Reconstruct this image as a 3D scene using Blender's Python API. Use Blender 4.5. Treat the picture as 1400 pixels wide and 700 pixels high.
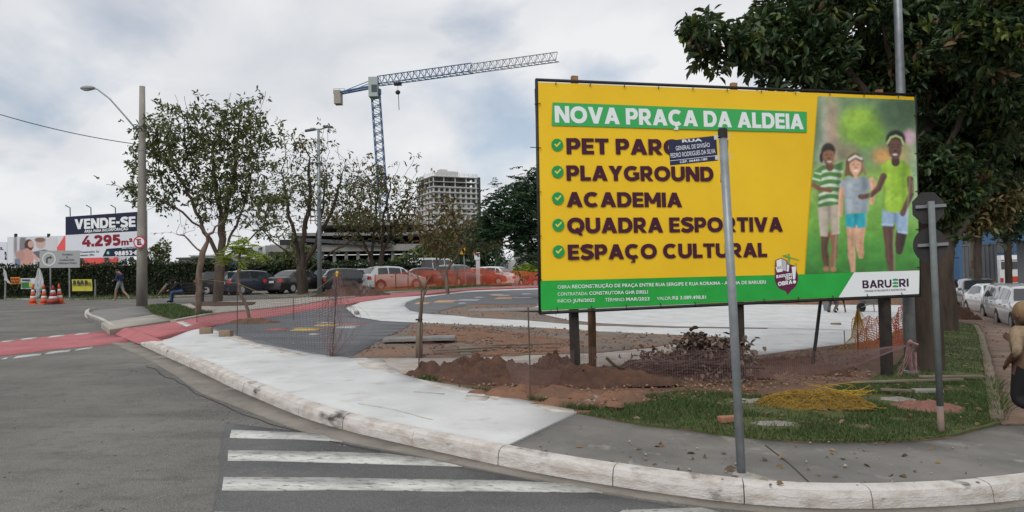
import bpy, bmesh, math, random
import numpy as np
from mathutils import Vector, Matrix
from mathutils.geometry import delaunay_2d_cdt

R = math.radians
scene = bpy.context.scene
for o in list(bpy.data.objects):
    bpy.data.objects.remove(o)
COL = scene.collection

# ------------------------------------------------------------------ camera
LENS, SENSOR = 26.0, 36.0
FPX = LENS / SENSOR * 1400.0
PITCH, ROLL, CAMH = R(1.75), R(1.25), 1.6
fwd = Vector((0, math.cos(PITCH), math.sin(PITCH)))
r0 = Vector((1, 0, 0)); u0 = Vector((0, -math.sin(PITCH), math.cos(PITCH)))
cup = u0 * math.cos(ROLL) + r0 * math.sin(ROLL)
cright = r0 * math.cos(ROLL) - u0 * math.sin(ROLL)
CAMP = Vector((0, 0, CAMH))
cam_d = bpy.data.cameras.new("camera")
cam = bpy.data.objects.new("camera", cam_d)
COL.objects.link(cam)
cam_d.lens, cam_d.sensor_width, cam_d.sensor_fit = LENS, SENSOR, 'HORIZONTAL'
cam_d.clip_start, cam_d.clip_end = 0.05, 5000
M4 = Matrix((cright, cup, -fwd)).transposed().to_4x4()
M4.translation = CAMP
cam.matrix_world = M4
scene.camera = cam

# ------------------------------------------------------------------ world: overcast sky over a Nishita sky
SUN_EL, SUN_AZ = R(45), R(203)      # azimuth clockwise from +Y: behind the camera, a little left
world = bpy.data.worlds.new("World"); scene.world = world
world.use_nodes = True
nt = world.node_tree; nt.nodes.clear()
def wn(t, **k):
    n = nt.nodes.new(t)
    for a, b in k.items(): setattr(n, a, b)
    return n
wout = wn('ShaderNodeOutputWorld'); wbg = wn('ShaderNodeBackground')
wbg.inputs['Strength'].default_value = 0.10
sky = wn('ShaderNodeTexSky', sky_type='NISHITA', sun_disc=False)
sky.sun_elevation = SUN_EL; sky.sun_rotation = SUN_AZ
tc = wn('ShaderNodeTexCoord')
sep = wn('ShaderNodeSeparateXYZ'); nt.links.new(tc.outputs['Generated'], sep.inputs[0])
addz = wn('ShaderNodeMath', operation='ADD'); addz.inputs[1].default_value = 0.42
mx0 = wn('ShaderNodeMath', operation='MAXIMUM'); mx0.inputs[1].default_value = 0.0
nt.links.new(sep.outputs['Z'], mx0.inputs[0]); nt.links.new(mx0.outputs[0], addz.inputs[0])
dx = wn('ShaderNodeMath', operation='DIVIDE'); dy = wn('ShaderNodeMath', operation='DIVIDE')
nt.links.new(sep.outputs['X'], dx.inputs[0]); nt.links.new(addz.outputs[0], dx.inputs[1])
nt.links.new(sep.outputs['Y'], dy.inputs[0]); nt.links.new(addz.outputs[0], dy.inputs[1])
comb = wn('ShaderNodeCombineXYZ'); nt.links.new(dx.outputs[0], comb.inputs[0]); nt.links.new(dy.outputs[0], comb.inputs[1])
def wnoise(scale, off, detail=5, rough=.55, dist=0.3):
    mp = wn('ShaderNodeMapping'); mp.inputs['Location'].default_value = off
    n = wn('ShaderNodeTexNoise'); n.inputs['Scale'].default_value = scale
    n.inputs['Detail'].default_value = detail; n.inputs['Roughness'].default_value = rough
    n.inputs['Distortion'].default_value = dist
    nt.links.new(comb.outputs[0], mp.inputs[0]); nt.links.new(mp.outputs[0], n.inputs['Vector'])
    return n
n1 = wnoise(2.3, (3.7, 1.3, 0), 7, .5)
n2 = wnoise(3.4, (9.2, 4.4, 2), 7, .5)
ramp = wn('ShaderNodeValToRGB')          # cloud tone
ramp.color_ramp.elements[0].position = .34; ramp.color_ramp.elements[0].color = (6.3, 6.5, 6.9, 1)
ramp.color_ramp.elements[1].position = .64; ramp.color_ramp.elements[1].color = (8.0, 8.1, 8.25, 1)
nt.links.new(n2.outputs['Fac'], ramp.inputs[0])
gap = wn('ShaderNodeValToRGB')           # breaks in the cloud
gap.color_ramp.elements[0].position = .29; gap.color_ramp.elements[0].color = (.35, .35, .35, 1)
gap.color_ramp.elements[1].position = .44; gap.color_ramp.elements[1].color = (1, 1, 1, 1)
nt.links.new(n1.outputs['Fac'], gap.inputs[0])
wmix = wn('ShaderNodeMix', data_type='RGBA')
nt.links.new(gap.outputs[0], wmix.inputs[0])
nt.links.new(sky.outputs[0], wmix.inputs[6]); nt.links.new(ramp.outputs[0], wmix.inputs[7])
nt.links.new(wmix.outputs[2], wbg.inputs['Color']); nt.links.new(wbg.outputs[0], wout.inputs[0])

sun_d = bpy.data.lights.new("sun", 'SUN'); sun_d.energy = 1.5; sun_d.angle = R(30); sun_d.color = (1, .97, .93)
sun = bpy.data.objects.new("sun", sun_d); COL.objects.link(sun)
sdir = Vector((math.sin(SUN_AZ) * math.cos(SUN_EL), math.cos(SUN_AZ) * math.cos(SUN_EL), math.sin(SUN_EL)))
sun.rotation_euler = sdir.to_track_quat('Z', 'Y').to_euler()
sun.location = (0, 0, 60)
vs = scene.view_settings
vs.view_transform = 'Standard'; vs.look = 'None'; vs.exposure = 0.10; vs.gamma = 1.0
vs.use_curve_mapping = False
scene.cycles.use_denoising = True
scene.cycles.max_bounces = 6
scene.cycles.transparent_max_bounces = 16

# ------------------------------------------------------------------ geometry of the place
def sx(x):
    if x < -2: return -2 - 2 * math.tanh((-2 - x) / 4)
    if x > 24: return 24 + 4 * math.tanh((x - 24) / 4)
    return x
def sy(y):
    if y > 50: return 50 + 10 * math.tanh((y - 50) / 10)
    if y < -20: return -20
    return y
def G(x, y):                                   # the street climbs away from the corner and falls to the right
    return -0.06 - 0.05 * sx(x) + 0.018 * sy(y)
def ray(px, py):
    return fwd + cright * ((px - 700) / FPX) - cup * ((py - 350) / FPX)
def at(px, py, dz=0.0, tmax=400):              # the point of the ground seen there
    d = ray(px, py)
    def f(t):
        p = CAMP + d * t
        return p.z - G(p.x, p.y) - dz
    a, t = 0.5, 0.5
    while t < tmax:
        t2 = t * 1.03
        if f(t2) < 0:
            lo, hi = t, t2
            for _ in range(40):
                m = (lo + hi) / 2
                if f(m) > 0: lo = m
                else: hi = m
            return CAMP + d * hi
        t = t2
    return CAMP + d * tmax
def atd(px, py, depth):                        # the point at that distance along the view
    return CAMP + ray(px, py) * depth
def depth_of(p): return (Vector(p) - CAMP).dot(fwd)
def S(px, depth): return px * depth / FPX      # picture length -> metres at a distance

# ------------------------------------------------------------------ mesh helpers
class MB:
    def __init__(s): s.v = []; s.f = []; s.m = []
    def add(s, vs_, fs, m=0):
        b = len(s.v); s.v.extend([tuple(v) for v in vs_])
        for f in fs: s.f.append(tuple(i + b for i in f)); s.m.append(m)
    def box(s, c, d, rot=None, m=0, taper=1.0):
        c = Vector(c); hx, hy, hz = d[0] / 2, d[1] / 2, d[2] / 2
        P = []
        for z, k in ((-hz, 1), (hz, taper)):
            for x, y in ((-hx, -hy), (hx, -hy), (hx, hy), (-hx, hy)):
                v = Vector((x * k, y * k, z))
                if rot is not None: v = rot @ v
                P.append(c + v)
        s.add(P, [(3, 2, 1, 0), (4, 5, 6, 7), (0, 1, 5, 4), (1, 2, 6, 5), (2, 3, 7, 6), (3, 0, 4, 7)], m)
    def tube(s, pts, rad, n=8, m=0, cap=True):
        pts = [Vector(p) for p in pts]
        if not hasattr(rad, '__len__'): rad = [rad] * len(pts)
        rings = []; up = None
        for i, p in enumerate(pts):
            a = pts[max(0, i - 1)]; b = pts[min(len(pts) - 1, i + 1)]
            t = (b - a)
            if t.length < 1e-9: t = Vector((0, 0, 1))
            t.normalize()
            if up is None:
                up = Vector((1, 0, 0)) if abs(t.x) < .9 else Vector((0, 1, 0))
            e1 = (up - t * up.dot(t)).normalized(); e2 = t.cross(e1); up = e1
            rings.append([p + (e1 * math.cos(2 * math.pi * k / n) + e2 * math.sin(2 * math.pi * k / n)) * rad[i] for k in range(n)])
        V = [v for r in rings for v in r]; F = []
        for i in range(len(pts) - 1):
            for k in range(n):
                a = i * n + k; b = i * n + (k + 1) % n
                F.append((a, b, b + n, a + n))
        if cap:
            F.append(tuple(range(n - 1, -1, -1))); F.append(tuple(range((len(pts) - 1) * n, len(pts) * n)))
        s.add(V, F, m)
    def lathe(s, prof, c=(0, 0, 0), axis='Z', n=20, m=0):   # prof: (r, h)
        c = Vector(c); V = []; F = []
        for r, h in prof:
            for k in range(n):
                a = 2 * math.pi * k / n; x, y = r * math.cos(a), r * math.sin(a)
                V.append(c + (Vector((x, y, h)) if axis == 'Z' else Vector((x, h, y)) if axis == 'Y' else Vector((h, x, y))))
        for i in range(len(prof) - 1):
            for k in range(n):
                a = i * n + k; b = i * n + (k + 1) % n
                F.append((a, b, b + n, a + n))
        F.append(tuple(range(n - 1, -1, -1))); F.append(tuple(range((len(prof) - 1) * n, len(prof) * n)))
        s.add(V, F, m)
    def ell(s, c, r, n=12, k=8, rot=None, m=0):
        c = Vector(c); V = []; F = []
        for i in range(k + 1):
            th = math.pi * i / k
            for j in range(n):
                ph = 2 * math.pi * j / n
                v = Vector((r[0] * math.sin(th) * math.cos(ph), r[1] * math.sin(th) * math.sin(ph), r[2] * math.cos(th)))
                if rot is not None: v = rot @ v
                V.append(c + v)
        for i in range(k):
            for j in range(n):
                a = i * n + j; b = i * n + (j + 1) % n
                F.append((a, a + n, b + n, b))
        s.add(V, F, m)
    def prism(s, poly, y0, y1, m=0):           # polygon in XZ pushed along Y
        n = len(poly)
        V = [(x, y0, z) for x, z in poly] + [(x, y1, z) for x, z in poly]
        F = [tuple(range(n)), tuple(range(2 * n - 1, n - 1, -1))]
        for i in range(n):
            j = (i + 1) % n
            F.append((i, i + n, j + n, j))
        s.add(V, F, m)
    def grid(s, rows, m=0):
        n = len(rows[0]); V = [p for r in rows for p in r]; F = []
        for i in range(len(rows) - 1):
            for k in range(n - 1):
                F.append((i * n + k, i * n + k + 1, (i + 1) * n + k + 1, (i + 1) * n + k))
        s.add(V, F, m)
    def mesh(s, name, mats, smooth=False):
        me = bpy.data.meshes.new(name)
        me.from_pydata(s.v, [], s.f)
        for mm in (mats if isinstance(mats, (list, tuple)) else [mats]): me.materials.append(mm)
        me.polygons.foreach_set('material_index', s.m)
        if smooth: me.polygons.foreach_set('use_smooth', [True] * len(s.f))
        me.update()
        return me
    def build(s, name, mats, parent=None, loc=None, smooth=False, fix=True):
        me = s.mesh(name, mats, smooth)
        if fix and len(s.f) < 6000:
            bm = bmesh.new(); bm.from_mesh(me); bmesh.ops.recalc_face_normals(bm, faces=bm.faces); bm.to_mesh(me); bm.free()
        return link(name, me, parent, loc)
def link(name, me, parent=None, loc=None):
    o = bpy.data.objects.new(name, me); COL.objects.link(o)
    if parent is not None: o.parent = parent
    if loc is not None: o.location = loc
    return o
def tag(o, label=None, cat=None, group=None, kind=None):
    if label: o['label'] = label
    if cat: o['category'] = cat
    if group: o['group'] = group
    if kind: o['kind'] = kind
    return o
def thing(name, label, cat, loc=(0, 0, 0), rz=0.0, group=None, M=None):
    o = bpy.data.objects.new(name, None); COL.objects.link(o)
    if M is not None: o.matrix_world = M
    else: o.location = loc; o.rotation_euler = (0, 0, rz)
    o.empty_display_size = .2
    return tag(o, label, cat, group)
def quick_mesh(name, V, F, mats):
    """triangles or quads from numpy arrays"""
    V = np.asarray(V, dtype=np.float32); F = np.asarray(F, dtype=np.int32)
    me = bpy.data.meshes.new(name)
    k = F.shape[1]
    me.vertices.add(len(V)); me.vertices.foreach_set('co', V.ravel())
    me.loops.add(F.size); me.loops.foreach_set('vertex_index', F.ravel())
    me.polygons.add(len(F)); me.polygons.foreach_set('loop_start', np.arange(0, F.size, k, dtype=np.int32))
    for mm in (mats if isinstance(mats, (list, tuple)) else [mats]): me.materials.append(mm)
    me.update(calc_edges=True); me.validate()
    return me

# ------------------------------------------------------------------ materials
def lin(r, g, b):
    def c(v):
        v /= 255.0
        return v / 12.92 if v <= .04045 else ((v + .055) / 1.055) ** 2.4
    return (c(r), c(g), c(b), 1.0)
MATS = {}
def mat(name, col, rough=.7, col2=None, scale=6.0, lo=.35, hi=.65, metal=0.0, bump=0.0, bscale=None,
        col3=None, scale3=1.0, lo3=.5, hi3=.7, coat=0.0, spec=.3, detail=6, stretch=None):
    if name in MATS: return MATS[name]
    m = bpy.data.materials.new(name); m.use_nodes = True
    t = m.node_tree; p = t.nodes['Principled BSDF']
    p.inputs['Roughness'].default_value = rough; p.inputs['Metallic'].default_value = metal
    p.inputs['Specular IOR Level'].default_value = spec
    p.inputs['Coat Weight'].default_value = coat
    c4 = lambda c: tuple(c) + (1,) if len(c) == 3 else tuple(c)
    p.inputs['Base Color'].default_value = c4(col)
    tcn = None
    def noise(sc, det=detail, seed=0.0):
        nonlocal tcn
        if tcn is None: tcn = t.nodes.new('ShaderNodeTexCoord')
        n = t.nodes.new('ShaderNodeTexNoise'); n.inputs['Scale'].default_value = sc; n.inputs['Detail'].default_value = det
        n.inputs['Roughness'].default_value = .62
        mp = t.nodes.new('ShaderNodeMapping'); mp.inputs['Location'].default_value = (seed, seed * .7, 0)
        if stretch: mp.inputs['Scale'].default_value = stretch
        t.links.new(tcn.outputs['Object'], mp.inputs[0]); t.links.new(mp.outputs[0], n.inputs['Vector'])
        return n
    def rampf(n, a, b):
        r = t.nodes.new('ShaderNodeMapRange'); r.inputs[1].default_value = a; r.inputs[2].default_value = b
        t.links.new(n.outputs['Fac'], r.inputs[0]); return r
    cur = None
    if col2 is not None:
        n = noise(scale); r = rampf(n, lo, hi)
        mx = t.nodes.new('ShaderNodeMix'); mx.data_type = 'RGBA'
        mx.inputs[6].default_value = c4(col); mx.inputs[7].default_value = c4(col2)
        t.links.new(r.outputs[0], mx.inputs[0]); cur = mx.outputs[2]
    if col3 is not None:
        n = noise(scale3, seed=7.3); r = rampf(n, lo3, hi3)
        mx = t.nodes.new('ShaderNodeMix'); mx.data_type = 'RGBA'
        if cur is not None: t.links.new(cur, mx.inputs[6])
        else: mx.inputs[6].default_value = c4(col)
        mx.inputs[7].default_value = c4(col3); t.links.new(r.outputs[0], mx.inputs[0]); cur = mx.outputs[2]
    if cur is not None: t.links.new(cur, p.inputs['Base Color'])
    if bump:
        n = noise(bscale or scale * 4, 4, 3.1)
        b = t.nodes.new('ShaderNodeBump'); b.inputs['Strength'].default_value = bump; b.inputs['Distance'].default_value = .02
        t.links.new(n.outputs['Fac'], b.inputs['Height']); t.links.new(b.outputs[0], p.inputs['Normal'])
    MATS[name] = m
    return m
def leafmat(name, cols, rough=.55, trans=.25):
    if name in MATS: return MATS[name]
    m = bpy.data.materials.new(name); m.use_nodes = True
    t = m.node_tree; p = t.nodes['Principled BSDF']
    g = t.nodes.new('ShaderNodeNewGeometry'); r = t.nodes.new('ShaderNodeValToRGB')
    r.color_ramp.interpolation = 'LINEAR'
    els = r.color_ramp.elements
    while len(els) < len(cols): els.new(.5)
    for i, c in enumerate(cols):
        els[i].position = i / (len(cols) - 1); els[i].color = tuple(c) + (1,)
    t.links.new(g.outputs['Random Per Island'], r.inputs[0]); t.links.new(r.outputs[0], p.inputs['Base Color'])
    p.inputs['Roughness'].default_value = rough; p.inputs['Specular IOR Level'].default_value = .35
    if trans:
        tr = t.nodes.new('ShaderNodeBsdfTranslucent'); mx = t.nodes.new('ShaderNodeMixShader'); mx.inputs[0].default_value = trans
        t.links.new(r.outputs[0], tr.inputs[0]); t.links.new(p.outputs[0], mx.inputs[1]); t.links.new(tr.outputs[0], mx.inputs[2])
        t.links.new(mx.outputs[0], t.nodes['Material Output'].inputs[0])
    MATS[name] = m
    return m
def vcolmat(name, rough=.6):
    if name in MATS: return MATS[name]
    m = bpy.data.materials.new(name); m.use_nodes = True
    t = m.node_tree; p = t.nodes['Principled BSDF']; a = t.nodes.new('ShaderNodeAttribute'); a.attribute_name = 'print'
    t.links.new(a.outputs['Color'], p.inputs['Base Color']); p.inputs['Roughness'].default_value = rough
    MATS[name] = m
    return m
def text_mesh(s, bold=0.0):
    cu = bpy.data.curves.new("t", 'FONT'); cu.body = s; cu.offset = bold; cu.resolution_u = 4
    cu.space_character = 1.0 + bold * 2.2
    o = bpy.data.objects.new("t", cu); COL.objects.link(o)
    bpy.context.view_layer.update()
    dg = bpy.context.evaluated_depsgraph_get()
    me = bpy.data.meshes.new_from_object(o.evaluated_get(dg))
    bpy.data.objects.remove(o); bpy.data.curves.remove(cu)
    return me
CAPH = None
def lettering(parent, s, u0_, v0_, width, height, m, y=-0.004, bold=0.03, slope=0.0, name='lettering', label=None):
    """text in the parent's XZ plane: left end (u0,v0), given width and capital height"""
    global CAPH
    if CAPH is None:
        mh = text_mesh("H"); zs = [v.co.y for v in mh.vertices]; CAPH = max(zs) - min(zs)
    me = text_mesh(s, bold)
    co = np.zeros(len(me.vertices) * 3, np.float32); me.vertices.foreach_get('co', co); co = co.reshape(-1, 3)
    x0, x1 = co[:, 0].min(), co[:, 0].max()
    X = (co[:, 0] - x0) * (width / (x1 - x0)) + u0_
    Z = (co[:, 1] + bold) * (height / (CAPH + 2 * bold)) + v0_ + (X - u0_) * slope
    co2 = np.stack([X, np.full(len(X), y), Z], 1).astype(np.float32)
    me.vertices.foreach_set('co', co2.ravel()); me.update()
    me.materials.clear(); me.materials.append(m)
    me.name = name
    o = link(name, me, parent)
    if label: o['label'] = label
    return o
# heavy capitals drawn as strokes, for the big painted words
def _stroke(pts, t, closed=False):
    pts = [Vector(p) for p in pts]; n = len(pts); L = []; Rr = []
    for i, p in enumerate(pts):
        a = pts[i - 1] if (i > 0 or closed) else p; b = pts[(i + 1) % n] if (i < n - 1 or closed) else p
        d1 = (p - a).normalized() if (p - a).length > 1e-9 else (b - p).normalized()
        d2 = (b - p).normalized() if (b - p).length > 1e-9 else d1
        m_ = (d1 + d2).normalized(); nv = Vector((-m_.y, m_.x)); k = 1 / max(.45, m_.dot(d1))
        L.append(p + nv * t / 2 * k); Rr.append(p - nv * t / 2 * k)
    out = []
    for i in range(n if closed else n - 1):
        j = (i + 1) % n; out.append([Rr[i], Rr[j], L[j], L[i]])
    return out
def _arc(cx, cy, rx, ry, a0, a1, n=18):
    e = .92
    return [(cx + rx * math.copysign(abs(math.cos(R(a))) ** e, math.cos(R(a))), cy + ry * math.copysign(abs(math.sin(R(a))) ** e, math.sin(R(a)))) for a in np.linspace(a0, a1, n)]
def _diag(x0, y0, x1, y1, w): return [(x0 - w / 2, y0), (x0 + w / 2, y0), (x1 + w / 2, y1), (x1 - w / 2, y1)]
def glyph(ch, t=.255):
    h = t / 2; box = lambda x0, y0, x1, y1: [(x0, y0), (x1, y0), (x1, y1), (x0, y1)]
    S_ = lambda p, closed=False: _stroke(p, t, closed)
    if ch == ' ': return [], .26
    if ch == 'I': return [box(0, 0, t, 1)], t
    if ch == 'L': return [box(0, 0, t, 1), box(0, 0, .62, t * .92)], .62
    if ch == 'E': return [box(0, 0, t, 1), box(0, 0, .66, t * .86), box(0, .5 - t * .40, .62, .5 + t * .40), box(0, 1 - t * .86, .66, 1)], .66
    if ch == 'T': return [box(0, 1 - t * .9, .74, 1), box(.37 - h, 0, .37 + h, 1)], .74
    if ch == '-': return [box(0, .38, .36, .38 + t * .9)], .36
    if ch == '.': return [box(0, 0, t, t)], t
    if ch == 'N': return [box(0, 0, t, 1), box(.86 - t, 0, .86, 1), [(0, 1), (t * 1.08, 1), (.86, 0), (.86 - t * 1.08, 0)]], .86
    if ch == 'M': return [box(0, 0, t, 1), box(1.0 - t, 0, 1.0, 1), [(0, 1), (t, 1), (.5 + h * .9, .24), (.5 - h * .9, .24)], [(1.0 - t, 1), (1.0, 1), (.5 + h * .9, .24), (.5 - h * .9, .24)]], 1.0
    if ch == 'A': return [_diag(t * .55, 0, .47, 1, t * 1.1), _diag(.94 - t * .55, 0, .47, 1, t * 1.1), box(.2, .19, .74, .19 + t * .78)], .94
    if ch == 'V': return [_diag(.46, 0, t * .55, 1, t * 1.1), _diag(.46, 0, .92 - t * .55, 1, t * 1.1)], .92
    if ch == 'Y': return [[(0, 1), (t * 1.2, 1), (.43 + h, .44), (.43 + h, .30), (.43 - h, .30), (.43 - h, .40)], [(.86, 1), (.86 - t * 1.2, 1), (.43 - h, .44), (.43 - h, .30), (.43 + h, .30), (.43 + h, .40)], box(.43 - h, 0, .43 + h, .42)], .86
    if ch == 'O': return S_(_arc(.5, .5, .5 - h, .51 - h, 0, 350, 36), True), 1.0
    if ch == 'Q': return S_(_arc(.5, .5, .5 - h, .51 - h, 0, 350, 36), True) + [[(.46, .30), (.62, .38), (.90, -.14), (.68, -.14)]], 1.0
    if ch in 'CÇ':
        p = S_(_arc(.49, .5, .49 - h, .51 - h, 48, 312, 28))
        if ch == 'Ç': p += [[(.44, .06), (.58, .06), (.56, -.10), (.42, -.10)], [(.42, -.10), (.62, -.06), (.60, -.24), (.34, -.26), (.34, -.17), (.48, -.16)]]
        return p, .90
    if ch == 'G': return S_(_arc(.5, .5, .5 - h, .51 - h, 48, 300, 26)) + [box(.56, .40, .94, .40 + t * .72), [(.94 - t, .08), (.94, .12), (.94, .5), (.94 - t, .5)], [(.60, 0.0), (.94, .12), (.94 - t, .30), (.62, .2)]], .95
    if ch == 'D': return [box(0, 0, t, 1), box(0, 0, .42, t * .9), box(0, 1 - t * .9, .42, 1)] + S_(_arc(.40, .5, .46 - h, .5 - h * .9, -90, 90, 20)), .86
    if ch in 'PR':
        p = [box(0, 0, t, 1), box(0, 1 - t * .88, .44, 1), box(0, .32, .44, .32 + t * .8)] + S_(_arc(.42, .66, .33 - h, .34 - h * .86, -90, 90, 16))
        if ch == 'R': p.append([(.26, .36), (.50, .40), (.80, 0), (.53, 0)])
        return p, (.75 if ch == 'P' else .80)
    if ch == 'B': return [box(0, 0, t, 1), box(0, 0, .46, t * .82), box(0, 1 - t * .82, .44, 1), box(0, .5 - t * .38, .46, .5 + t * .38)] + S_(_arc(.43, .735, .31 - h, .265 - h * .86, -90, 90, 14)) + S_(_arc(.46, .265, .33 - h, .265 - h * .86, -90, 90, 14)), .80
    if ch == 'U': return S_([(h, 1)] + [(h, .42)] + _arc(.43, .40, .43 - h, .41 - h, 180, 360, 20) + [(.86 - h, .42), (.86 - h, 1)]), .86
    if ch == 'S': return S_([(.74, .80), (.62, .885), (.42, .905), (.23, .86), (.145, .73), (.22, .61), (.42, .53), (.60, .46), (.69, .32), (.62, .17), (.42, .10), (.22, .12), (.06, .22)]), .80
    if ch == '4': return [[(.42, 1), (.66, 1), (.24, .40), (0, .40)], box(0, .20, .80, .42), box(.44, 0, .44 + t, .62)], .80
    if ch in '20358': pass
    if ch == '2': return S_([(.05, .72), (.14, .86), (.36, .90), (.56, .82), (.60, .68), (.50, .52), (.12, .16)]) + [box(.02, 0, .74, t * .92)], .74
    if ch == '3': return S_(_arc(.34, .73, .30 - h * .6, .27 - h * .8, 150, -90, 14)) + S_(_arc(.36, .28, .34 - h * .6, .28 - h * .8, 90, -150, 14)), .74
    if ch == '5': return [box(.08, 1 - t * .88, .68, 1), [(.08, 1), (.08 + t, 1), (.06 + t, .46), (.04, .46)]] + S_([(.10, .54), (.36, .60), (.58, .50), (.62, .33), (.54, .17), (.34, .10), (.08, .18)]), .75
    if ch == '9': return S_(_arc(.38, .67, .38 - h, .34 - h, 0, 350, 26), True) + S_([(.64, .62), (.62, .40), (.50, .18), (.18, .10)]), .76
    if ch == '6': return S_(_arc(.38, .33, .38 - h, .34 - h, 0, 350, 26), True) + S_([(.12, .38), (.14, .60), (.26, .82), (.58, .90)]), .76
    if ch == '8': return S_(_arc(.38, .74, .33 - h, .27 - h * .8, 0, 350, 24), True) + S_(_arc(.38, .27, .38 - h, .28 - h * .8, 0, 350, 24), True), .76
    if ch == '0': return S_(_arc(.40, .5, .40 - h, .51 - h, 0, 350, 30), True), .80
    return [box(0, 0, .5, 1)], .5
def heavy(parent, s, u0_, v0_, width, height, m, y=-.004, slope=0.0, t=.255, gap=.06, name='lettering'):
    x = 0; items = []
    for ch in s:
        polys, w = glyph(ch, t); items.append((x, polys)); x += w + gap
    total = x - gap; sxx = width / total
    V = []; F = []
    for x0, polys in items:
        if not polys: continue
        pts = []; fc = []
        for p in polys:
            if sum(p[i - 1][0] * p[i][1] - p[i][0] * p[i - 1][1] for i in range(len(p))) < 0: p = p[::-1]
            fc.append(list(range(len(pts), len(pts) + len(p)))); pts += [Vector((q[0], q[1])) for q in p]
        v, e, f, ov, oe, of = delaunay_2d_cdt(pts, [], fc, 0, 1e-5)
        b = len(V)
        for q in v:
            X = u0_ + (x0 + q.x) * sxx; V.append((X, y, v0_ + q.y * height + (X - u0_) * slope))
        for tri, o_ in zip(f, of):
            if o_: F.append(tuple(b + i for i in tri))
    me = bpy.data.meshes.new(name); me.from_pydata(V, [], F); me.materials.append(m)
    return link(name, me, parent)
class Plane:
    """an upright panel: local X along U, local Z along V, local -Y towards the viewer"""
    def __init__(s, p0, U, V):
        s.p0 = Vector(p0); s.U = Vector(U).normalized(); V = Vector(V); s.V = (V - s.U * V.dot(s.U)).normalized()
        s.N = s.V.cross(s.U)                    # local +Y = V x U
        if s.N.dot(fwd) < 0: pass
        s.M = Matrix((s.U, s.V.cross(s.U), s.V)).transposed().to_4x4(); s.M.translation = s.p0
    def uv(s, px, py):
        d = ray(px, py); n = s.N
        t = (s.p0 - CAMP).dot(n) / d.dot(n)
        q = CAMP + d * t - s.p0
        return (q.dot(s.U), q.dot(s.V))
    def line(s, parent, txt, x0, yb0, x1, yb1, ytop0, m, **k):
        a = s.uv(x0, yb0); b = s.uv(x1, yb1); c = s.uv(x0, ytop0)
        k.setdefault('slope', (b[1] - a[1]) / (b[0] - a[0]))
        return lettering(parent, txt, a[0], a[1], b[0] - a[0], c[1] - a[1], m, **k)
    def poly(s, pts): return [s.uv(*p) for p in pts]
    def big(s, parent, txt, x0, yb0, x1, yb1, ytop0, m, **k):
        a = s.uv(x0, yb0); b = s.uv(x1, yb1); c = s.uv(x0, ytop0)
        k.setdefault('slope', (b[1] - a[1]) / (b[0] - a[0]))
        return heavy(parent, txt, a[0], a[1], b[0] - a[0], c[1] - a[1], m, **k)
# ------------------------------------------------------------------ ground
rng = np.random.default_rng(7); random.seed(7)
def inside(poly, x, y):
    """vectorised point in polygon"""
    x = np.asarray(x); y = np.asarray(y); r = np.zeros(x.shape, bool)
    n = len(poly); j = n - 1
    for i in range(n):
        xi, yi = poly[i]; xj, yj = poly[j]
        c = ((yi > y) != (yj > y)) & (x < (xj - xi) * (y - yi) / (yj - yi + 1e-12) + xi)
        r ^= c; j = i
    return r
def densify(pts, step):
    out = []
    for i, a in enumerate(pts):
        b = pts[(i + 1) % len(pts)]
        n = max(1, int(math.hypot(b[0] - a[0], b[1] - a[1]) / step))
        for k in range(n): out.append((a[0] + (b[0] - a[0]) * k / n, a[1] + (b[1] - a[1]) * k / n))
    return out
def wob(pts, amp):
    return [(x + random.uniform(-amp, amp), y + random.uniform(-amp, amp)) for x, y in pts]
def sheet(name, xy, dz, m, step=1.0, kind='structure', edge=0.0, rough=0.0, hf=None):
    """a sheet draped on the ground inside a plan outline"""
    ed = densify(xy, min(step, .35) if edge else step)
    if edge: ed = wob(ed, edge)
    xs = [p[0] for p in ed]; ys = [p[1] for p in ed]
    gx = np.arange(min(xs), max(xs), step); gy = np.arange(min(ys), max(ys), step)
    X, Y = np.meshgrid(gx, gy); X = X.ravel() + .013; Y = Y.ravel() + .017
    k = inside(ed, X, Y); pts = [Vector(p) for p in ed] + [Vector((a, b)) for a, b in zip(X[k], Y[k])]
    n = len(ed)
    v, e, f, *_ = delaunay_2d_cdt(pts, [], [list(range(n))], 1, 1e-5)
    zz = []
    if hf or rough: ea = np.array(ed)
    for p in v:
        h = G(p.x, p.y) + (dz if not callable(dz) else dz(p.x, p.y))
        if hf or rough:
            k = min(1.0, float(np.hypot(ea[:, 0] - p.x, ea[:, 1] - p.y).min()) / .3)
            if hf: h += hf(p.x, p.y) * k
            if rough: h += random.uniform(-rough, rough) * k
        zz.append((p.x, p.y, h))
    me = bpy.data.meshes.new(name); me.from_pydata(zz, [], [tuple(t) for t in f]); me.materials.append(m)
    me.polygons.foreach_set('use_smooth', [True] * len(f))
    bm = bmesh.new(); bm.from_mesh(me); bmesh.ops.recalc_face_normals(bm, faces=bm.faces)
    if bm.faces and sum(q.normal.z for q in bm.faces) < 0: bmesh.ops.reverse_faces(bm, faces=bm.faces)
    ext = bmesh.ops.extrude_edge_only(bm, edges=[e for e in bm.edges if e.is_boundary])
    for q in ext['geom']:
        if isinstance(q, bmesh.types.BMVert): q.co.z = min(q.co.z - .02, G(q.co.x, q.co.y) - .02)
        elif isinstance(q, bmesh.types.BMFace): q.smooth = False
    bm.to_mesh(me); bm.free()
    return tag(link(name, me), kind=kind)
def plan(px, dz=0.0): return [(lambda p: (p.x, p.y))(at(a, b, dz)) for a, b in px]
def region(name, px, dz, m, **k):
    return sheet(name, plan(px, dz if not callable(dz) else .14), dz, m, **k)

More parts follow.
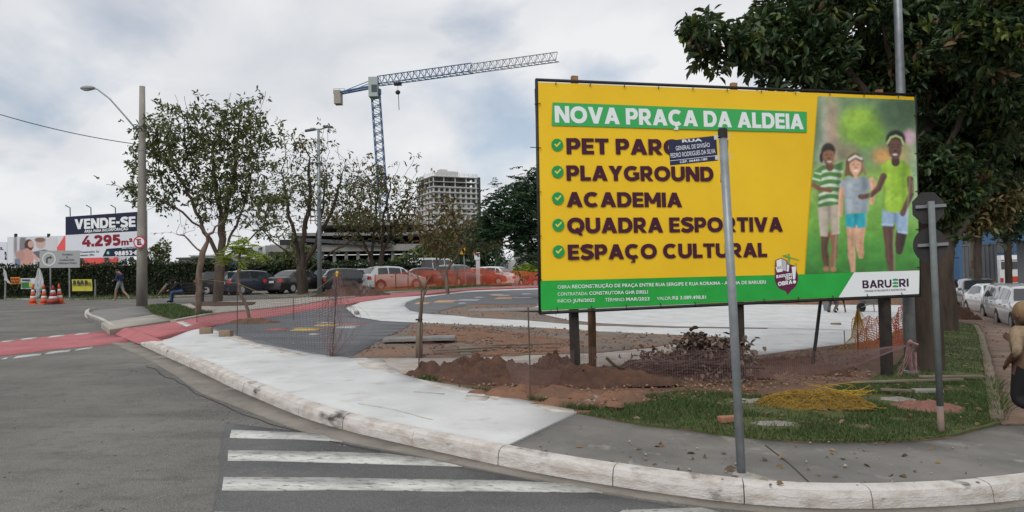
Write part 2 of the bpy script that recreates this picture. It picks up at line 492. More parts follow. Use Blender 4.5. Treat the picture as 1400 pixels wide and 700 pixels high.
m_ground = mat('ground soil', (.12, .10, .075), .95, (.07, .085, .04), .4, .4, .6)
def asphalt(name, base, light, dark):
    m = bpy.data.materials.new(name); m.use_nodes = True; t = m.node_tree; p = t.nodes['Principled BSDF']; p.inputs['Roughness'].default_value = .9; p.inputs['Specular IOR Level'].default_value = .3
    tc_ = t.nodes.new('ShaderNodeTexCoord')
    def nz(scale, det, rough=.6, st=None, dist=0):
        n = t.nodes.new('ShaderNodeTexNoise'); n.inputs['Scale'].default_value = scale; n.inputs['Detail'].default_value = det; n.inputs['Roughness'].default_value = rough; n.inputs['Distortion'].default_value = dist
        mp = t.nodes.new('ShaderNodeMapping'); mp.inputs['Location'].default_value = (scale, scale * 1.7, 0)
        if st: mp.inputs['Scale'].default_value = st; mp.inputs['Rotation'].default_value = (0, 0, R(-38))
        t.links.new(tc_.outputs['Object'], mp.inputs[0]); t.links.new(mp.outputs[0], n.inputs['Vector']); return n
    cur = None
    for n, lo, hi, c in ((nz(.45, 5), .40, .62, light), (nz(1.0, 6, .65, (.35, 1.6, 1)), .50, .72, dark), (nz(5, 8, .7), .52, .75, dark), (nz(130, 2), .54, .70, tuple(k * 1.9 for k in light)), (nz(95, 2), .58, .72, tuple(k * .45 for k in dark))):
        r = t.nodes.new('ShaderNodeMapRange'); r.inputs[1].default_value = lo; r.inputs[2].default_value = hi; t.links.new(n.outputs['Fac'], r.inputs[0])
        mx = t.nodes.new('ShaderNodeMix'); mx.data_type = 'RGBA'; mx.inputs[7].default_value = c + (1,)
        if cur is None: mx.inputs[6].default_value = base + (1,)
        else: t.links.new(cur, mx.inputs[6])
        t.links.new(r.outputs[0], mx.inputs[0]); cur = mx.outputs[2]
    t.links.new(cur, p.inputs['Base Color'])
    b = t.nodes.new('ShaderNodeBump'); b.inputs['Strength'].default_value = .8; b.inputs['Distance'].default_value = .01; t.links.new(nz(80, 4).outputs['Fac'], b.inputs['Height']); t.links.new(b.outputs[0], p.inputs['Normal'])
    return m
m_asph = asphalt('asphalt', (.102, .100, .093), (.170, .164, .147), (.070, .068, .064))
m_asph_new = mat('dark asphalt', (.105, .11, .12), .85, (.15, .155, .165), 1.1, .35, .65, bump=.4, bscale=60,
                 col3=(.20, .20, .205), scale3=2.4, lo3=.60, hi3=.78, stretch=(.5, 1.6, 1))
m_conc = mat('new white concrete', (.58, .585, .58), .85, (.46, .465, .46), 1.1, .36, .68, bump=.25, bscale=30, detail=9,
             col3=(.37, .35, .32), scale3=2.6, lo3=.56, hi3=.76)
m_conc_d = mat('dirty concrete', (.40, .37, .34), .9, (.30, .255, .22), 2.2, .38, .62, bump=.2, bscale=30,
               col3=(.27, .17, .11), scale3=3, lo3=.58, hi3=.7)
m_pave = mat('grey pavement', (.205, .195, .182), .9, (.125, .12, .113), .9, .36, .66, bump=.3, bscale=34,
             col3=(.33, .31, .285), scale3=2.8, lo3=.60, hi3=.75)
m_island = mat('island pavement', (.21, .205, .195), .9, (.17, .165, .155), 1.5, bump=.2)
m_lightpave = mat('pale pavement', (.36, .335, .295), .9, (.29, .265, .23), 1.6, bump=.2)
m_gutter = mat('gutter concrete', (.235, .212, .185), .9, (.165, .148, .125), 2.4, .36, .66, bump=.3, bscale=50,
               col3=(.12, .105, .09), scale3=9, lo3=.6, hi3=.72)
m_lane = mat('red bike lane paint', (.42, .135, .145), .85, (.33, .11, .115), 1.7, .35, .65, bump=.2, bscale=50,
             col3=(.47, .20, .19), scale3=4, lo3=.6, hi3=.74)
m_line = mat('worn white road paint', (.56, .56, .53), .8, (.30, .295, .28), 3, .46, .68, col3=(.14, .135, .13), scale3=26, lo3=.53, hi3=.68, stretch=(.5, 1.3, 1), bump=.2, bscale=60)
m_soil = mat('red brown soil', (.17, .095, .062), .98, (.105, .07, .05), 1.8, .36, .62, bump=.9, bscale=14,
             col3=(.22, .115, .068), scale3=2.4, lo3=.52, hi3=.66)
m_gsoil = mat('grey construction soil', (.20, .165, .135), .98, (.135, .112, .095), 2.5, .36, .62, bump=.9, bscale=14,
              col3=(.22, .125, .08), scale3=.9, lo3=.50, hi3=.60)
m_osoil = mat('orange clay', (.225, .118, .074), .98, (.15, .088, .06), 3.5, .36, .62, bump=.9, bscale=18)
m_dsoil = mat('dark root soil', (.115, .06, .04), .98, (.07, .04, .03), 5, .36, .62, bump=1, bscale=22)
m_lawn = mat('lawn soil', (.060, .082, .026), .95, (.095, .10, .04), 2.2, .36, .62, bump=.6, bscale=24,
             col3=(.15, .105, .062), scale3=1.1, lo3=.56, hi3=.7)
m_brickpath = None

# the base ground to the horizon, one sheet; finer near the corner
def base_ground():
    xs = np.concatenate([np.linspace(-1500, -70, 12), np.arange(-66, 60, 3.0), np.linspace(64, 1500, 12)])
    ys = np.concatenate([np.linspace(-60, -21, 4), np.arange(-18, 96, 3.0), np.linspace(100, 2500, 14)])
    rows = [[(x, y, G(x, y) - .10) for x in xs] for y in ys]
    mb = MB(); mb.grid(rows)
    tag(mb.build('ground', m_ground, smooth=True, fix=False), kind='structure')
base_ground()
# the carriageway: the near road, the road behind the plaza and the parking lane
sheet('road', [(-60, -8), (14, -8), (14, 4.5), (10, 20), (8, 40), (6, 60), (40, 64), (40, 84), (-20, 74), (-60, 49.5)], 0.0, m_asph, step=2.0)

# kerb line of the corner, read along its foot
kfoot = [(187, 470), (229, 489), (269, 507), (314, 529), (357, 548), (400, 566), (436, 579), (490, 594), (562, 610.5), (625, 624),
         (680, 637), (740, 649), (812, 661.5), (890, 673.5), (968, 685), (1040, 692), (1100, 696), (1137, 698), (1200, 697), (1274, 694), (1343, 690), (1400, 684), (1500, 668)]
kp = plan(kfoot, 0.0)
def smooth_path(p, step):
    p = [Vector(q) for q in p]; out = []
    for i in range(len(p) - 1):
        a = p[max(0, i - 1)]; b = p[i]; c = p[i + 1]; d = p[min(len(p) - 1, i + 2)]
        n = max(1, int((c - b).length / step))
        for k in range(n):
            t = k / n
            out.append(.5 * ((2 * b) + (c - a) * t + (2 * a - 5 * b + 4 * c - d) * t * t + (3 * b - a - 3 * c + d) * t ** 3))
    out.append(p[-1])
    return out
kpath = smooth_path(kp, .12)
for _ in range(6): kpath = [kpath[0]] + [(kpath[i - 1] + kpath[i] * 2 + kpath[i + 1]) / 4 for i in range(1, len(kpath) - 1)] + [kpath[-1]]
def knormal(path, i):
    t = (path[min(i + 1, len(path) - 1)] - path[max(i - 1, 0)]).normalized()
    return Vector((-t.y, t.x))           # to the left of travel: towards the pavement
KH = .14
def rise(s): return min(1.0, .15 + s / 1.4)
def kerb(path, name, m, h=KH, w=.15, stone=.9, ramp=True, side=1):
    L = [0.0]
    for i in range(1, len(path)): L.append(L[-1] + (path[i] - path[i - 1]).length)
    mb = MB(); prof = [(0, -.05), (.012, .55), (.03, .88), (.055, .985), (.085, 1.02), (.12, 1.03), (w, 1.03), (w + .005, -.05)]
    cur = 0; start = 0; brk = []
    nxt = stone * random.uniform(.9, 1.1)
    for i, l in enumerate(L):
        if l > nxt: brk.append(i); nxt = l + stone * random.uniform(.9, 1.15)
    brk = [0] + brk + [len(path) - 1]
    for a, b in zip(brk[:-1], brk[1:]):
        if b - a < 1: continue
        jz = random.uniform(-.004, .004); jo = random.uniform(-.004, .004)
        rows = []
        for i in range(a, b + 1):
            p = path[i]; n = knormal(path, i) * side
            if i == a and i > 0: p = p + (path[i + 1] - p).normalized() * .004
            if i == b and i < len(path) - 1: p = p - (p - path[i - 1]).normalized() * .004
            k = rise(L[i]) if ramp else 1
            row = []
            for o, z in prof:
                q = p + n * (o + jo)
                row.append((q.x, q.y, G(q.x, q.y) + (z * (h + jz) * k if z > 0 else z)))
            rows.append(row)
        mb.grid(rows)
        for r in (rows[0], rows[-1]): mb.add(r, [tuple(range(len(r)))])
    return tag(mb.build(name, m, fix=True), kind='structure')
m_kerb = mat('whitewashed kerb', (.56, .53, .50), .9, (.42, .375, .335), 4.2, .44, .62, bump=.6, bscale=26, detail=9,
             col3=(.085, .078, .072), scale3=2.1, lo3=.58, hi3=.68, stretch=(1, 1, 2.5))
kerb(kpath, 'kerb', m_kerb)
# gutter
gut = [(150, 468), (200, 491), (240, 514), (274, 537), (328, 558), (370, 574.5), (412, 589.5), (472, 604.5), (538, 617), (640, 638), (700, 650.5),
       (740, 657), (824, 673.5), (890, 684), (968, 694), (1040, 701), (1100, 705), (1200, 707), (1343, 700), (1400, 693), (1500, 676)]
gp = smooth_path(plan(gut, 0), .25)
gpoly = [(p.x, p.y) for p in gp] + [(p.x + knormal(kpath, min(i, len(kpath) - 1)).x * .03, p.y) for i, p in list(enumerate(kpath))[::-2]]
sheet('gutter', gpoly, .004, m_gutter, step=.5)

# the raised surfaces. everything beyond the kerb stands a kerb's height above the road
kin = [(p + knormal(kpath, i) * .12) for i, p in enumerate(kpath)]
kpx_in = [(p.x, p.y) for p in kin]
def lift(x, y):                                  # the dropped end of the kerb where the lane comes up
    d = math.hypot(x - kpath[0].x, y - kpath[0].y)
    e = (y - kpath[0].y) * .0
    return KH * min(1.0, max(.10, (d + .15) / 1.5))
def klift(off): return lambda x, y: lift(x, y) + off
# base fill of the plaza (hard soil), everything else lies on it
back = plan([(240, 438), (300, 428.6), (400, 418.4), (500, 407.5), (600, 397.7), (660, 393.5), (738, 390.2), (900, 389), (1230, 398)], KH)
fill = kpx_in[::6] + [kpx_in[-1]] + [(11.5, 9.5), (10.5, 14), (11.2, 24), (13, 40)] + back[::-1]
sheet('plaza_ground', fill, klift(-.05), m_gsoil, step=.8)

joint_a, joint_b = (691, 612), (789, 563)
# index on the kerb nearest the joint
ja = at(*joint_a, KH); jb = at(*joint_b, KH)
ij = min(range(len(kin)), key=lambda i: (kin[i] - Vector((ja.x, ja.y))).length)
back_w = plan([(732, 550), (673, 537), (621, 526.5), (578, 519.5), (552, 512), (516, 488.6), (478, 488.6), (427, 483), (358, 470), (327, 461), (287, 448.6), (271, 448.6), (200, 462.5)], KH)
sheet('sidewalk', kpx_in[:ij + 1:4] + [kpx_in[ij]] + [(jb.x, jb.y)] + back_w, klift(0), m_conc, step=.6)
grass_edge = [(791, 564), (830, 571.5), (884, 581), (944, 587), (980, 593), (1040, 599.5), (1100, 603), (1143, 603), (1200, 603.5), (1251, 602), (1286, 598.6), (1329, 588.6), (1369, 579)]
ge = plan(grass_edge, KH)
gray = [(p[0], p[1]) for p in kpx_in[ij:]]
gl = [Vector(gray[0]) ] 
sheet('grey_pavement', gray[::4] + [gray[-1]] + plan([(1520, 566), (1420, 573)], KH) + [(x, y) for x, y in ge[::-1]] + [(jb.x + .02, jb.y)], lambda x, y: KH - .012, m_pave, step=.5)
# pavement crack / expansion joint beside the sign post
def strip_on(name, pts, w, dz, m, kind='structure', edge=0):
    pts = [Vector(p) for p in pts]; P = []; Q = []
    for i, p in enumerate(pts):
        n = knormal(pts, i) * (w if not hasattr(w, '__len__') else w[i]) / 2
        P.append(tuple(p + n)); Q.append(tuple(p - n))
    return sheet(name, P + Q[::-1], dz, m, step=.6, kind=kind, edge=edge)
m_crack = mat('crack', (.06, .055, .05), .95)
strip_on('pavement_joint', plan([(1046, 607), (1080, 633), (1112, 663)], KH), .012, KH - .008, m_crack)
m_patch = mat('mortar patch', (.36, .345, .32), .9, (.25, .24, .22), 6)
region('mortar_patch', [(1000, 649), (1012, 645), (1034, 646), (1056, 654), (1064, 659), (1044, 658), (1020, 656)], KH - .006, m_patch, step=.15, edge=.015)
region('mortar_patch', [(858, 631), (864, 626), (868, 632), (885, 638), (878, 641), (862, 638)], KH - .006, m_patch, step=.1, edge=.012)

# white paths of the new plaza
wpath = [(473, 421), (493, 413), (536, 406.8), (600, 402.6), (640, 397.6), (700, 395.2), (738, 393.8), (738, 395.5), (638, 399.5), (601, 403.5), (571, 408), (556, 413.5), (553, 418), (560, 424),
         (578, 428.3), (647, 433.6), (716, 437), (775, 442), (819, 444), (920, 447), (1050, 448.7), (1205, 452), (1010, 487.5), (1000, 461), (926, 457.5), (888, 456), (819, 452.6), (740, 447.6), (643, 443.6), (567, 440.8),
         (521, 438.6), (487, 433)]
region('white_path', wpath, KH, m_conc, step=.8)
wplaza = [(724, 421), (741, 429.5), (775, 437.2), (826, 442), (920, 446.4), (1050, 448), (1205, 451.5), (1238, 446), (1250, 420), (1240, 417), (1000, 416), (800, 414), (738, 413.5)]
region('white_plaza', wplaza, KH + .004, m_conc, step=1.0)
region('white_plaza_near', [(1000, 460.5), (1205, 451), (1238, 446.5), (1194, 465), (1146, 471), (1073, 480), (1014, 489), (985, 487)], KH + .008, m_conc, step=.6)
region('joint_strip', [(741, 429.5), (775, 437.2), (826, 442), (920, 446.2), (1050, 448), (1050, 449), (920, 447.6), (819, 444.6), (775, 442.2), (716, 437), (724, 424)], KH + .012, m_gsoil, step=.4, edge=.02)
# dark asphalt of the plaza
dark1 = [(287, 448.6), (304, 443), (344, 437), (393, 430), (450, 420), (473, 416), (473, 421), (487, 433), (521, 438.6), (567, 440.8), (478, 488.6), (427, 483), (358, 470), (327, 461)]
region('plaza_asphalt', dark1, KH + .004, m_asph_new, step=.8)
dark2 = [(556, 413), (571, 408), (601, 403.5), (638, 399.5), (700, 396.6), (760, 395.4), (900, 396), (900, 412), (738, 415.5), (641, 416.5), (621, 420.6), (591, 428), (578, 428.3), (560, 424), (553, 418)]
region('plaza_asphalt', dark2, KH + .004, m_asph_new, step=.9)
m_pm = {'y': mat('yellow game marking', (.55, .38, .12), .8, (.42, .29, .10), 4), 'p': mat('red game marking', (.36, .14, .13), .8, (.25, .11, .105), 4),
        'w': mat('white game marking', (.42, .42, .42), .8, (.26, .26, .27), 4), 'o': mat('orange game marking', (.50, .32, .18), .8, (.38, .25, .15), 4)}
for c, x0, y0, x1, y1 in [('y', 396, 448, 441, 452), ('y', 428, 443, 467, 445.6), ('p', 361, 448, 396, 451.5), ('w', 458, 444.8, 493, 448.5), ('p', 456, 441.8, 507, 443.6),
                          ('w', 421, 455.5, 439, 457.6), ('w', 432, 440.2, 462, 441.6), ('o', 566, 412.8, 590, 415.6), ('o', 592, 410.2, 626, 413.4), ('w', 623, 409, 660, 411), ('w', 648, 405.6, 664, 407), ('w', 670, 403, 700, 404.4),
                          ('o', 675, 405.8, 706, 408.6), ('w', 698, 406, 730, 407.6), ('w', 712, 401.2, 728, 402.4), ('w', 626, 413.6, 640, 415), ('o', 668, 401.6, 690, 403)]:
    h = (x1 - x0) * .22
    region('court_marking', [(x0, y1), (x1 - h, y1), (x1, y0), (x0 + h, y0)], KH + .008, m_pm[c], step=.8)
# planting beds
bed1 = [(478, 488.4), (567, 441.2), (643, 444.2), (740, 448.2), (819, 453.2), (888, 456.6), (926, 458), (998, 461.5), (926, 469), (885, 475), (816, 482), (775, 483), (722, 485), (655, 488), (572, 488)]
def lump(x, y): return .035 * math.sin(x * 3.1 + 1) * math.sin(y * 2.7) + .02 * math.sin(x * 7.3) * math.cos(y * 6.1)
region('planting_bed', bed1, KH + .012, m_gsoil, step=.22, edge=.03, rough=.012, hf=lambda x, y: max(0, lump(x, y)))
region('clay_bed', [(566, 452), (600, 446), (660, 449), (735, 457), (790, 466), (790, 478), (735, 481), (660, 486), (640, 474), (600, 466), (560, 464)], KH + .02, m_osoil, step=.2, edge=.12, rough=.02, hf=lambda x, y: max(0, lump(x, y) * 1.5))
region('planting_bed', [(591, 428), (621, 421), (641, 416.6), (738, 416), (724, 422), (741, 430), (775, 438), (740, 439), (716, 437), (647, 433.6)], KH + .012, m_gsoil, step=.35, edge=.03, rough=.015)
region('dirty_path', [(501, 489.5), (516, 488.6), (572, 488), (655, 488), (722, 485), (775, 483), (816, 482), (885, 475), (926, 469), (998, 461), (1030, 470), (1014, 488), (930, 497), (826, 501), (737, 509), (700, 511), (624, 511), (552, 512.5)], KH + .002, m_conc_d, step=.5, edge=.02)
# corner garden: soil, lawn
garden = [(552, 512), (624, 510.5), (700, 510.5), (737, 508.5), (826, 500.5), (930, 496.5), (1014, 488.5), (1073, 480), (1146, 471), (1194, 465), (1238, 446.8), (1290, 440), (1338, 443), (1345, 460), (1355, 500), (1362, 545), (1369, 578)]
garden_xy = plan(garden, KH)
gpl = garden_xy + ge[::-1] + [(jb.x, jb.y)] + back_w[:5]
sheet('garden_soil', gpl, KH - .004, m_soil, step=.3, edge=.012, rough=.006)
lawn_px = [(800, 566), (822, 561), (850, 551), (890, 540), (930, 535), (1000, 540), (1060, 545), (1120, 540), (1150, 528), (1190, 520), (1225, 500), (1250, 470), (1290, 442), (1336, 445), (1343, 460), (1352, 500), (1360, 545), (1366, 577)]
lawn_xy = plan(lawn_px, KH) + [(x, y) for x, y in ge[::-1]]
sheet('lawn_ground', lawn_xy, KH + .012, m_lawn, step=.3, edge=.015, rough=.006)

# red bike lane: across the road, up the dropped kerb and along the plaza
region('bike_lane', [(-140, 476), (0, 466), (60, 460.5), (123, 454), (149, 453), (182, 465.4), (171, 468.6), (126, 473), (80, 477), (0, 487), (-140, 505)], .004, m_lane, step=1.0)
a, b, c, d = at(147, 453.2, 0), at(190, 471, .012), at(224, 466.5, KH - .004), at(176, 448.2, KH)
mb = MB(); mb.add([(p.x, p.y, p.z + .006) for p in (a, b, c, d)], [(0, 1, 2, 3)])
tag(mb.build('bike_lane_ramp', m_lane), kind='structure')
region('bike_lane', [(176, 448.5), (214, 461.2), (240, 456), (271, 449), (304, 443), (344, 437), (393, 430), (450, 420), (473, 416), (493, 412.6), (536, 406.6), (573, 403.5), (628, 397), (738, 392.6), (900, 391), (900, 389.6), (738, 390.4), (660, 393.6), (610, 396.8), (573, 398.6), (536, 401), (507, 404), (450, 410.5), (400, 418.6), (300, 429), (237, 440)], KH + .006, m_lane, step=1.0)
m_yl = mat('worn yellow line', (.42, .22, .16), .8, (.36, .14, .13), 3)
strip_on('lane_line', plan([(255, 446), (300, 437.5), (345, 430), (400, 423), (450, 415), (500, 408.8), (560, 402.2)], KH), .09, KH + .010, m_yl)
region('lane_bar', [(241, 440.4), (250, 439), (264, 444), (255, 446.4)], KH + .011, m_line, step=.5)
# pale kerb between lane and pavement behind
bk = smooth_path(plan([(237, 439), (269, 433), (297, 428.4), (400, 417.8), (450, 409.8), (507, 403.2), (536, 400.2), (573, 397.8), (610, 396), (660, 392.8), (738, 389.8), (860, 388.6)], KH), .5)
m_kpale = mat('pale kerb', (.44, .40, .36), .9, (.33, .29, .26), 2, bump=.3)
strip_on('lane_kerb', [tuple(p) for p in bk], .16, KH + .03, m_kpale)
for x0, y0, x1, y1, h in [(-40, 467.5, -14, 465.4, 2), (0, 466, 21, 464.4, 2), (26, 462.8, 51, 460.5, 2.2), (64, 459.4, 91, 457, 2.2), (100, 456.2, 123, 454.2, 2),
                          (-30, 492, -4, 488.5, 3), (0, 489.4, 12, 488, 2.4), (18, 486.6, 58, 482.6, 3), (61, 481.2, 98, 477.6, 2.8), (101, 477, 128, 473.6, 2.4)]:
    region('lane_dash', [(x0, y0 + h), (x0 + 6, y0), (x1, y1), (x1 - 3, y1 + h)], .009, m_line, step=.6)
# zebra crossing
for zp in ([(314.5, 587.4), (430, 591.4), (470, 603), (314.5, 597.8)], [(313, 615.6), (532, 619.5), (586, 627), (634, 637.3), (308.5, 629.6)],
           [(304, 651.8), (680, 655.6), (779, 661.5), (824, 673.3), (680, 672), (302, 669)], [(848, 697), (962, 694.6), (985, 700), (1020, 716), (840, 708)],
           [(296, 700), (820, 703), (900, 716), (900, 724), (292, 722)]):
    region('zebra_stripe', zp, .008, m_line, step=.5, edge=.016)
m_asph_p = asphalt('smoother asphalt patch', (.100, .101, .102), (.125, .125, .124), (.078, .079, .080))
region('asphalt_patch', [(308, 578), (400, 589), (480, 607), (640, 640), (830, 676), (1000, 704), (1000, 740), (280, 740), (300, 640)], .003, m_asph_p, step=.8, edge=.02)

# the traffic island at the left
isl = smooth_path(plan([(130, 425.5), (119, 426.5), (115, 430), (118, 435), (134, 442), (150, 452.6)], 0), .25)
m_kerb2 = mat('island kerb', (.50, .47, .43), .9, (.36, .33, .30), 2.5, bump=.4)
kerb(isl, 'island_kerb', m_kerb2, h=.13, ramp=False, side=1)
island_xy = [(p.x, p.y) for p in isl][::3]
region('island_pavement', [(130, 424.2), (191, 417.8), (198, 419.2), (211, 430), (140, 440.4), (124, 435), (118, 429)], .124, m_island, step=1)
region('island_concrete', [(140, 440.4), (211, 430), (237, 437.4), (150, 450.8), (138, 442)], .128, m_lightpave, step=1)
region('verge_lawn', [(198, 419.2), (217, 416.6), (240, 416.2), (270, 425), (297, 427.6), (237, 436.4), (211, 430)], .136, m_lawn, step=.7)
region('rear_pavement', [(244, 416.4), (300, 412), (400, 407.5), (480, 402.5), (520, 399.4), (573, 396.8), (536, 400), (507, 403), (450, 409.6), (400, 417.4), (297, 428), (270, 425)], KH + .002, m_lightpave, step=1)
region('tree_pit', [(262, 415), (290, 412.5), (350, 412.5), (345, 416.5), (300, 418), (268, 417.6)], KH + .02, m_dsoil, step=.5, edge=.08)
region('rear_verge', [(455, 405), (470, 397), (540, 393), (640, 390), (690, 387.6), (700, 389), (640, 393.2), (573, 396.4), (520, 399.2)], KH + .004, m_lawn, step=1)
region('hedge_verge', [(-300, 411), (0, 407.4), (120, 408.4), (200, 407), (300, 403.5), (300, 399), (200, 402), (0, 401)], .05, m_gsoil, step=2)
m_k3 = mat('far kerb', (.46, .44, .40), .9, (.36, .34, .31), 1)
strip_on('far_kerb', plan([(-300, 411.8), (0, 408.4), (60, 410), (120, 409.2), (200, 407.8), (300, 404)], .0), .45, .06, m_k3)

# cracks and tar seams in the carriageway
def crack(pts, w=.014):
    P = smooth_path(plan(pts, 0), .3); P = [Vector((p.x + random.gauss(0, .02), p.y + random.gauss(0, .02))) for p in P]
    strip_on('road_crack', P, [w * random.uniform(.4, 1.3) for _ in P], .0065, m_crack)
crack([(200, 500), (245, 523), (300, 553), (370, 580), (440, 600), (520, 618)], .011)
# trowel joints and marks in the fresh concrete
m_scr = mat('scraped mark', (.34, .32, .29), .9, (.45, .44, .42), 9)
for pts, w in [([(490, 552), (540, 561), (590, 574)], .018), ([(566, 536), (606, 539)], .06)]:
    strip_on('concrete_mark', smooth_path(plan(pts, KH), .1), w, KH + .004, m_scr, edge=.01)
# ------------------------------------------------------------------ trees
m_bark = mat('grey brown bark', (.115, .085, .065), .95, (.065, .048, .038), 5, .38, .62, bump=1, bscale=16, stretch=(1, 1, .3))
m_bark_d = mat('dark bark', (.075, .055, .042), .95, (.042, .032, .026), 5, .38, .62, bump=1, bscale=18, stretch=(1, 1, .25))
m_bark_l = mat('pale bark', (.20, .16, .125), .95, (.12, .09, .07), 6, .38, .62, bump=1, bscale=20, stretch=(1, 1, .3))
def ell_points(ells, n, depth, g, shell=.0):
    """points in crown ellipsoids given as picture x, y, half width, half height and (optional) distance offset"""
    w = np.array([e[2] * e[3] for e in ells], float); w /= w.sum(); out = []
    for e, k in zip(ells, (w * n).astype(int) + 1):
        d = depth + (e[4] if len(e) > 4 else 0)
        c = atd(e[0], e[1], d); rx, rz = S(e[2], d), S(e[3], d); ry = (e[5] if len(e) > 5 else min(rx, rz * 1.3))
        p = g.normal(size=(k, 3)); p /= np.linalg.norm(p, axis=1)[:, None]
        r = (shell + (1 - shell) * g.random(k)) ** (1 / 2.2)
        p = p * r[:, None] * np.array([rx, ry, rz]) + np.array(c)
        out.append(p)
    return np.concatenate(out)
def colonize(att, trunk, step, di, dk, iters=160, wander=.12, g=None, parents=None):
    """space colonisation: trunk polyline -> nodes and parents"""
    N = [np.array(p, float) for p in trunk]; P = list(parents) if parents else [-1] + list(range(len(trunk) - 1))
    alive = np.ones(len(att), bool)
    near_i = np.zeros(len(att), int); near_d = np.full(len(att), 1e9)
    def upd(start):
        arr = np.array(N[start:])
        for s in range(0, len(arr), 400):
            a = arr[s:s + 400]
            d = np.linalg.norm(att[:, None, :] - a[None], axis=2)
            j = d.argmin(1); m = d[np.arange(len(att)), j]
            k = m < near_d
            near_d[k] = m[k]; near_i[k] = j[k] + start + s
    upd(0); tabu = set()
    for it in range(iters):
        alive &= near_d > dk
        idx = np.where(alive & (near_d < di))[0]
        if len(idx) == 0:
            idx = np.where(alive)[0]
            if len(idx) == 0 or it > 60: break
            idx = idx[near_d[idx].argsort()[:6]]
        vec = {}
        for i in idx:
            v = att[i] - N[near_i[i]]; v = v / (np.linalg.norm(v) + 1e-9)
            vec.setdefault(near_i[i], []).append(v)
        s0 = len(N)
        for n, vl in vec.items():
            v = np.mean(vl, 0) + g.normal(size=3) * wander
            l = np.linalg.norm(v)
            if l < .15: v = vl[0]; l = 1
            q = N[n] + v / l * step
            key = (n, tuple(np.round(v / l, 1)))
            if key in tabu: continue
            tabu.add(key)
            N.append(q); P.append(n)
        if len(N) == s0 or len(N) > 5000: break
        upd(s0)
    return np.array(N), P
def skeleton_mesh(N, P, rtip, rbase, power=2.3, nseg=6, keep=None):
    n = len(N); ch = [[] for _ in range(n)]
    for i, p in enumerate(P):
        if p >= 0: ch[p].append(i)
    rad = np.zeros(n)
    for i in range(n - 1, -1, -1):
        rad[i] = rtip if not ch[i] else sum(rad[c] ** power for c in ch[i]) ** (1 / power)
    # nodes are in order of growth, so children always come later
    k = math.log(rbase / rtip) / max(1e-6, math.log(max(rad[0] / rtip, 1.01)))
    rad = rtip * (rad / rtip) ** k
    mb = MB(); done = [False] * n
    stack = [0]
    # chains: follow the thickest child
    starts = [(0, -1)]
    while starts:
        s, par = starts.pop()
        pts = []; rr = []
        if par >= 0: pts.append(Vector(N[par])); rr.append(min(rad[par], rad[s] * 1.25))
        c = s
        while True:
            pts.append(Vector(N[c])); rr.append(rad[c])
            if not ch[c]: break
            o = sorted(ch[c], key=lambda q: -rad[q])
            for q in o[1:]: starts.append((q, c))
            c = o[0]
        if len(pts) > 1:
            mb.tube(pts, rr, n=(10 if rr[0] > .12 else nseg if rr[0] > .03 else 4), cap=False)
    return mb, rad, ch
def leaves_mesh(name, pos, dirs, size, m, g, ratio=.42, fold=.25, droop=.0, jitter=.35, parent=None):
    """folded diamond leaves"""
    n = len(pos)
    d = dirs + g.normal(size=(n, 3)) * jitter; d[:, 2] -= droop
    d /= np.linalg.norm(d, axis=1)[:, None] + 1e-9
    up = g.normal(size=(n, 3)) * .6 + np.array([0, 0, 1.0])
    s = np.cross(d, up); s /= np.linalg.norm(s, axis=1)[:, None] + 1e-9
    nn = np.cross(s, d)
    L = (size * (.65 + .7 * g.random(n)))[:, None]
    q = lambda t, k, f: pos + d * L * t + s * L * ratio * k + nn * L * f
    V = np.stack([pos, q(.28, .42, fold * .35), q(.66, .44, fold * .30), q(1.0, 0, -.14), q(.66, -.44, fold * .30), q(.28, -.42, fold * .35)], 1).reshape(-1, 3)
    i = np.arange(n) * 6
    F = np.concatenate([np.stack([i, i + 1, i + 2], 1), np.stack([i, i + 2, i + 3], 1), np.stack([i, i + 3, i + 4], 1), np.stack([i, i + 4, i + 5], 1)])
    return link(name, quick_mesh(name, V, F, m), parent)
def frond_arrays(pos, dirs, size, g, pairs=7, droop=.25):
    """each leaf a feathered frond of leaflets"""
    P = []; D = []; Z = []
    for p, d in zip(pos, dirs):
        d = d / (np.linalg.norm(d) + 1e-9); L = size * (.7 + .6 * g.random())
        s = np.cross(d, [0, 0, 1.0]); s /= np.linalg.norm(s) + 1e-9
        for k in range(pairs):
            t = (k + .6) / pairs
            q = p + d * L * t + np.array([0, 0, -droop * L * t * t])
            for sd in (-1, 1):
                P.append(q); D.append(s * sd + d * .5 + np.array([0, 0, -.15])); Z.append(L * .30 * (1 - .5 * abs(t - .45)))
    return np.array(P), np.array(D), np.array(Z)
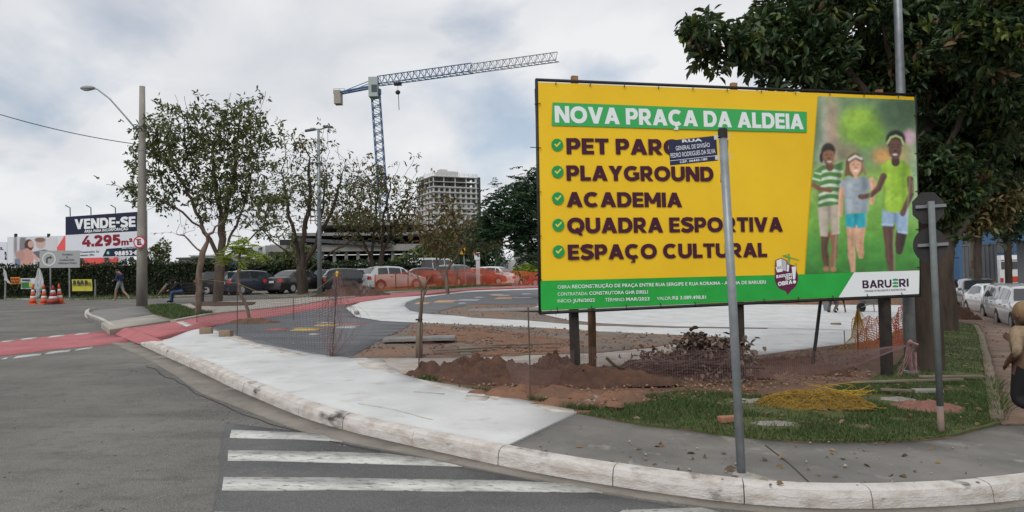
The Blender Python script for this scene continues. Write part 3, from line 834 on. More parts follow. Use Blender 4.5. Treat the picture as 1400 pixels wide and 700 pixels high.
def tree(name, label, base, trunk_px, crowns, depth, leafmats, seed=1, natt=350, step=.3, di=3.0, dk=.55, rtip=.008, rbase=.2, nleaf=5000, leaf=.13,
         bark=None, tipr=.028, wander=.14, group=None, ratio=.42, droop=.25, frond=False, whorl=0, cluster=.16, cat='tree', limbs=(), whisk=0, bias=None, clumps=None, crown_name='crown'):
    g = np.random.default_rng(seed)
    b = Vector(base)
    t = thing(name, label, cat, b, group=group)
    tr = [np.array(b) - np.array([0, 0, .1])]
    for (px, py) in trunk_px:
        tr.append(np.array(atd(px, py, depth)))
    full = [tr[0]]
    for q in tr[1:]:
        l = np.linalg.norm(q - full[-1]); k = max(1, int(l / step)); p0 = full[-1]
        for j in range(1, k + 1):
            w = g.normal(size=3) * step * .05; full.append(p0 + (q - p0) * j / k + (w if j < k else 0))
    att = ell_points(crowns, natt, depth, g)
    FP = [-1] + list(range(len(full) - 1))
    for lb_ in limbs:                             # big limbs: start on the nearest node, then through the given points
        dd = lb_[0]; q0 = np.array(atd(lb_[1][0], lb_[1][1], depth))
        j = int(np.argmin([np.linalg.norm(q0 - f) for f in full])); prev = j; cur = full[j]
        for n_, (px, py) in enumerate(lb_[2:]):
            q = np.array(atd(px, py, depth + dd * (n_ + 1) / max(1, len(lb_) - 2)))
            l = np.linalg.norm(q - cur); k = max(1, int(l / step)); p0 = cur
            for jj in range(1, k + 1):
                w = g.normal(size=3) * step * .10
                full.append(p0 + (q - p0) * jj / k + w); FP.append(prev); prev = len(full) - 1
            cur = full[-1]
    N, P = colonize(att, full, step, di, dk, wander=wander, g=g, parents=FP)
    if whisk:
        haschild = np.zeros(len(N), bool)
        for p_ in P:
            if p_ >= 0: haschild[p_] = True
        term = np.where(~haschild)[0]; N = list(N)
        for i in g.choice(term, min(whisk, len(term)), replace=False):
            cur = i; dvec = N[i] - N[P[i]]; dvec = dvec / (np.linalg.norm(dvec) + 1e-9) * .6 + np.array([0, 0, .55]) + g.normal(size=3) * .22
            for k in range(g.integers(2, 5)):
                dvec = dvec + g.normal(size=3) * .12
                N.append(N[cur] + dvec / np.linalg.norm(dvec) * step * .8); P.append(cur); cur = len(N) - 1
        N = np.array(N)
    N = N - np.array(b)
    mb, rad, ch = skeleton_mesh(N, P, rtip, rbase)
    # buttress flare at the foot
    mb.build('trunk', bark or m_bark, t, smooth=True, fix=False)
    tips = [i for i in range(len(full), len(N)) if rad[i] < tipr]
    if not tips: tips = list(range(len(full), len(N)))
    tips = np.array(tips); par = np.array([P[i] for i in tips])
    if clumps:                                   # only some twigs carry leaves
        keep = g.random(len(tips)) < clumps; tips, par = tips[keep], par[keep]
    if bias is not None:
        pr = np.array([bias(N[i] + np.array(b)) for i in tips]); pr = np.maximum(pr, 1e-3); pr /= pr.sum()
    else: pr = None
    for mi, (m, frac, lsz) in enumerate(leafmats):
        k = int(nleaf * frac)
        ii = g.choice(len(tips), k, p=pr)
        f = g.random(k)[:, None]
        pos = N[par[ii]] * (1 - f) + N[tips[ii]] * f + g.normal(size=(k, 3)) * cluster
        dr = (N[tips[ii]] - N[par[ii]]); dr /= np.linalg.norm(dr, axis=1)[:, None] + 1e-9
        if whorl:                                    # leaves in tufts round the twig ends
            nw = max(1, k // whorl); ci = np.repeat(np.arange(nw), whorl)[:k]; ci = np.concatenate([ci, g.integers(0, nw, k - len(ci))])
            ax = dr[ci] * .5 + g.normal(size=(nw, 3))[ci] * .15 + np.array([0, 0, .15])
            pos = pos[ci] + g.normal(size=(k, 3)) * lsz * .22
            rad_ = g.normal(size=(k, 3)); rad_ /= np.linalg.norm(rad_, axis=1)[:, None]
            dr = ax * .7 + rad_ * .95
        else: dr = dr * .6 + g.normal(size=(k, 3)) * .55
        if frond:
            P3, D3, Z3 = frond_arrays(pos, dr * np.array([1, 1, .45]), lsz, g)
            leaves_mesh(crown_name, P3, D3, Z3, m, g, ratio=.40, droop=.05, jitter=.12, parent=t)
        else:
            leaves_mesh(crown_name, pos, dr, lsz, m, g, ratio=ratio, droop=droop, parent=t)
    return t
lm_a = leafmat('leaves mid green', [(.055, .078, .026), (.085, .115, .036), (.12, .15, .05), (.18, .18, .075)])
lm_olive = leafmat('leaves olive brown', [(.09, .075, .028), (.12, .105, .038), (.15, .12, .045), (.15, .09, .045)])
lm_red = leafmat('leaves reddish brown', [(.12, .065, .042), (.15, .09, .05), (.17, .12, .06)])
lm_dark = leafmat('leaves dark green', [(.018, .045, .024), (.028, .065, .03), (.045, .09, .04), (.065, .115, .05)], rough=.45)
lm_big = leafmat('leaves of the big tree', [(.022, .045, .018), (.035, .065, .026), (.055, .092, .034), (.085, .125, .045)], rough=.42)
lm_new = leafmat('bright young leaves', [(.075, .115, .025), (.11, .15, .03), (.10, .10, .03)], rough=.5)
lm_dry = leafmat('dry leaves', [(.13, .085, .045), (.19, .125, .07), (.24, .17, .10)], rough=.8)
lm_lime = leafmat('lime leaves', [(.16, .24, .03), (.24, .33, .05), (.32, .40, .07)], trans=.4)
lm_hedge = leafmat('hedge leaves', [(.010, .022, .009), (.020, .040, .014), (.034, .058, .02), (.055, .075, .03)])

pA = at(297, 412, KH); dA = depth_of(pA)
tree('street_tree', 'tall broad street tree with green leaves, its trunk forking low behind the thin bare tree', pA, [(300, 380), (300, 352)],
     [(262, 205, 78, 62), (340, 200, 50, 66), (205, 258, 42, 40), (352, 282, 46, 45), (290, 170, 60, 34), (300, 262, 60, 40), (325, 155, 30, 28), (248, 158, 28, 26)], dA,
     [(lm_a, 1, .20)], seed=11, natt=1300, step=.26, di=2.6, dk=.40, rtip=.009, rbase=.22, nleaf=8200, whorl=4, cluster=.17, tipr=.026, clumps=.6, droop=.5, whisk=160,
     limbs=[(-.8, (300, 352), (280, 318), (262, 272), (240, 235)), (.6, (300, 358), (303, 310), (296, 260), (290, 200)), (1.2, (300, 352), (322, 310), (340, 262), (352, 210)), (-.6, (300, 362), (330, 335), (362, 308)), (-1, (280, 318), (250, 290), (212, 270)), (.5, (303, 310), (318, 250), (325, 180))])
pB = at(271, 430, KH); dB = depth_of(pB)
tree('thin_tree', 'thin leaning tree with bare branches on the small verge lawn', pB, [(272, 375), (277, 345), (284, 330)],
     [(255, 312, 34, 16), (300, 305, 26, 22), (225, 318, 18, 10)], dB, [(lm_dry, 1, .08)], seed=5, natt=150, step=.2, di=2.4, dk=.34, rtip=.006, rbase=.10, nleaf=40, bark=m_bark_l, whisk=30)
pC = at(344, 440, KH); dC = depth_of(pC)
tree('sapling', 'bent sapling with lime green leaves beside the red lane', pC, [(337, 418), (330, 405), (327, 395), (326, 375), (328, 358)],
     [(330, 344, 26, 13), (316, 352, 16, 8), (346, 350, 14, 10), (326, 332, 12, 8)], dC, [(lm_lime, 1, .34)], seed=8, natt=70, step=.13, di=1.5, dk=.25, rtip=.004, rbase=.045, nleaf=95, frond=True, cluster=.05, bark=m_bark_l)
pD = at(414, 402, .02); dD = depth_of(pD)
tree('dormant_tree', 'half bare spreading tree with dark limbs standing by the black saloon car', pD, [(413, 385), (412, 366)],
     [(440, 250, 56, 44), (390, 262, 30, 50), (470, 245, 28, 40), (420, 215, 38, 30), (368, 305, 24, 24), (480, 300, 30, 26), (400, 310, 30, 20)], dD,
     [(lm_a, .72, .22), (lm_olive, .28, .22)], seed=21, natt=1100, step=.36, di=4.0, dk=.55, rtip=.012, rbase=.33, nleaf=2700, whorl=4, cluster=.25, tipr=.036, bark=m_bark_d, clumps=.42, droop=.5, whisk=260,
     limbs=[(-1, (412, 372), (396, 345), (374, 330), (352, 308)), (.5, (412, 366), (404, 325), (392, 280), (385, 235)), (0, (412, 366), (416, 320), (424, 268), (422, 215)), (1, (412, 368), (432, 338), (452, 292), (470, 232)), (-.5, (412, 376), (442, 356), (478, 330), (500, 305)), (.6, (432, 338), (440, 290), (446, 240))])
pE = at(512, 395.5, .02); dE = depth_of(pE)
tree('twin_trunk_tree', 'tree with two trunks and rusty brown lower leaves beside the white hatchback', pE, [(510, 378), (508, 356)],
     [(520, 255, 56, 26), (560, 262, 28, 26), (480, 290, 34, 30), (520, 312, 60, 24), (550, 300, 30, 24)], dE,
     [(lm_a, .55, .25), (lm_red, .25, .25), (lm_olive, .2, .25)], seed=31, natt=1000, step=.42, di=4.5, dk=.62, rtip=.012, rbase=.26, nleaf=3500, whorl=4, cluster=.3, tipr=.04, bark=m_bark_d, clumps=.5, droop=.5, whisk=200,
     limbs=[(0, (512, 394), (520, 376), (521, 352), (534, 322), (556, 275)), (.5, (508, 356), (494, 325), (474, 292)), (-.5, (508, 356), (512, 310), (516, 262)), (.5, (521, 352), (524, 300), (535, 250)), (-.5, (534, 330), (560, 310)), (.6, (505, 350), (480, 330), (462, 322))])
pF = at(612, 402, KH); dF = depth_of(pF)
tree('young_tree', 'young slim tree with drooping olive leaves in front of the white van', pF, [(611, 385), (608, 355)],
     [(622, 312, 34, 24), (592, 322, 22, 18), (648, 326, 24, 18), (604, 342, 24, 12), (634, 344, 24, 12)], dF,
     [(lm_olive, .75, .36), (lm_red, .15, .32), (lm_a, .1, .3)], seed=41, natt=420, step=.4, di=5, dk=.6, rtip=.01, rbase=.10, nleaf=760, cluster=.3, tipr=.04, droop=.9, ratio=.36, bark=m_bark_l, whisk=60,
     limbs=[(.5, (611, 385), (600, 365), (590, 330)), (-.5, (608, 365), (630, 340), (646, 318))])
pG = atd(770, 412, 33); pG.z = G(pG.x, pG.y); dG = depth_of(pG)
tree('feathery_tree', 'dense dark tree of feathery fronds showing beside the yellow hoarding', pG, [(762, 386)],
     [(700, 290, 46, 46), (735, 262, 38, 30), (690, 322, 42, 24), (740, 320, 50, 36), (720, 345, 44, 12), (785, 300, 40, 60), (668, 300, 22, 24)], dG,
     [(lm_dark, 1, .55)], seed=51, natt=420, step=.34, di=3.6, dk=.6, rtip=.01, rbase=.14, nleaf=2300, frond=True, cluster=.25, tipr=.04, bark=m_bark_d,
     limbs=[(0, (762, 386), (740, 366), (712, 352), (690, 335)), (.5, (762, 386), (742, 352), (716, 310)), (0, (762, 386), (760, 330), (748, 270)), (1, (762, 386), (785, 330), (790, 290))])
# the two big trees at the right
pH = at(1268, 506, KH); dH = depth_of(pH)
tree('big_tree', 'large shade tree right behind the hoarding, thick furrowed trunk and overhanging dark crown', pH, [(1266, 470), (1262, 420), (1256, 330), (1250, 250)],
     [(1000, 62, 84, 40, -.8), (955, 42, 44, 26, -1.2), (1070, 92, 60, 36, -.5), (1110, 20, 110, 70, .3), (1190, 80, 90, 70, 1.0), (1290, 60, 110, 100, .6), (1370, 40, 80, 70, -1.5),
      (1200, -60, 190, 60, 1.0), (1290, 170, 60, 70, .8), (1380, 140, 60, 60, -.8), (1330, 200, 70, 50, 0), (1300, 250, 50, 40, -.6)], dH,
     [(lm_big, .86, .165), (lm_new, .10, .16), (lm_dry, .04, .16)], seed=61, natt=1500, step=.24, di=2.6, dk=.38, rtip=.006, rbase=.26, nleaf=44000, whorl=8, cluster=.12, tipr=.020, bark=m_bark_d, droop=.3, ratio=.40,
     limbs=[(-1, (1256, 330), (1215, 215), (1150, 130), (1080, 95), (1000, 70), (940, 40)), (.5, (1252, 270), (1190, 140), (1130, 40)), (0, (1250, 250), (1240, 130), (1200, 20)), (-1.5, (1256, 300), (1300, 200), (1340, 110), (1380, 40)), (1, (1250, 260), (1275, 150), (1290, 60)), (-.8, (1262, 400), (1300, 300), (1345, 230), (1385, 170))])
pI = at(1297, 452, KH); dI = depth_of(pI)
tree('big_tree', 'second shade tree just behind the big one, dark crown above the parked cars', pI, [(1296, 420), (1290, 380), (1292, 340)],
     [(1330, 120, 90, 80, 0), (1390, 170, 60, 70, -1.5), (1300, 230, 60, 50, .5), (1350, 60, 100, 60, 0), (1420, 100, 70, 90, -1), (1275, 170, 60, 90, 1), (1250, 240, 40, 60, 1), (1235, 110, 50, 80, 1), (1370, 230, 60, 34, 0), (1280, 290, 36, 40, .5), (1310, 180, 60, 60, -.8)], dI,
     [(lm_big, .92, .24), (lm_dry, .08, .22)], seed=71, natt=1100, step=.34, di=3.5, dk=.55, rtip=.008, rbase=.25, nleaf=38000, whorl=8, cluster=.2, tipr=.03, bark=m_bark_d, droop=.35, ratio=.40,
     limbs=[(0, (1292, 340), (1276, 260), (1262, 170)), (.5, (1292, 340), (1308, 260), (1320, 150)), (-1, (1291, 360), (1330, 290), (1375, 220), (1400, 170)), (0, (1292, 345), (1290, 240), (1285, 120))])
for k, (px, cr, d, lab, mm) in enumerate([(1336, [(1330, 250, 32, 34), (1358, 275, 34, 34), (1310, 290, 22, 24)], 42, 'bushy olive tree above the grey gate behind the trunk', lm_olive),
                                     (1378, [(1372, 262, 40, 40), (1410, 250, 36, 44), (1386, 300, 32, 24)], 46, 'bushy dark tree hanging over the white lorry', lm_dark)]):
    p = atd(px, 372, d); p.z = G(p.x, p.y)
    tree('background_tree', lab, p, [(px, 350), (px + 2, 318)], cr, d, [(mm, .85, .42), (lm_a, .15, .4)], seed=80 + k, natt=260, step=.5, di=5, dk=.8, rtip=.014, rbase=.2, nleaf=4200, cluster=.4, tipr=.05, group='trees along the side street', bark=m_bark_d)

# ------------------------------------------------------------------ hedges and shrubs
def leafy(name, label, pts_fn, n, size, m, core=None, seed=3, kind=None, cat=None, group=None, loc=(0, 0, 0), coremat=None):
    g = np.random.default_rng(seed)
    t = thing(name, label, cat, loc, group=group) if kind is None else None
    pos = pts_fn(n, g) - np.array(loc)
    o = leaves_mesh('foliage' if t else name, pos, g.normal(size=(n, 3)), size, m, g, ratio=.55, droop=.3, parent=t)
    if t and core is not None: core.build('stems', coremat or m_bark_d, t)
    if kind: tag(o, label, cat, kind=kind)
    return t or o
def hedge(name, label, px0, px1, dep0, dep1, h0, h1, thick, n, seed, size=.15, m=None, group=None):
    a = atd(px0, 400, dep0); b = atd(px1, 400, dep1)
    a.z = G(a.x, a.y); b.z = G(b.x, b.y)
    u = (b - a); L = u.length; u.normalize(); nn = Vector((-u.y, u.x, 0))
    def f(n, g):
        t = g.random(n); face = g.random(n)
        hh = h0 + (h1 - h0) * t + .10 * np.sin(t * L * 1.3) + .06 * np.sin(t * L * 4.1)
        z = g.random(n) ** .8 * hh; off = np.where(face < .6, -thick / 2, g.uniform(-thick / 2, thick / 2, n)) + g.normal(size=n) * .10
        z = np.where(face > .82, hh + np.abs(g.normal(size=n)) * .07, z)
        P = np.array(a)[None] + np.array(u)[None] * (t * L)[:, None] + np.array(nn)[None] * off[:, None]
        P[:, 2] += z
        return P
    core = MB()
    ang = math.atan2(u.y, u.x); mid = (a + b) / 2
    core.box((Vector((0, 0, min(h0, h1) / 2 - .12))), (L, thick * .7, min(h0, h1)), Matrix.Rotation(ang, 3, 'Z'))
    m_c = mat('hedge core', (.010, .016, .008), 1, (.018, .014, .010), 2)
    return leafy(name, label, f, n, size, m or lm_hedge, core, seed, cat='hedge', loc=mid, group=group, coremat=m_c)
hedge('hedge', 'long dark green clipped hedge along the far kerb behind the traffic cones', -330, 310, 48.5, 47, 2.15, 2.1, .7, 17000, 4)
hedge('hedge', 'brownish hedge behind the parked cars, left of the white van', 300, 575, 57, 64, 1.9, 2.1, .9, 6000, 6, size=.24)
def blob_fn(ells, depth):
    def f(n, g): return ell_points(ells, n, depth, g, shell=.35)[:n] if True else None
    return f
def shrub(name, label, ells, depth, n, size, m, seed, group=None, cat='shrub'):
    g = np.random.default_rng(seed)
    x = ells[0][0]; p = atd(x, 395, depth); p.z = G(p.x, p.y)
    pos = ell_points(ells, n, depth, g, shell=.3); n = len(pos)
    t = thing(name, label, cat, p, group=group)
    leaves_mesh('foliage', pos - np.array(p), g.normal(size=(n, 3)), size, m, g, ratio=.5, droop=.3, parent=t)
    mb = MB()
    for e in ells:
        c = atd(e[0], e[1], depth) - p
        for k in range(3):
            q = c + Vector((g.normal() * .3, g.normal() * .3, g.random() * S(e[3], depth) * .5))
            mb.tube([(c.x * .2, c.y * .2, 0), (c * .5 + Vector((g.normal() * .1, 0, 0))), q], [.06, .04, .015], n=5)
    mb.build('stems', m_bark_d, t)
    return t
shrub('shrub', 'wide dark bush behind the black saloon car', [(385, 362, 40, 18), (410, 352, 26, 20), (360, 366, 22, 12)], 60, 2600, .3, lm_a, 1, 'bushes behind the parking lane')
shrub('shrub', 'tall bush beside the white van, right of the brown hedge', [(555, 362, 26, 14), (580, 352, 26, 16), (600, 345, 30, 26)], 72, 2600, .36, lm_a, 2, 'bushes behind the parking lane')
shrub('shrub', 'large dark thicket behind the yellow road sign', [(640, 348, 36, 28), (620, 335, 30, 24), (668, 352, 22, 24)], 82, 3800, .42, lm_dark, 3, 'bushes behind the parking lane')
shrub('shrub', 'pale leafy bush in front of the grey building by the hoarding edge', [(716, 370, 16, 8), (728, 366, 12, 8)], 62, 700, .3, lm_lime, 4, 'bushes behind the parking lane')
shrub('shrub', 'brown bare thicket rising above the concrete building', [(655, 318, 22, 20), (672, 330, 18, 22)], 95, 1500, .4, lm_olive, 5, 'bushes behind the parking lane')
shrub('shrub', 'round green bush behind the hedge right of the utility pole', [(212, 352, 14, 18), (222, 344, 12, 18)], 52, 900, .2, lm_a, 9, 'bushes behind the parking lane')

# ------------------------------------------------------------------ buildings
m_bconc = mat('raw building concrete', (.27, .265, .25), .9, (.20, .195, .185), .5, bump=.2, bscale=4, col3=(.16, .15, .14), scale3=.9, lo3=.58, hi3=.75)
m_bpale = mat('pale tower concrete', (.52, .52, .50), .9, (.44, .44, .43), .15)
m_bwhite = mat('pale rendered wall', (.52, .53, .54), .85, (.44, .45, .46), .3)
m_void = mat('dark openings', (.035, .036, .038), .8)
m_win = mat('window glass', (.05, .06, .07), .15, spec=.6)
m_steelb = mat('blue painted steel', (.035, .085, .17), .5, (.05, .11, .20), 1.2)
m_roofd = mat('dark roofing', (.055, .06, .07), .7, (.08, .085, .09), 1)
m_rust = mat('rusty scaffolding', (.15, .09, .06), .9)
# tower under construction, far behind
D = 430
tp = atd(613, 388, D); tp.z = 0
tw = thing('apartment_tower', 'pale unfinished apartment tower with open top floors far behind the trees', 'building', (tp.x, tp.y, 0), rz=R(28))
u = S(1, D)
Ht = (389 - 250) * u + 1.6
w1, w2 = 27.5, 26.0
fl = 3.0; nfl = int(Ht / fl)
mb = MB(); mb.box((0, 0, Ht / 2 - fl), (w1 - 1.2, w2 - 1.2, Ht - 2 * fl)); mb.build('wall', m_bpale, tw)
mb = MB()
for k in range(1, nfl + 1): mb.box((0, 0, k * fl), (w1 + (.8 if k > nfl - 5 else .15), w2 + (.8 if k > nfl - 5 else .15), .32))
mb.build('floor_slab', m_bpale, tw)
for qx, qy in [(a_, b_) for a_ in (-.48, .48) for b_ in (-.48, .48)] + [(q, -.48) for q in (-.25, 0, .25)] + [(-.48, q) for q in (-.25, 0, .25)]:
    mb = MB(); mb.box((qx * w1, qy * w2, nfl * fl / 2), (.5, .5, nfl * fl - .2)); mb.build('column', m_bpale, tw)
for k in range(1, nfl):
    for q in (-.42, -.30, -.18, -.06, .06, .18, .30, .42):
        top = k > nfl - 6
        ww, hh = ((1.9, 1.7) if top else (1.2, 1.3))
        mbw = MB(); mbw.box((q * w1, -w2 / 2 + .55, (k + .5) * fl), (ww, .16, hh)); mbw.build('window', m_void if top else m_win, tw)
    for q in (-.38, -.19, 0, .19, .38):
        if k < nfl - 12: continue
        mbw = MB(); mbw.box((-w1 / 2 + .55, q * w2, (k + .5) * fl), (.16, 1.5, 1.5)); mbw.build('window', m_void, tw)
mb = MB(); mb.box((0, 0, Ht + 1.8), (11, 10, 3.8)); mb.box((-2.5, 0, Ht + 4.2), (4.5, 5, 1.6)); mb.build('roof_core', m_bpale, tw)
mb = MB(); nR = 10
for k in range(nR + 1):
    x = -w1 / 2 + w1 * k / nR
    for y in (-w2 / 2, w2 / 2): mb.box((x, y, Ht + .3), (.12, .12, 2.2)); mb.box((-w1 / 2 if y < 0 else w1 / 2, x * w2 / w1, Ht + .3), (.12, .12, 2.2))
for zz in (.5, 1.3):
    for s_ in (-1, 1): mb.box((0, s_ * w2 / 2, Ht + zz), (w1, .1, .1)); mb.box((s_ * w1 / 2, 0, Ht + zz), (.1, w2, .1))
mb.build('railing', mat('railing metal', (.35, .37, .40), .6), tw)
mb = MB(); mb.box((w1 * .62, -w2 * .3, Ht / 2), (1.6, 1.6, Ht + 1)); mb.build('hoist_mast', m_roofd, tw)

# low concrete building with ramps of slabs
D = 105
lp = atd(520, 388, D)
lb = thing('concrete_building', 'long unfinished concrete building of stacked slabs behind the half bare trees', 'building', (lp.x, lp.y, G(lp.x, lp.y)), rz=R(13))
def lx(px): return S(px - 520, D)
def lz(py): return S(388 - py, D)
mb = MB()
mb.box((lx(525), 6, lz(380)), (S(170, D), 11, S(20, D)))
mb.build('wall', m_bconc, lb)
for z0, z1, x0, x1, nm in [(343, 334, 372, 640, 'floor_slab'), (322, 318, 400, 600, 'floor_slab'), (366, 359, 372, 640, 'floor_slab'), (308, 303, 440, 582, 'floor_slab')]:
    mb = MB(); mb.box((lx((x0 + x1) / 2), 5.0, (lz(z0) + lz(z1)) / 2), (S(x1 - x0, D), 13, lz(z1) - lz(z0))); mb.build(nm, m_bconc, lb)
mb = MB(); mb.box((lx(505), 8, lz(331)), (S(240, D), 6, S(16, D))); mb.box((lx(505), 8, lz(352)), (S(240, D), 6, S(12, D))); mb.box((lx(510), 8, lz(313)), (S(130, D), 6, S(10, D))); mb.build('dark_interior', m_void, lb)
for k in range(17):
    x = 382 + k * 15.5
    mb = MB(); mb.box((lx(x), -.6, lz(362)), (.45, .5, S(38, D))); mb.build('column', m_bconc, lb)
mb = MB()
mb.box((lx(470), -1.2, lz(331)), (S(130, D), 1.6, .5), Matrix.Rotation(R(4), 3, 'Y')); mb.build('awning', m_roofd, lb)
mb = MB()
for k in range(26):
    x = 428 + k * 6; mb.tube([(lx(x), 3, lz(303)), (lx(x), 3, lz(288 + (k % 3) * 2))], .07, 5)
for zz in (298, 292): mb.tube([(lx(426), 3, lz(zz)), (lx(584), 3, lz(zz))], .07, 5)
mb.build('scaffolding', m_rust, lb)
# blue steel roof and columns at the left of it
D = 100
bp_ = atd(375, 388, D)
bs = thing('blue_roof_hall', 'low hall with a sloping blue steel roof and pale columns left of the concrete building', 'building', (bp_.x, bp_.y, G(bp_.x, bp_.y)), rz=R(8))
def z_(py): return S(388 - py, D)
mb = MB(); mb.box((0, 3, z_(353)), (S(118, D), 8, .9), Matrix.Rotation(R(-5), 3, 'Y')); mb.build('roof', m_steelb, bs)
mb = MB(); mb.box((0, 4, z_(372)), (S(112, D), 6, S(26, D))); mb.build('wall', m_bconc, bs)
for k in range(7):
    mb = MB(); mb.box((S(-28 + k * 12, D), 2 + (k % 2), z_(342)), (.8, .8, S(18 + (k % 3) * 4, D))); mb.build('column', m_bwhite, bs)
# pale low sheds on the skyline at the left, and the white box and grey house in the middle
def house(label, px0, px1, ytop, D, rz, depthm, m, roofm=None, nwin=3, name='building', ybase=395):
    p = atd((px0 + px1) / 2, ybase, D); g0 = G(p.x, p.y)
    t = thing(name, label, 'building', (p.x, p.y, g0), rz=rz)
    w = S(px1 - px0, D); h = CAMP.z + (atd((px0 + px1) / 2, ytop, D).z - CAMP.z) - g0
    mb = MB(); mb.box((0, depthm / 2, h / 2), (w, depthm, h)); mb.build('wall', m, t)
    mb = MB(); mb.box((0, depthm / 2, h + .1), (w + .5, depthm + .5, .2)); mb.build('roof', roofm or m_roofd, t)
    for k in range(nwin):
        mb = MB(); mb.box((w * (-.36 + .72 * k / max(1, nwin - 1)), -.02, h * .62), (w * .12, .1, h * .2)); mb.build('window', m_win, t)
    return t
house('long pale warehouse on the skyline above the hedge, left of the forked tree', 262, 312, 350, 120, R(5), 14, m_bwhite, m_bwhite, 4)
house('low dark roofed shed on the skyline right of the utility pole', 244, 268, 354, 95, R(-4), 10, m_bconc, m_roofd, 2)
house('white walled house behind the lime sapling', 318, 352, 340, 130, R(3), 12, m_bwhite, None, 3)
house('grey gabled house beside the edge of the yellow hoarding', 703, 775, 338, 95, R(-6), 12, m_bconc, None, 3)
# white container
cp = atd(692, 383, 84); cg = G(cp.x, cp.y)
ct = thing('storage_container', 'tall white storage container behind the fenced cars', 'container', (cp.x, cp.y, cg), rz=R(-8))
w, h = S(27, 84), S(29, 84)
mb = MB(); mb.box((0, 1.3, h / 2 + .3), (w, 2.6, h)); mb.build('body', m_bwhite, ct)
for s_ in (-1, 1):
    mb = MB(); mb.box((s_ * w * .245, -.03, h / 2 + .3), (w * .46, .08, h * .94))
    dr = mb.build('door', m_bwhite, ct)
    mb = MB(); mb.tube([(s_ * w * .09, -.11, .5), (s_ * w * .09, -.11, h)], .04, 6); mb.build('locking_bar', m_bconc, dr)
# right side street: blue house, grey gate wall
m_bluew = mat('blue wall', (.045, .10, .19), .8, (.06, .12, .21), .8)
m_gatew = mat('grey metal gate', (.17, .18, .195), .6, (.14, .15, .165), 1.2)
hb = house('blue walled building above the gate on the side street', 1318, 1480, 300, 70, R(-20), 10, m_bluew, m_roofd, 4)
def wallseg(name, label, px0, d0, px1, d1, ytop, m, cat, thick=.2, ribs=0):
    a = atd(px0, 380, d0); b = atd(px1, 380, d1); a.z = G(a.x, a.y); b.z = G(b.x, b.y)
    h = atd(px0, ytop, d0).z - a.z; u = b - a; L = u.length; mid = (a + b) / 2; mid.z = min(a.z, b.z)
    t = thing(name, label, cat, mid, rz=math.atan2(u.y, u.x))
    mb = MB(); mb.box((0, 0, h / 2), (L, thick, h)); mb.build('panel', m, t)
    for k in range(ribs):
        mb = MB(); mb.box((-L / 2 + L * (k + .5) / ribs, -thick / 2 - .03, h / 2), (.08, .06, h * .96)); mb.build('rib', m, t)
    mb = MB(); mb.box((0, 0, h + .05), (L + .1, thick + .1, .1)); mb.build('coping', m, t)
    return t
wallseg('gate', 'wide grey sheet metal gate behind the dark green car', 1318, 52, 1363, 50, 336, m_gatew, 'gate', ribs=8)
wallseg('wall', 'grey rendered wall right of the white lorry', 1393, 47, 1470, 44, 330, m_gatew, 'wall')
wallseg('door', 'bright blue metal door beyond the dark clothed person', 1300, 56, 1311, 56, 352, m_bluew, 'door')
# ------------------------------------------------------------------ the hoarding
m_yel = mat('yellow banner print', lin(244, 200, 36), .5, tuple(c * .94 for c in lin(242, 196, 34)[:3]), .8, spec=.3)
m_green = mat('green banner print', lin(44, 176, 72), .5, tuple(c * .93 for c in lin(36, 158, 62)[:3]), 1.2)
m_bandg = mat('green title band', lin(62, 172, 92), .5)
m_wht = mat('white print', lin(232, 236, 238), .5)
m_wine = mat('wine lettering', lin(68, 22, 44), .5)
m_wine2 = mat('wine emblem', lin(98, 32, 70), .5)
m_blackm = mat('black painted steel', (.016, .016, .018), .55, (.03, .03, .032), 5)
m_blackw = mat('black painted timber', (.02, .018, .017), .8, (.04, .032, .026), 8)
m_wood = mat('weathered wood', (.22, .13, .07), .85, (.13, .075, .045), 9, bump=.5)
m_tie = mat('cable tie', (.02, .02, .02), .5)
m_galv = mat('galvanised steel', (.30, .325, .34), .45, (.22, .24, .255), 7, metal=.35, bump=.05, bscale=20)
dL, dR = 3.0 / 313 * FPX, 3.0 / 270 * FPX
cBL, cTL, cTR, cBR = atd(738, 425, dL), atd(736, 112, dL), atd(1251, 132, dR), atd(1256, 402, dR)
cTL.z = cBL.z + 3; cTL.x, cTL.y = cBL.x, cBL.y
PB = Plane(cBL, cBR - cBL, (0, 0, 1))
BW = (cBR - cBL).length; BH = 3.0
bl = at(788, 540, KH)
hoard = thing('hoarding', 'big yellow and green construction hoarding announcing a new square, with a photo of running children', 'billboard', M=PB.M)
def flat(parent, name, pts, m, y, label=None, thick=.0):
    mb = MB(); mb.add([(x, y, z) for x, z in pts], [tuple(range(len(pts)))])
    o = mb.build(name, m, parent, fix=False)
    if o.data.polygons[0].normal.y > 0:
        bm = bmesh.new(); bm.from_mesh(o.data); bmesh.ops.reverse_faces(bm, faces=bm.faces); bm.to_mesh(o.data); bm.free()
    if label: o['label'] = label
    return o
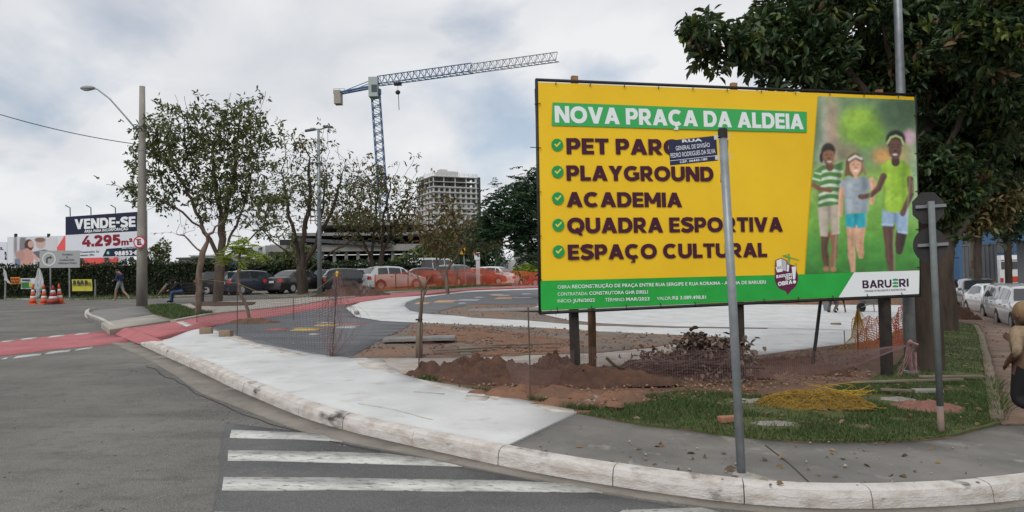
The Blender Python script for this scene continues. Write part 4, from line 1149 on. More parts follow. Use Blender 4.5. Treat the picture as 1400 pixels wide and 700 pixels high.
# the sheet, with a little slack between its lashings
tl, tr_, br_, blc = PB.uv(736, 112), PB.uv(1251, 132), PB.uv(1256, 402), PB.uv(738, 425)
rows = []
for j in range(41):
    t = j / 40; row = []
    a = (blc[0] * (1 - t) + tl[0] * t, blc[1] * (1 - t) + tl[1] * t); b = (br_[0] * (1 - t) + tr_[0] * t, br_[1] * (1 - t) + tr_[1] * t)
    for i in range(81):
        s = i / 80
        y = .006 * math.sin(s * 40) * (abs(t - .5) * 2) ** 6 * .5 + .003 * math.sin(s * 9 + t * 5)
        row.append((a[0] * (1 - s) + b[0] * s, .012 + y, a[1] * (1 - s) + b[1] * s))
    rows.append(row)
mb = MB(); mb.grid(rows); mb.build('banner', m_yel, hoard, smooth=True)
mb = MB(); mb.box((BW / 2, .06, 1.5), (BW - .1, .03, 2.9)); mb.build('backing', m_blackw, hoard)
# frame bars
def bar(name, p, q, w, m, parent, y=0.03):
    a = PB.uv(*p); b = PB.uv(*q); mb = MB()
    A = Vector((a[0], y, a[1])); B = Vector((b[0], y, b[1])); mb.tube([A, B], w, 8)
    return mb.build(name, m, parent, smooth=True)
bar('frame_bar', (733, 108.5), (1254, 129.5), .022, m_blackm, hoard, .02)
bar('frame_bar', (734, 108), (739, 429), .022, m_blackm, hoard, .02)
bar('frame_bar', (1252.5, 129), (1258.5, 405), .022, m_blackm, hoard, .02)
bar('frame_bar', (738, 428), (1259, 404), .022, m_blackm, hoard, .02)
for k in range(11):
    s = (k + .5) / 11
    for (p, q, sgn) in (((736, 112), (1251, 132), 1), ((738, 425), (1256, 402), -1)):
        px, py = p[0] * (1 - s) + q[0] * s, p[1] * (1 - s) + q[1] * s
        u, v = PB.uv(px, py); mb = MB()
        mb.tube([(u, -.004, v - .035 * sgn), (u + .003, -.02, v + .01 * sgn), (u + .004, .02, v + .045 * sgn)], .006, 5); mb.build('cable_tie', m_tie, hoard)
for k in range(5):
    s = (k + .5) / 5.2
    for (p, q, sgn) in (((736, 112), (738, 425), -1), ((1251, 132), (1256, 402), 1)):
        px, py = p[0] * (1 - s) + q[0] * s, p[1] * (1 - s) + q[1] * s
        u, v = PB.uv(px, py); mb = MB()
        mb.tube([(u - .03 * sgn, -.004, v), (u + .02 * sgn, -.02, v + .004), (u + (.05 + .06 * (k % 2)) * sgn, .02, v + .01 * (k % 3))], .006, 5); mb.build('cable_tie', m_tie, hoard)
# printed areas
yz = lambda y: y
flat(hoard, 'green_footer', PB.poly([(738.9, 384), (1099, 374.9), (1167.7, 372.4), (1257.6, 369.7), (1256.6, 401.6), (738.6, 424.4)]), m_green, .001)
flat(hoard, 'white_corner', PB.poly([(1167.7, 372.4), (1256.9, 369.7), (1256.4, 401.8), (1146.5, 406.6)]), m_wht, -.001)
flat(hoard, 'title_band', PB.poly([(755.4, 140), (1103, 152.8), (1103, 181), (754.4, 171.7)]), m_bandg, -.001)
PB.big(hoard, 'NOVA PRAÇA DA ALDEIA', 758.7, 167.5, 1098.8, 176.9, 144.6, m_wht, y=-.003, t=.25)
for tx, x0, yb0, x1, yb1, yt in [('PET PARQUE', 774.7, 210.6, 970, 212.0, 188.7), ('PLAYGROUND', 774.7, 246.9, 975.7, 247.8, 226), ('ACADEMIA', 774.7, 283, 932.7, 283.1, 262.3),
                                 ('QUADRA ESPORTIVA', 775.7, 318.9, 1070.5, 316.4, 297.6), ('ESPAÇO CULTURAL', 776.6, 355.2, 1049, 351.2, 334.4)]:
    PB.big(hoard, tx, x0, yb0, x1, yb1, yt, m_wine, y=-.003)
m_chk = mat('green check disc', lin(30, 150, 78), .5); m_chkw = mat('yellow tick', lin(226, 205, 90), .5)
for cx, cy in [(89, 208), (90, 286), (91, 363), (92, 440), (93, 517)]:
    u, v = PB.uv(720 + cx / 2.12, 100 + cy / 2.12); r = .083
    cm = flat(hoard, 'check_mark', [(u + r * math.cos(a), v + r * math.sin(a)) for a in np.linspace(0, 2 * math.pi, 28, endpoint=False)], m_chk, -.001)
    flat(cm, 'tick', [(u - .045, v + .002), (u - .03, v + .018), (u - .010, v - .002), (u + .036, v + .044), (u + .050, v + .030), (u - .010, v - .032)], m_chkw, -.003)
def fp(x, y): return (740 + x / 4.375, 370 + y / 4.375)
for tx, x0, y0, x1, y1, h, b in [('OBRA:', 98, 108, 178, 106, 19, .0), ('RECONSTRUÇÃO DE PRAÇA ENTRE RUA SERGIPE E RUA RORAIMA - ALDEIA DE BARUERI', 185, 106, 1342, 78, 21, .025),
                                 ('CONTRATADA:', 98, 150, 278, 146, 19, 0), ('CONSTRUTORA GHR EIRELI', 287, 145, 637, 137, 20, .025), ('INÍCIO:', 98, 191, 183, 189, 19, 0), ('JUN/2022', 190, 189, 320, 186, 20, .025),
                                 ('TÉRMINO:', 382, 184, 500, 182, 19, 0), ('MAR/2023', 508, 181, 647, 178, 20, .025), ('VALOR:', 692, 176, 778, 174, 19, 0), ('R$ 3.089.498,81', 785, 173, 985, 168, 20, .025)]:
    a = fp(x0, y0); b2 = fp(x1, y1); c = fp(x0, y0 - h)
    PB.line(hoard, tx, a[0], a[1], b2[0], b2[1], c[1], m_wht, y=-.004, bold=b * .6)
def lp6(x, y): return (1030 + x / 6.087, 340 + y / 6.087)
m_brand = mat('dark purple lettering', lin(62, 24, 60), .5)
for tx, x0, y0, x1, y1, h in [('BARU', 908, 330, 1150, 322, 66), ('RI', 1212, 318, 1292, 314, 66)]:
    a = lp6(x0, y0); b2 = lp6(x1, y1); c = lp6(x0, y0 - h); PB.big(hoard, tx, a[0], a[1], b2[0], b2[1], c[1], m_brand, y=-.004, t=.22)
for k in range(3):
    y0 = 320 - k * 27
    flat(hoard, 'logo_bar', PB.poly([lp6(1158, y0), lp6(1158, y0 - 13), lp6(1180, y0 - 18), lp6(1204, y0 - 13), lp6(1204, y0)]), m_chk, -.004)
a = lp6(925, 361); b2 = lp6(1270, 347); c = lp6(925, 346); PB.line(hoard, 'CIDADE INTELIGENTE E SUSTENTÁVEL', a[0], a[1], b2[0], b2[1], c[1], m_brand, y=-.004, bold=.01)
# emblem
em = [lp6(275 + 98 * math.cos(t) * 1.0, 245 + 112 * math.sin(t)) for t in np.linspace(R(100), R(440), 40)]
em = [lp6(268, 352), lp6(283, 384), lp6(318, 345)] + [lp6(275 + 98 * math.cos(t), 242 + 112 * math.sin(t)) for t in np.linspace(R(62), R(-240), 40)]
emb = flat(hoard, 'emblem', PB.poly(em), m_wine2, -.001)
flat(emb, 'building_mark', PB.poly([lp6(*q) for q in [(184, 95), (232, 76), (282, 100), (282, 125), (358, 145), (358, 250), (180, 200), (180, 150)]]), m_wine2, -.0025)
m_gry = mat('grey print', lin(190, 188, 195), .5)
for q, mm in [([(190, 100), (233, 82), (238, 165), (196, 172)], m_wht), ([(237, 83), (274, 105), (274, 188), (240, 180)], m_gry), ([(279, 130), (297, 137), (292, 190), (278, 190)], m_wht), ([(184, 152), (238, 142), (242, 190), (196, 198)], m_wht), ([(317, 150), (355, 148), (346, 255), (328, 255)], m_wht)]:
    flat(emb, 'building_block', PB.poly([lp6(*z) for z in q]), mm, -.004)
flat(emb, 'dot', PB.poly([lp6(340 + 14 * math.cos(t), 276 + 14 * math.sin(t)) for t in np.linspace(0, 6.28, 16, endpoint=False)]), m_wht, -.004)
for tx, x0, y0, x1, y1, h in [('BARUERI', 189, 246, 318, 228, 26), ('TEM', 262, 262, 318, 254, 22), ('OBRA', 203, 312, 322, 292, 34)]:
    a = lp6(x0, y0); b2 = lp6(x1, y1); c = lp6(x0, y0 - h); PB.big(emb, tx, a[0], a[1], b2[0], b2[1], c[1], m_wht, y=-.006)
for q in [[(292, 45), (302, 42), (304, 125), (290, 125)], [(245, 52), (385, 92), (385, 97), (245, 60)], [(345, 120), (366, 126), (364, 132), (345, 126)], [(248, 56), (298, 42), (300, 46), (252, 60)]]:
    flat(emb, 'crane_mark', PB.poly([lp6(*z) for z in q]), m_bandg, -.0015)
# the printed photograph: painted as a grid of colours, as flat ink
def sstep(a, b, x): t = np.clip((x - a) / (b - a), 0, 1); return t * t * (3 - 2 * t)
class Paint:
    def __init__(s, X, Y): s.X, s.Y = X, Y; s.c = np.zeros(X.shape + (3,))
    def fill(s, col, a):
        c = np.array(lin(*col)[:3]); s.c = s.c * (1 - a[..., None]) + c * a[..., None]
    def ell(s, cx, cy, rx, ry, col, soft=1.5, op=1.0, rot=0):
        dx, dy = s.X - cx, s.Y - cy; k = math.cos(rot); z = math.sin(rot); u, v = dx * k + dy * z, -dx * z + dy * k
        d = (np.sqrt((u / rx) ** 2 + (v / ry) ** 2) - 1) * min(rx, ry)
        s.fill(col, op * (1 - sstep(-soft, soft, d)))
    def cap(s, p, q, r0, r1, col, soft=1.5, op=1.0):
        px, py = s.X - p[0], s.Y - p[1]; bx, by = q[0] - p[0], q[1] - p[1]
        t = np.clip((px * bx + py * by) / (bx * bx + by * by + 1e-9), 0, 1)
        d = np.hypot(px - bx * t, py - by * t) - (r0 + (r1 - r0) * t)
        s.fill(col, op * (1 - sstep(-soft, soft, d)))
    def limb(s, pts, rs, col, dark):
        for a, b, r, q in zip(pts[:-1], pts[1:], rs[:-1], rs[1:]): s.cap(a, b, r, q, col)
        for a, b, r, q in zip(pts[:-1], pts[1:], rs[:-1], rs[1:]): s.cap((a[0] + r * .45, a[1]), (b[0] + q * .45, b[1]), r * .45, q * .45, dark, 4, .6)
    def poly(s, pts, col, soft=1.5, op=1.0):
        ins = inside(pts, s.X, s.Y); d = np.full(s.X.shape, 1e9); n = len(pts)
        for i in range(n):
            p, q = pts[i], pts[(i + 1) % n]; px, py = s.X - p[0], s.Y - p[1]; bx, by = q[0] - p[0], q[1] - p[1]
            t = np.clip((px * bx + py * by) / (bx * bx + by * by + 1e-9), 0, 1); d = np.minimum(d, np.hypot(px - bx * t, py - by * t))
        d = np.where(ins, -d, d); a = op * (1 - sstep(-soft, soft, d)); s.fill(col, a); return a
    def shade(s, pts, cx, col, w=14, op=.5):    # printed folds inside an outline
        ins = inside(pts, s.X, s.Y); s.fill(col, op * ins * np.exp(-((s.X - cx) / w) ** 2))
ny, nx = 340, 200
T = np.linspace(0, 1, ny)[:, None]; Sg = np.linspace(0, 1, nx)[None]
Yc = 0 + (606 - 12 * Sg) * T - (20 * (1 - Sg)) * (1 - T) + 8 * (1 - T) * 0
XL = 44 - 44 * (Yc / 605); XR = 388 + 18 * (Yc / 590)
Yc = T * (608 - 14 * Sg) + (1 - T) * (-22 + 14 * Sg)
XL = 46 - 44 * (Yc / 605); XR = 391 + 17 * (Yc / 590)
Xc = XL + (XR - XL) * Sg
P_ = Paint(Xc, Yc)
g2 = np.random.default_rng(3)
P_.fill((118, 148, 104), np.ones(Xc.shape))
P_.fill((140, 176, 84), sstep(190, 260, Yc)); P_.fill((112, 170, 62), sstep(280, 420, Yc)); P_.fill((74, 146, 54), sstep(420, 520, Yc)); P_.fill((52, 124, 44), sstep(520, 600, Yc))
P_.ell(95, 110, 30, 120, (176, 148, 130), 26, .9); P_.ell(62, 120, 16, 110, (200, 200, 190), 20, .7); P_.ell(40, 90, 26, 90, (90, 120, 80), 20, .8)
P_.ell(205, 88, 82, 70, (134, 176, 58), 26, .95); P_.ell(190, 55, 50, 34, (156, 196, 70), 22, .8); P_.ell(235, 120, 45, 40, (110, 156, 50), 20, .8)
P_.ell(345, 40, 90, 70, (74, 100, 74), 36, .95); P_.ell(280, 190, 36, 28, (214, 158, 92), 20, .9); P_.ell(372, 125, 22, 26, (214, 166, 190), 12, .9); P_.ell(350, 190, 40, 40, (190, 170, 110), 24, .7)
P_.ell(150, 175, 40, 30, (140, 120, 100), 20, .7); P_.ell(390, 260, 24, 120, (190, 220, 190), 22, .5)
nz = g2.normal(size=Xc.shape) * .06 * sstep(300, 560, Yc); P_.c *= (1 + nz[..., None])
sk1, sk1d = (140, 96, 70), (104, 68, 48); sk2, sk2d = (222, 172, 142), (186, 132, 104); sk3, sk3d = (102, 68, 56), (66, 42, 36)
# boy in the striped shirt
P_.limb([(74, 470), (70, 518), (74, 548), (80, 588)], [16, 11, 13, 7], sk1d, (60, 40, 30)); P_.limb([(104, 465), (107, 516), (104, 548), (97, 590)], [16, 11, 13, 7], sk1, sk1d)
P_.ell(76, 590, 10, 9, (170, 120, 84)); P_.ell(102, 592, 11, 9, (176, 124, 88))
sh = [(46, 370), (124, 362), (124, 466), (96, 470), (88, 410), (82, 476), (56, 474)]
P_.poly(sh, (184, 172, 156)); P_.shade(sh, 88, (126, 116, 104), 8, .7); P_.shade(sh, 58, (210, 200, 186), 8, .5)
st = [(36, 244), (62, 224), (112, 220), (142, 206), (134, 260), (126, 300), (128, 360), (48, 372), (50, 300)]
P_.poly(st, (72, 128, 58))
ins = inside(st, Xc, Yc)
for y0 in (246, 272, 298, 324, 350): P_.fill((206, 222, 196), ins * (1 - sstep(4, 6.5, np.abs(Yc - y0 - (Xc - 90) * -.10 - 5 * np.sin(Xc / 18)))))
P_.shade(st, 122, (36, 78, 34), 12, .6)
P_.poly([(36, 244), (62, 226), (58, 290), (22, 286)], (80, 138, 62)); P_.cap((30, 270), (54, 276), 3, 3, (206, 222, 196)); P_.cap((38, 250), (58, 254), 3, 3, (206, 222, 196))
P_.limb([(30, 292), (52, 306), (92, 312)], [9, 8, 8], sk1, sk1d)
P_.ell(84, 176, 26, 33, (40, 31, 28), 4); P_.ell(60, 196, 7, 18, (34, 26, 24)); P_.cap((86, 212), (90, 230), 11, 14, (104, 68, 48))
P_.ell(85, 191, 21, 30, sk1); P_.ell(94, 196, 13, 24, (146, 100, 74), 8, .6); P_.poly([(62, 178), (68, 160), (102, 158), (108, 176), (86, 168)], (34, 26, 24), 2)
for x in (77, 94): P_.ell(x, 186, 3.6, 1.6, (40, 26, 22), 2)
P_.ell(86, 198, 5, 4, (100, 64, 46), 2); P_.ell(88, 210, 7.5, 3, (232, 226, 218), 2)
# girl in grey and turquoise
P_.ell(178, 222, 33, 42, (112, 82, 54)); P_.poly([(150, 210), (140, 262), (160, 258), (164, 214)], (120, 88, 56)); P_.poly([(196, 214), (212, 262), (220, 258), (208, 210)], (120, 88, 56))
P_.limb([(166, 440), (164, 508), (167, 540), (172, 600)], [18, 11, 13, 7], sk2, sk2d); P_.limb([(200, 440), (194, 500), (200, 545)], [17, 14, 9], sk2, sk2d); P_.ell(200, 532, 11, 16, (200, 146, 116))
cy_ = [(145, 398), (218, 390), (220, 440), (190, 448), (184, 430), (178, 446), (146, 440)]
P_.poly(cy_, (26, 168, 186)); P_.shade(cy_, 182, (14, 116, 136), 6, .7)
gs = [(122, 290), (154, 262), (176, 268), (206, 262), (236, 272), (236, 304), (222, 312), (226, 388), (143, 396), (142, 330), (126, 314)]
P_.poly(gs, (156, 168, 178)); P_.shade(gs, 212, (112, 124, 138), 12, .6); P_.shade(gs, 160, (186, 196, 204), 10, .5); P_.cap((150, 340), (215, 330), 2, 2, (126, 138, 150), 3, .5)
P_.limb([(132, 312), (128, 350), (126, 396)], [10, 8, 8], sk2, sk2d); P_.limb([(238, 276), (246, 300), (238, 355)], [10, 9, 8], sk2, sk2d)
P_.poly([(168, 250), (192, 250), (182, 276)], sk2, 2); P_.ell(180, 224, 21, 31, sk2); P_.ell(186, 228, 14, 26, (232, 184, 154), 8, .6); P_.poly([(156, 218), (164, 196), (196, 194), (204, 214), (180, 202)], (128, 94, 60), 2)
P_.cap((158, 204), (180, 190), 4, 4, (220, 214, 206)); P_.cap((180, 190), (202, 200), 4, 4, (220, 214, 206))
for x in (172, 189): P_.ell(x, 220, 3.6, 1.4, (96, 66, 54), 2)
P_.ell(181, 231, 4.5, 3.5, (188, 130, 104), 2); P_.ell(181, 242, 7.5, 2.8, (244, 236, 230), 2)
# tall girl in lime
P_.limb([(298, 440), (299, 512), (302, 545), (310, 602)], [22, 14, 16, 9], sk3, sk3d); P_.limb([(344, 462), (338, 500), (336, 528)], [19, 17, 12], sk3d, (36, 24, 24))
js = [(276, 376), (322, 382), (370, 372), (364, 468), (330, 462), (322, 418), (314, 440), (274, 438)]
P_.poly(js, (150, 178, 208)); P_.shade(js, 322, (98, 126, 160), 8, .7); P_.cap((275, 432), (313, 434), 3, 3, (182, 204, 226)); P_.cap((332, 458), (364, 462), 3, 3, (182, 204, 226))
ls = [(272, 222), (300, 204), (324, 214), (350, 204), (378, 236), (378, 268), (366, 280), (366, 384), (322, 392), (280, 384), (286, 300), (272, 262)]
P_.poly(ls, (154, 196, 54)); P_.shade(ls, 352, (104, 146, 34), 12, .7); P_.shade(ls, 300, (180, 216, 80), 10, .5); P_.cap((290, 360), (352, 300), 3, 3, (120, 160, 40), 4, .4)
P_.limb([(280, 262), (262, 306), (236, 328), (204, 336)], [12, 10, 9, 8], sk3, sk3d); P_.ell(200, 334, 11, 9, sk3); P_.limb([(374, 272), (378, 325), (350, 388)], [12, 10, 9], sk3, sk3d); P_.ell(348, 392, 10, 12, sk3)
P_.ell(323, 132, 35, 34, (30, 24, 26), 5); P_.cap((322, 192), (323, 212), 12, 15, (70, 44, 38))
P_.ell(322, 165, 23, 36, sk3); P_.ell(314, 164, 12, 26, (108, 72, 60), 8, .6)
for a0, a1 in (((293, 146), (306, 124)), ((306, 124), (324, 118)), ((324, 118), (342, 126)), ((342, 126), (351, 148))): P_.cap(a0, a1, 3.5, 3.5, (176, 196, 130))
for x in (313, 332): P_.ell(x, 158, 3.8, 1.8, (28, 20, 18), 2)
P_.ell(322, 172, 6, 4.5, (64, 40, 36), 2); P_.ell(321, 185, 8, 3.2, (236, 230, 228), 2)
P_.cap((310, 150), (317, 149), 1.4, 1.2, (20, 14, 14)); P_.cap((329, 149), (338, 150), 1.2, 1.4, (20, 14, 14))
def soften(c, n=1):
    for _ in range(n):
        p = np.pad(c, ((1, 1), (1, 1), (0, 0)), 'edge')
        c = (p[:-2, 1:-1] + p[2:, 1:-1] + p[1:-1, :-2] + p[1:-1, 2:] + 4 * p[1:-1, 1:-1]) / 8
    return c
def print_grid(parent, name, plane, Xp, Yp, colr, y):
    V = []; 
    for j in range(Xp.shape[0]):
        for i in range(Xp.shape[1]):
            u, v = plane.uv(Xp[j, i], Yp[j, i]); V.append((u, y, v))
    n_, m_ = Xp.shape; I = np.arange(n_ * m_).reshape(n_, m_)
    F = np.stack([I[:-1, :-1].ravel(), I[1:, :-1].ravel(), I[1:, 1:].ravel(), I[:-1, 1:].ravel()], 1)
    me = quick_mesh(name, V, F, vcolmat('printed photograph', .45))
    at_ = me.color_attributes.new('print', 'FLOAT_COLOR', 'POINT')
    c4 = np.concatenate([np.clip(colr.reshape(-1, 3), 0, 1), np.ones((n_ * m_, 1))], 1).astype(np.float32)
    at_.data.foreach_set('color', c4.ravel())
    return link(name, me, parent)
def fbm(sh, cells, g):
    out = np.zeros(sh)
    for k, (cy, cx) in enumerate(cells):
        r = g.normal(size=(cy + 2, cx + 2)); yy = np.linspace(0, cy, sh[0]); xx = np.linspace(0, cx, sh[1]); yi = np.minimum(yy.astype(int), cy - 1); xi = np.minimum(xx.astype(int), cx - 1)
        fy = (yy - yi)[:, None]; fx = (xx - xi)[None]; fy = fy * fy * (3 - 2 * fy); fx = fx * fx * (3 - 2 * fx)
        a = r[yi][:, xi]; b = r[yi][:, xi + 1]; c = r[yi + 1][:, xi]; d = r[yi + 1][:, xi + 1]
        out += ((a * (1 - fx) + b * fx) * (1 - fy) + (c * (1 - fx) + d * fx) * fy) / (1.4 ** k)
    return out
P_.c = P_.c * np.clip(1 + .085 * fbm(Xc.shape, [(24, 14), (50, 30), (90, 60)], g2), .6, 1.5)[..., None]
# printed sunlight on the right shoulders and hair, printed shade on the left of each child
for pts in ([(140, 208), (128, 300)], [(112, 175), (108, 200)], [(122, 370), (123, 462)], [(112, 470), (106, 580)]): P_.cap(pts[0], pts[1], 3, 3, (236, 232, 190), 5, .22)
for pts in ([(238, 274), (226, 380)], [(206, 214), (214, 258)], [(217, 396), (219, 436)], [(178, 450), (176, 590)]): P_.cap(pts[0], pts[1], 3, 3, (246, 226, 196), 5, .22)
for pts in ([(376, 240), (365, 380)], [(347, 150), (346, 190)], [(368, 376), (363, 464)], [(316, 450), (318, 596)], [(382, 280), (384, 320)]): P_.cap(pts[0], pts[1], 3, 3, (226, 226, 170), 5, .22)
for pts in ([(46, 300), (50, 366)], [(62, 180), (64, 208)], [(140, 330), (144, 392)], [(156, 214), (158, 240)], [(284, 300), (281, 380)], [(298, 156), (300, 186)], [(282, 446), (296, 590)], [(152, 450), (162, 590)], [(62, 478), (70, 580)]): P_.cap(pts[0], pts[1], 4, 4, (40, 34, 34), 8, .30)
P_.c = soften(P_.c, 3) * 1.08 + .012; P_.c *= 1 + g2.normal(size=Xc.shape)[..., None] * .02
print_grid(hoard, 'printed_photo', PB, 1100 + Xc / 2.594, 140 + Yc / 2.593, P_.c, 0.0)
# posts of the hoarding
def to_local(o, p): return o.matrix_world.inverted() @ Vector(p)
hoard_inv = PB.M.inverted()
def hpost(name, top, base, w, m, y, zc=None, round_=False, up=0):
    P2 = Plane(PB.p0 + PB.N * y, PB.U, PB.V); b = P2.uv(*base); t = P2.uv(*top)
    wb = PB.M @ Vector((b[0], y, b[1])); lo = hoard_inv @ Vector((wb.x, wb.y, G(wb.x, wb.y) + KH - .15))
    hi = Vector((t[0], y, t[1] + up)); mb = MB()
    if round_: mb.tube([lo, (lo * .6 + hi * .4) + Vector((.01, 0, 0)), hi], [w * .5, w * .52, w * .48], 10)
    else:
        ax = (hi - lo); L = ax.length; mb.box((lo + hi) / 2, (w, w, L), Vector((0, 0, 1)).rotation_difference(ax.normalized()).to_matrix())
    return mb.build(name, m, hoard, smooth=round_)
hpost('post', (784, 420), (788, 541), .105, m_blackw, .14, up=.25)
hpost('post', (809, 420), (810, 507), .115, m_wood, .75, round_=True, up=1.2, )
hpost('post', (1010, 412), (1013, 541), .105, m_blackw, .14, up=.25)
hpost('post', (1209, 405), (1214, 543), .125, m_blackw, .14, up=.25)
hpost('brace', (1126, 400), (1107, 516), .05, m_blackm, .5, round_=True, up=.2)
for px, py in [(787, 112), (1007, 121), (1208, 130)]:
    u, v = PB.uv(px, py); mb = MB(); mb.box((u, .12, v - 1.0), (.085, .07, 2.22), Matrix.Rotation(R(1.5), 3, 'Y')); mb.build('wooden_batten', mat('raw wood end', (.38, .20, .11), .85, (.26, .13, .07), 8), hoard)

# ------------------------------------------------------------------ street name post in front
def lean_post(px0, py0, px1, py1, dz):
    b = at(px0, py0, dz); d = depth_of(b); t = atd(px1, py1, d)
    return b, t, d
b, t, d = lean_post(1014, 647, 988, 182, KH)
sn = thing('street_name_post', 'leaning galvanised post with a blue street name plate, on the grey pavement before the hoarding', 'street sign', b)
r = S(6.0, d)
mb = MB(); mb.tube([(0, 0, -.1), (t - b) * .5 + Vector((.004, 0, 0)), t - b], [r * 1.0, r * .98, r * .95], 18); mb.build('pole', m_galv, sn, smooth=True)
mb = MB(); tt = t - b; mb.lathe([(r * 1.08, -.035), (r * 1.08, .028), (r * .9, .036)], tt, n=18); mb.build('cap', m_blackm, sn, smooth=False)
mb = MB(); mb.lathe([(.075, -.02), (.065, .0), (.045, .008)], (0, 0, 0), n=14); mb.build('mortar_collar', m_patch, sn)
q0, q1, q2 = atd(916.3, 226.2, d - .02), atd(981.4, 219.7, d - .02), atd(913.7, 192.3, d - .02)
PS = Plane(q0, q1 - q0, q2 - q0)
m_navy = mat('navy enamel', lin(24, 32, 72), .35, tuple(c * .8 for c in lin(22, 30, 66)[:3]), 9, spec=.5)
m_wse = mat('white enamel', lin(214, 218, 226), .5)
Ps = Matrix.Translation(-b) @ PS.M
pl_pts = PS.poly([(916.3, 226.2), (981.4, 219.7), (979.2, 185.4), (913.7, 192.3)])
mb = MB(); mb.prism(pl_pts, 0, .004); np_ = mb.build('name_plate', m_navy, sn); np_.matrix_local = Ps
def np6(x, y): return (900 + x / 5.836, 170 + y / 5.836)
for tx, x0, y0, x1, y1, h, bb in [('RUA', 190, 146, 350, 135, 24, .05), ('GENERAL DE DIVISÃO', 140, 209, 412, 180, 34, .012), ('PEDRO RODRIGUES DA SILVA', 100, 268, 456, 230, 36, .012), ('CEP. 06440-180', 172, 311, 390, 286, 19, .03)]:
    a = np6(x0, y0); c = np6(x1, y1); e = np6(x0, y0 - h); PS.line(np_, tx, a[0], a[1], c[0], c[1], e[1], m_wse, y=-.003, bold=bb)
flat(np_, 'rule', PS.poly([np6(92, 290), np6(470, 247), np6(470, 251), np6(92, 294)]), m_wse, -.003)
for px, py in ((457, 105), (465, 265)):
    u, v = PS.uv(*np6(px, py)); mb = MB(); mb.box((u, -.004, v), (.026, .008, .034)); mb.box((u + .06, .012, v + .008), (.12, .006, .006)); mb.box((u + .06, .012, v - .012), (.12, .006, .006)); c_ = mb.build('clamp', mat('bright steel', (.62, .60, .56), .4, metal=.4), sn); c_.matrix_local = Ps
# second plate, seen almost edge-on, for the other street
q = atd(994, 215, d); mb = MB()
mb.box((0, .22, 0), (.004, .42, .19), Matrix.Rotation(R(-13), 3, 'X')); o = mb.build('name_plate', m_navy, sn); o.location = q - b + Vector((.012, .02, .0)); o.rotation_euler = (0, R(4), R(-9))

# ------------------------------------------------------------------ road signs seen from behind
b, t, d = lean_post(1287, 593, 1273, 275, KH)
rs = thing('road_sign_post', 'grey post carrying two dark road signs seen from behind, at the edge of the lawn', 'road sign', b)
m_greyp = mat('grey green painted steel', (.17, .19, .19), .6, (.12, .135, .135), 6)
m_rustb = mat('rusty base', (.24, .16, .12), .8, (.17, .16, .15), 8)
r = S(4.4, d)
mb = MB(); mb.tube([(0, 0, -.1), (t - b) * .12], [r, r], 14); mb.build('pole_foot', m_rustb, rs, smooth=True)
mb = MB(); mb.tube([(t - b) * .12, (t - b) * .6, t - b], [r * .995, r * .98, r * .97], 14); mb.build('pole', m_greyp, rs, smooth=True)
m_sback = mat('dark sign back', (.030, .029, .031), .75, (.05, .045, .043), 5)
m_br = mat('sign bracket', (.24, .245, .25), .5, metal=.3)
for (cx, cy, rr, n, by) in ((1277, 283, 23.5, 8, 281), (1280, 335, 24, 28, 334)):
    c = atd(cx, cy, d - .03) - b; R_ = S(rr, d); mb = MB()
    pts = [(c.x + R_ * math.cos(2 * math.pi * (k + .5) / n), c.z + R_ * math.sin(2 * math.pi * (k + .5) / n)) for k in range(n)]
    mb.prism(pts, c.y + .10, c.y + .104)
    pl_ = mb.build('sign_plate', m_sback, rs)
    e0 = atd(cx - 23.5, by + 1.6, d) - b; e1 = atd(cx + 23, by - 1.2, d) - b; mid = (e0 + e1) / 2; mb = MB()
    mb.box((mid.x, c.y + .085, mid.z), ((e1 - e0).length * .9, .02, S(4.2, d)), Matrix.Rotation(-math.atan2(e1.z - e0.z, e1.x - e0.x), 3, 'Y')); mb.build('bracket', m_br, pl_)
    mb = MB(); mb.lathe([(r * 1.25, -.02), (r * 1.25, .02)], (mid.x, 0, mid.z), n=14); mb.build('clamp', m_br, rs)
# tall lamp post just behind the hoarding
d = 11.55; b = atd(1246, 526, d); b.z = G(b.x, b.y) + KH; t = atd(1225, -60, d)
tp_ = thing('tall_post', 'tall galvanised post rising behind the right end of the hoarding', 'post', b)
mb = MB(); mb.tube([(0, 0, -.1), (t - b) * .3, (t - b) * .8, t - b], [S(8, d), S(7.4, d), S(5.6, d), S(5.0, d)], 16); mb.build('pole', m_galv, tp_, smooth=True)
mb = MB(); mb.lathe([(S(9, d), 0), (S(9, d), .05), (S(8.2, d), .06)], (0, 0, 0), n=16); mb.build('base_collar', m_galv, tp_)

# ------------------------------------------------------------------ utility pole at the left
m_cpole = mat('concrete pole', (.30, .28, .25), .9, (.20, .185, .165), 1.6, .38, .62, bump=.3, bscale=10, col3=(.40, .38, .35), scale3=1.2, lo3=.55, hi3=.7, stretch=(1, 1, .3))
b = at(194, 418, .12); d = depth_of(b); t = atd(194.5, 118, d)
up_ = thing('utility_pole', 'tapered concrete utility pole with a street lamp arm and a round no parking sign', 'utility pole', b)
mb = MB(); H_ = (t - b)
def pk(k): return Vector((H_.x * k, H_.y * k, H_.z * k))
wb_, wt_ = S(7.2, d), S(3.6, d)
mb.tube([pk(-.01), pk(.33), pk(.66), pk(1)], [wb_, wb_ * .86, wb_ * .66, wt_], 14); mb.build('shaft', m_cpole, up_, smooth=True)
def U(px, py, dd=0): return atd(px, py, d + dd) - b
mb = MB(); mb.tube([U(194, 186), U(172, 160), U(150, 135), U(133, 122), U(124, 120)], [.035, .035, .032, .03, .03], 8); arm = mb.build('lamp_arm', m_galv, up_, smooth=True)
mb = MB(); hc = U(120, 120.5); mb.ell(hc, (.32, .14, .10), 14, 8); lh = mb.build('lamp_head', mat('lamp housing', (.26, .27, .28), .5), up_, smooth=True)
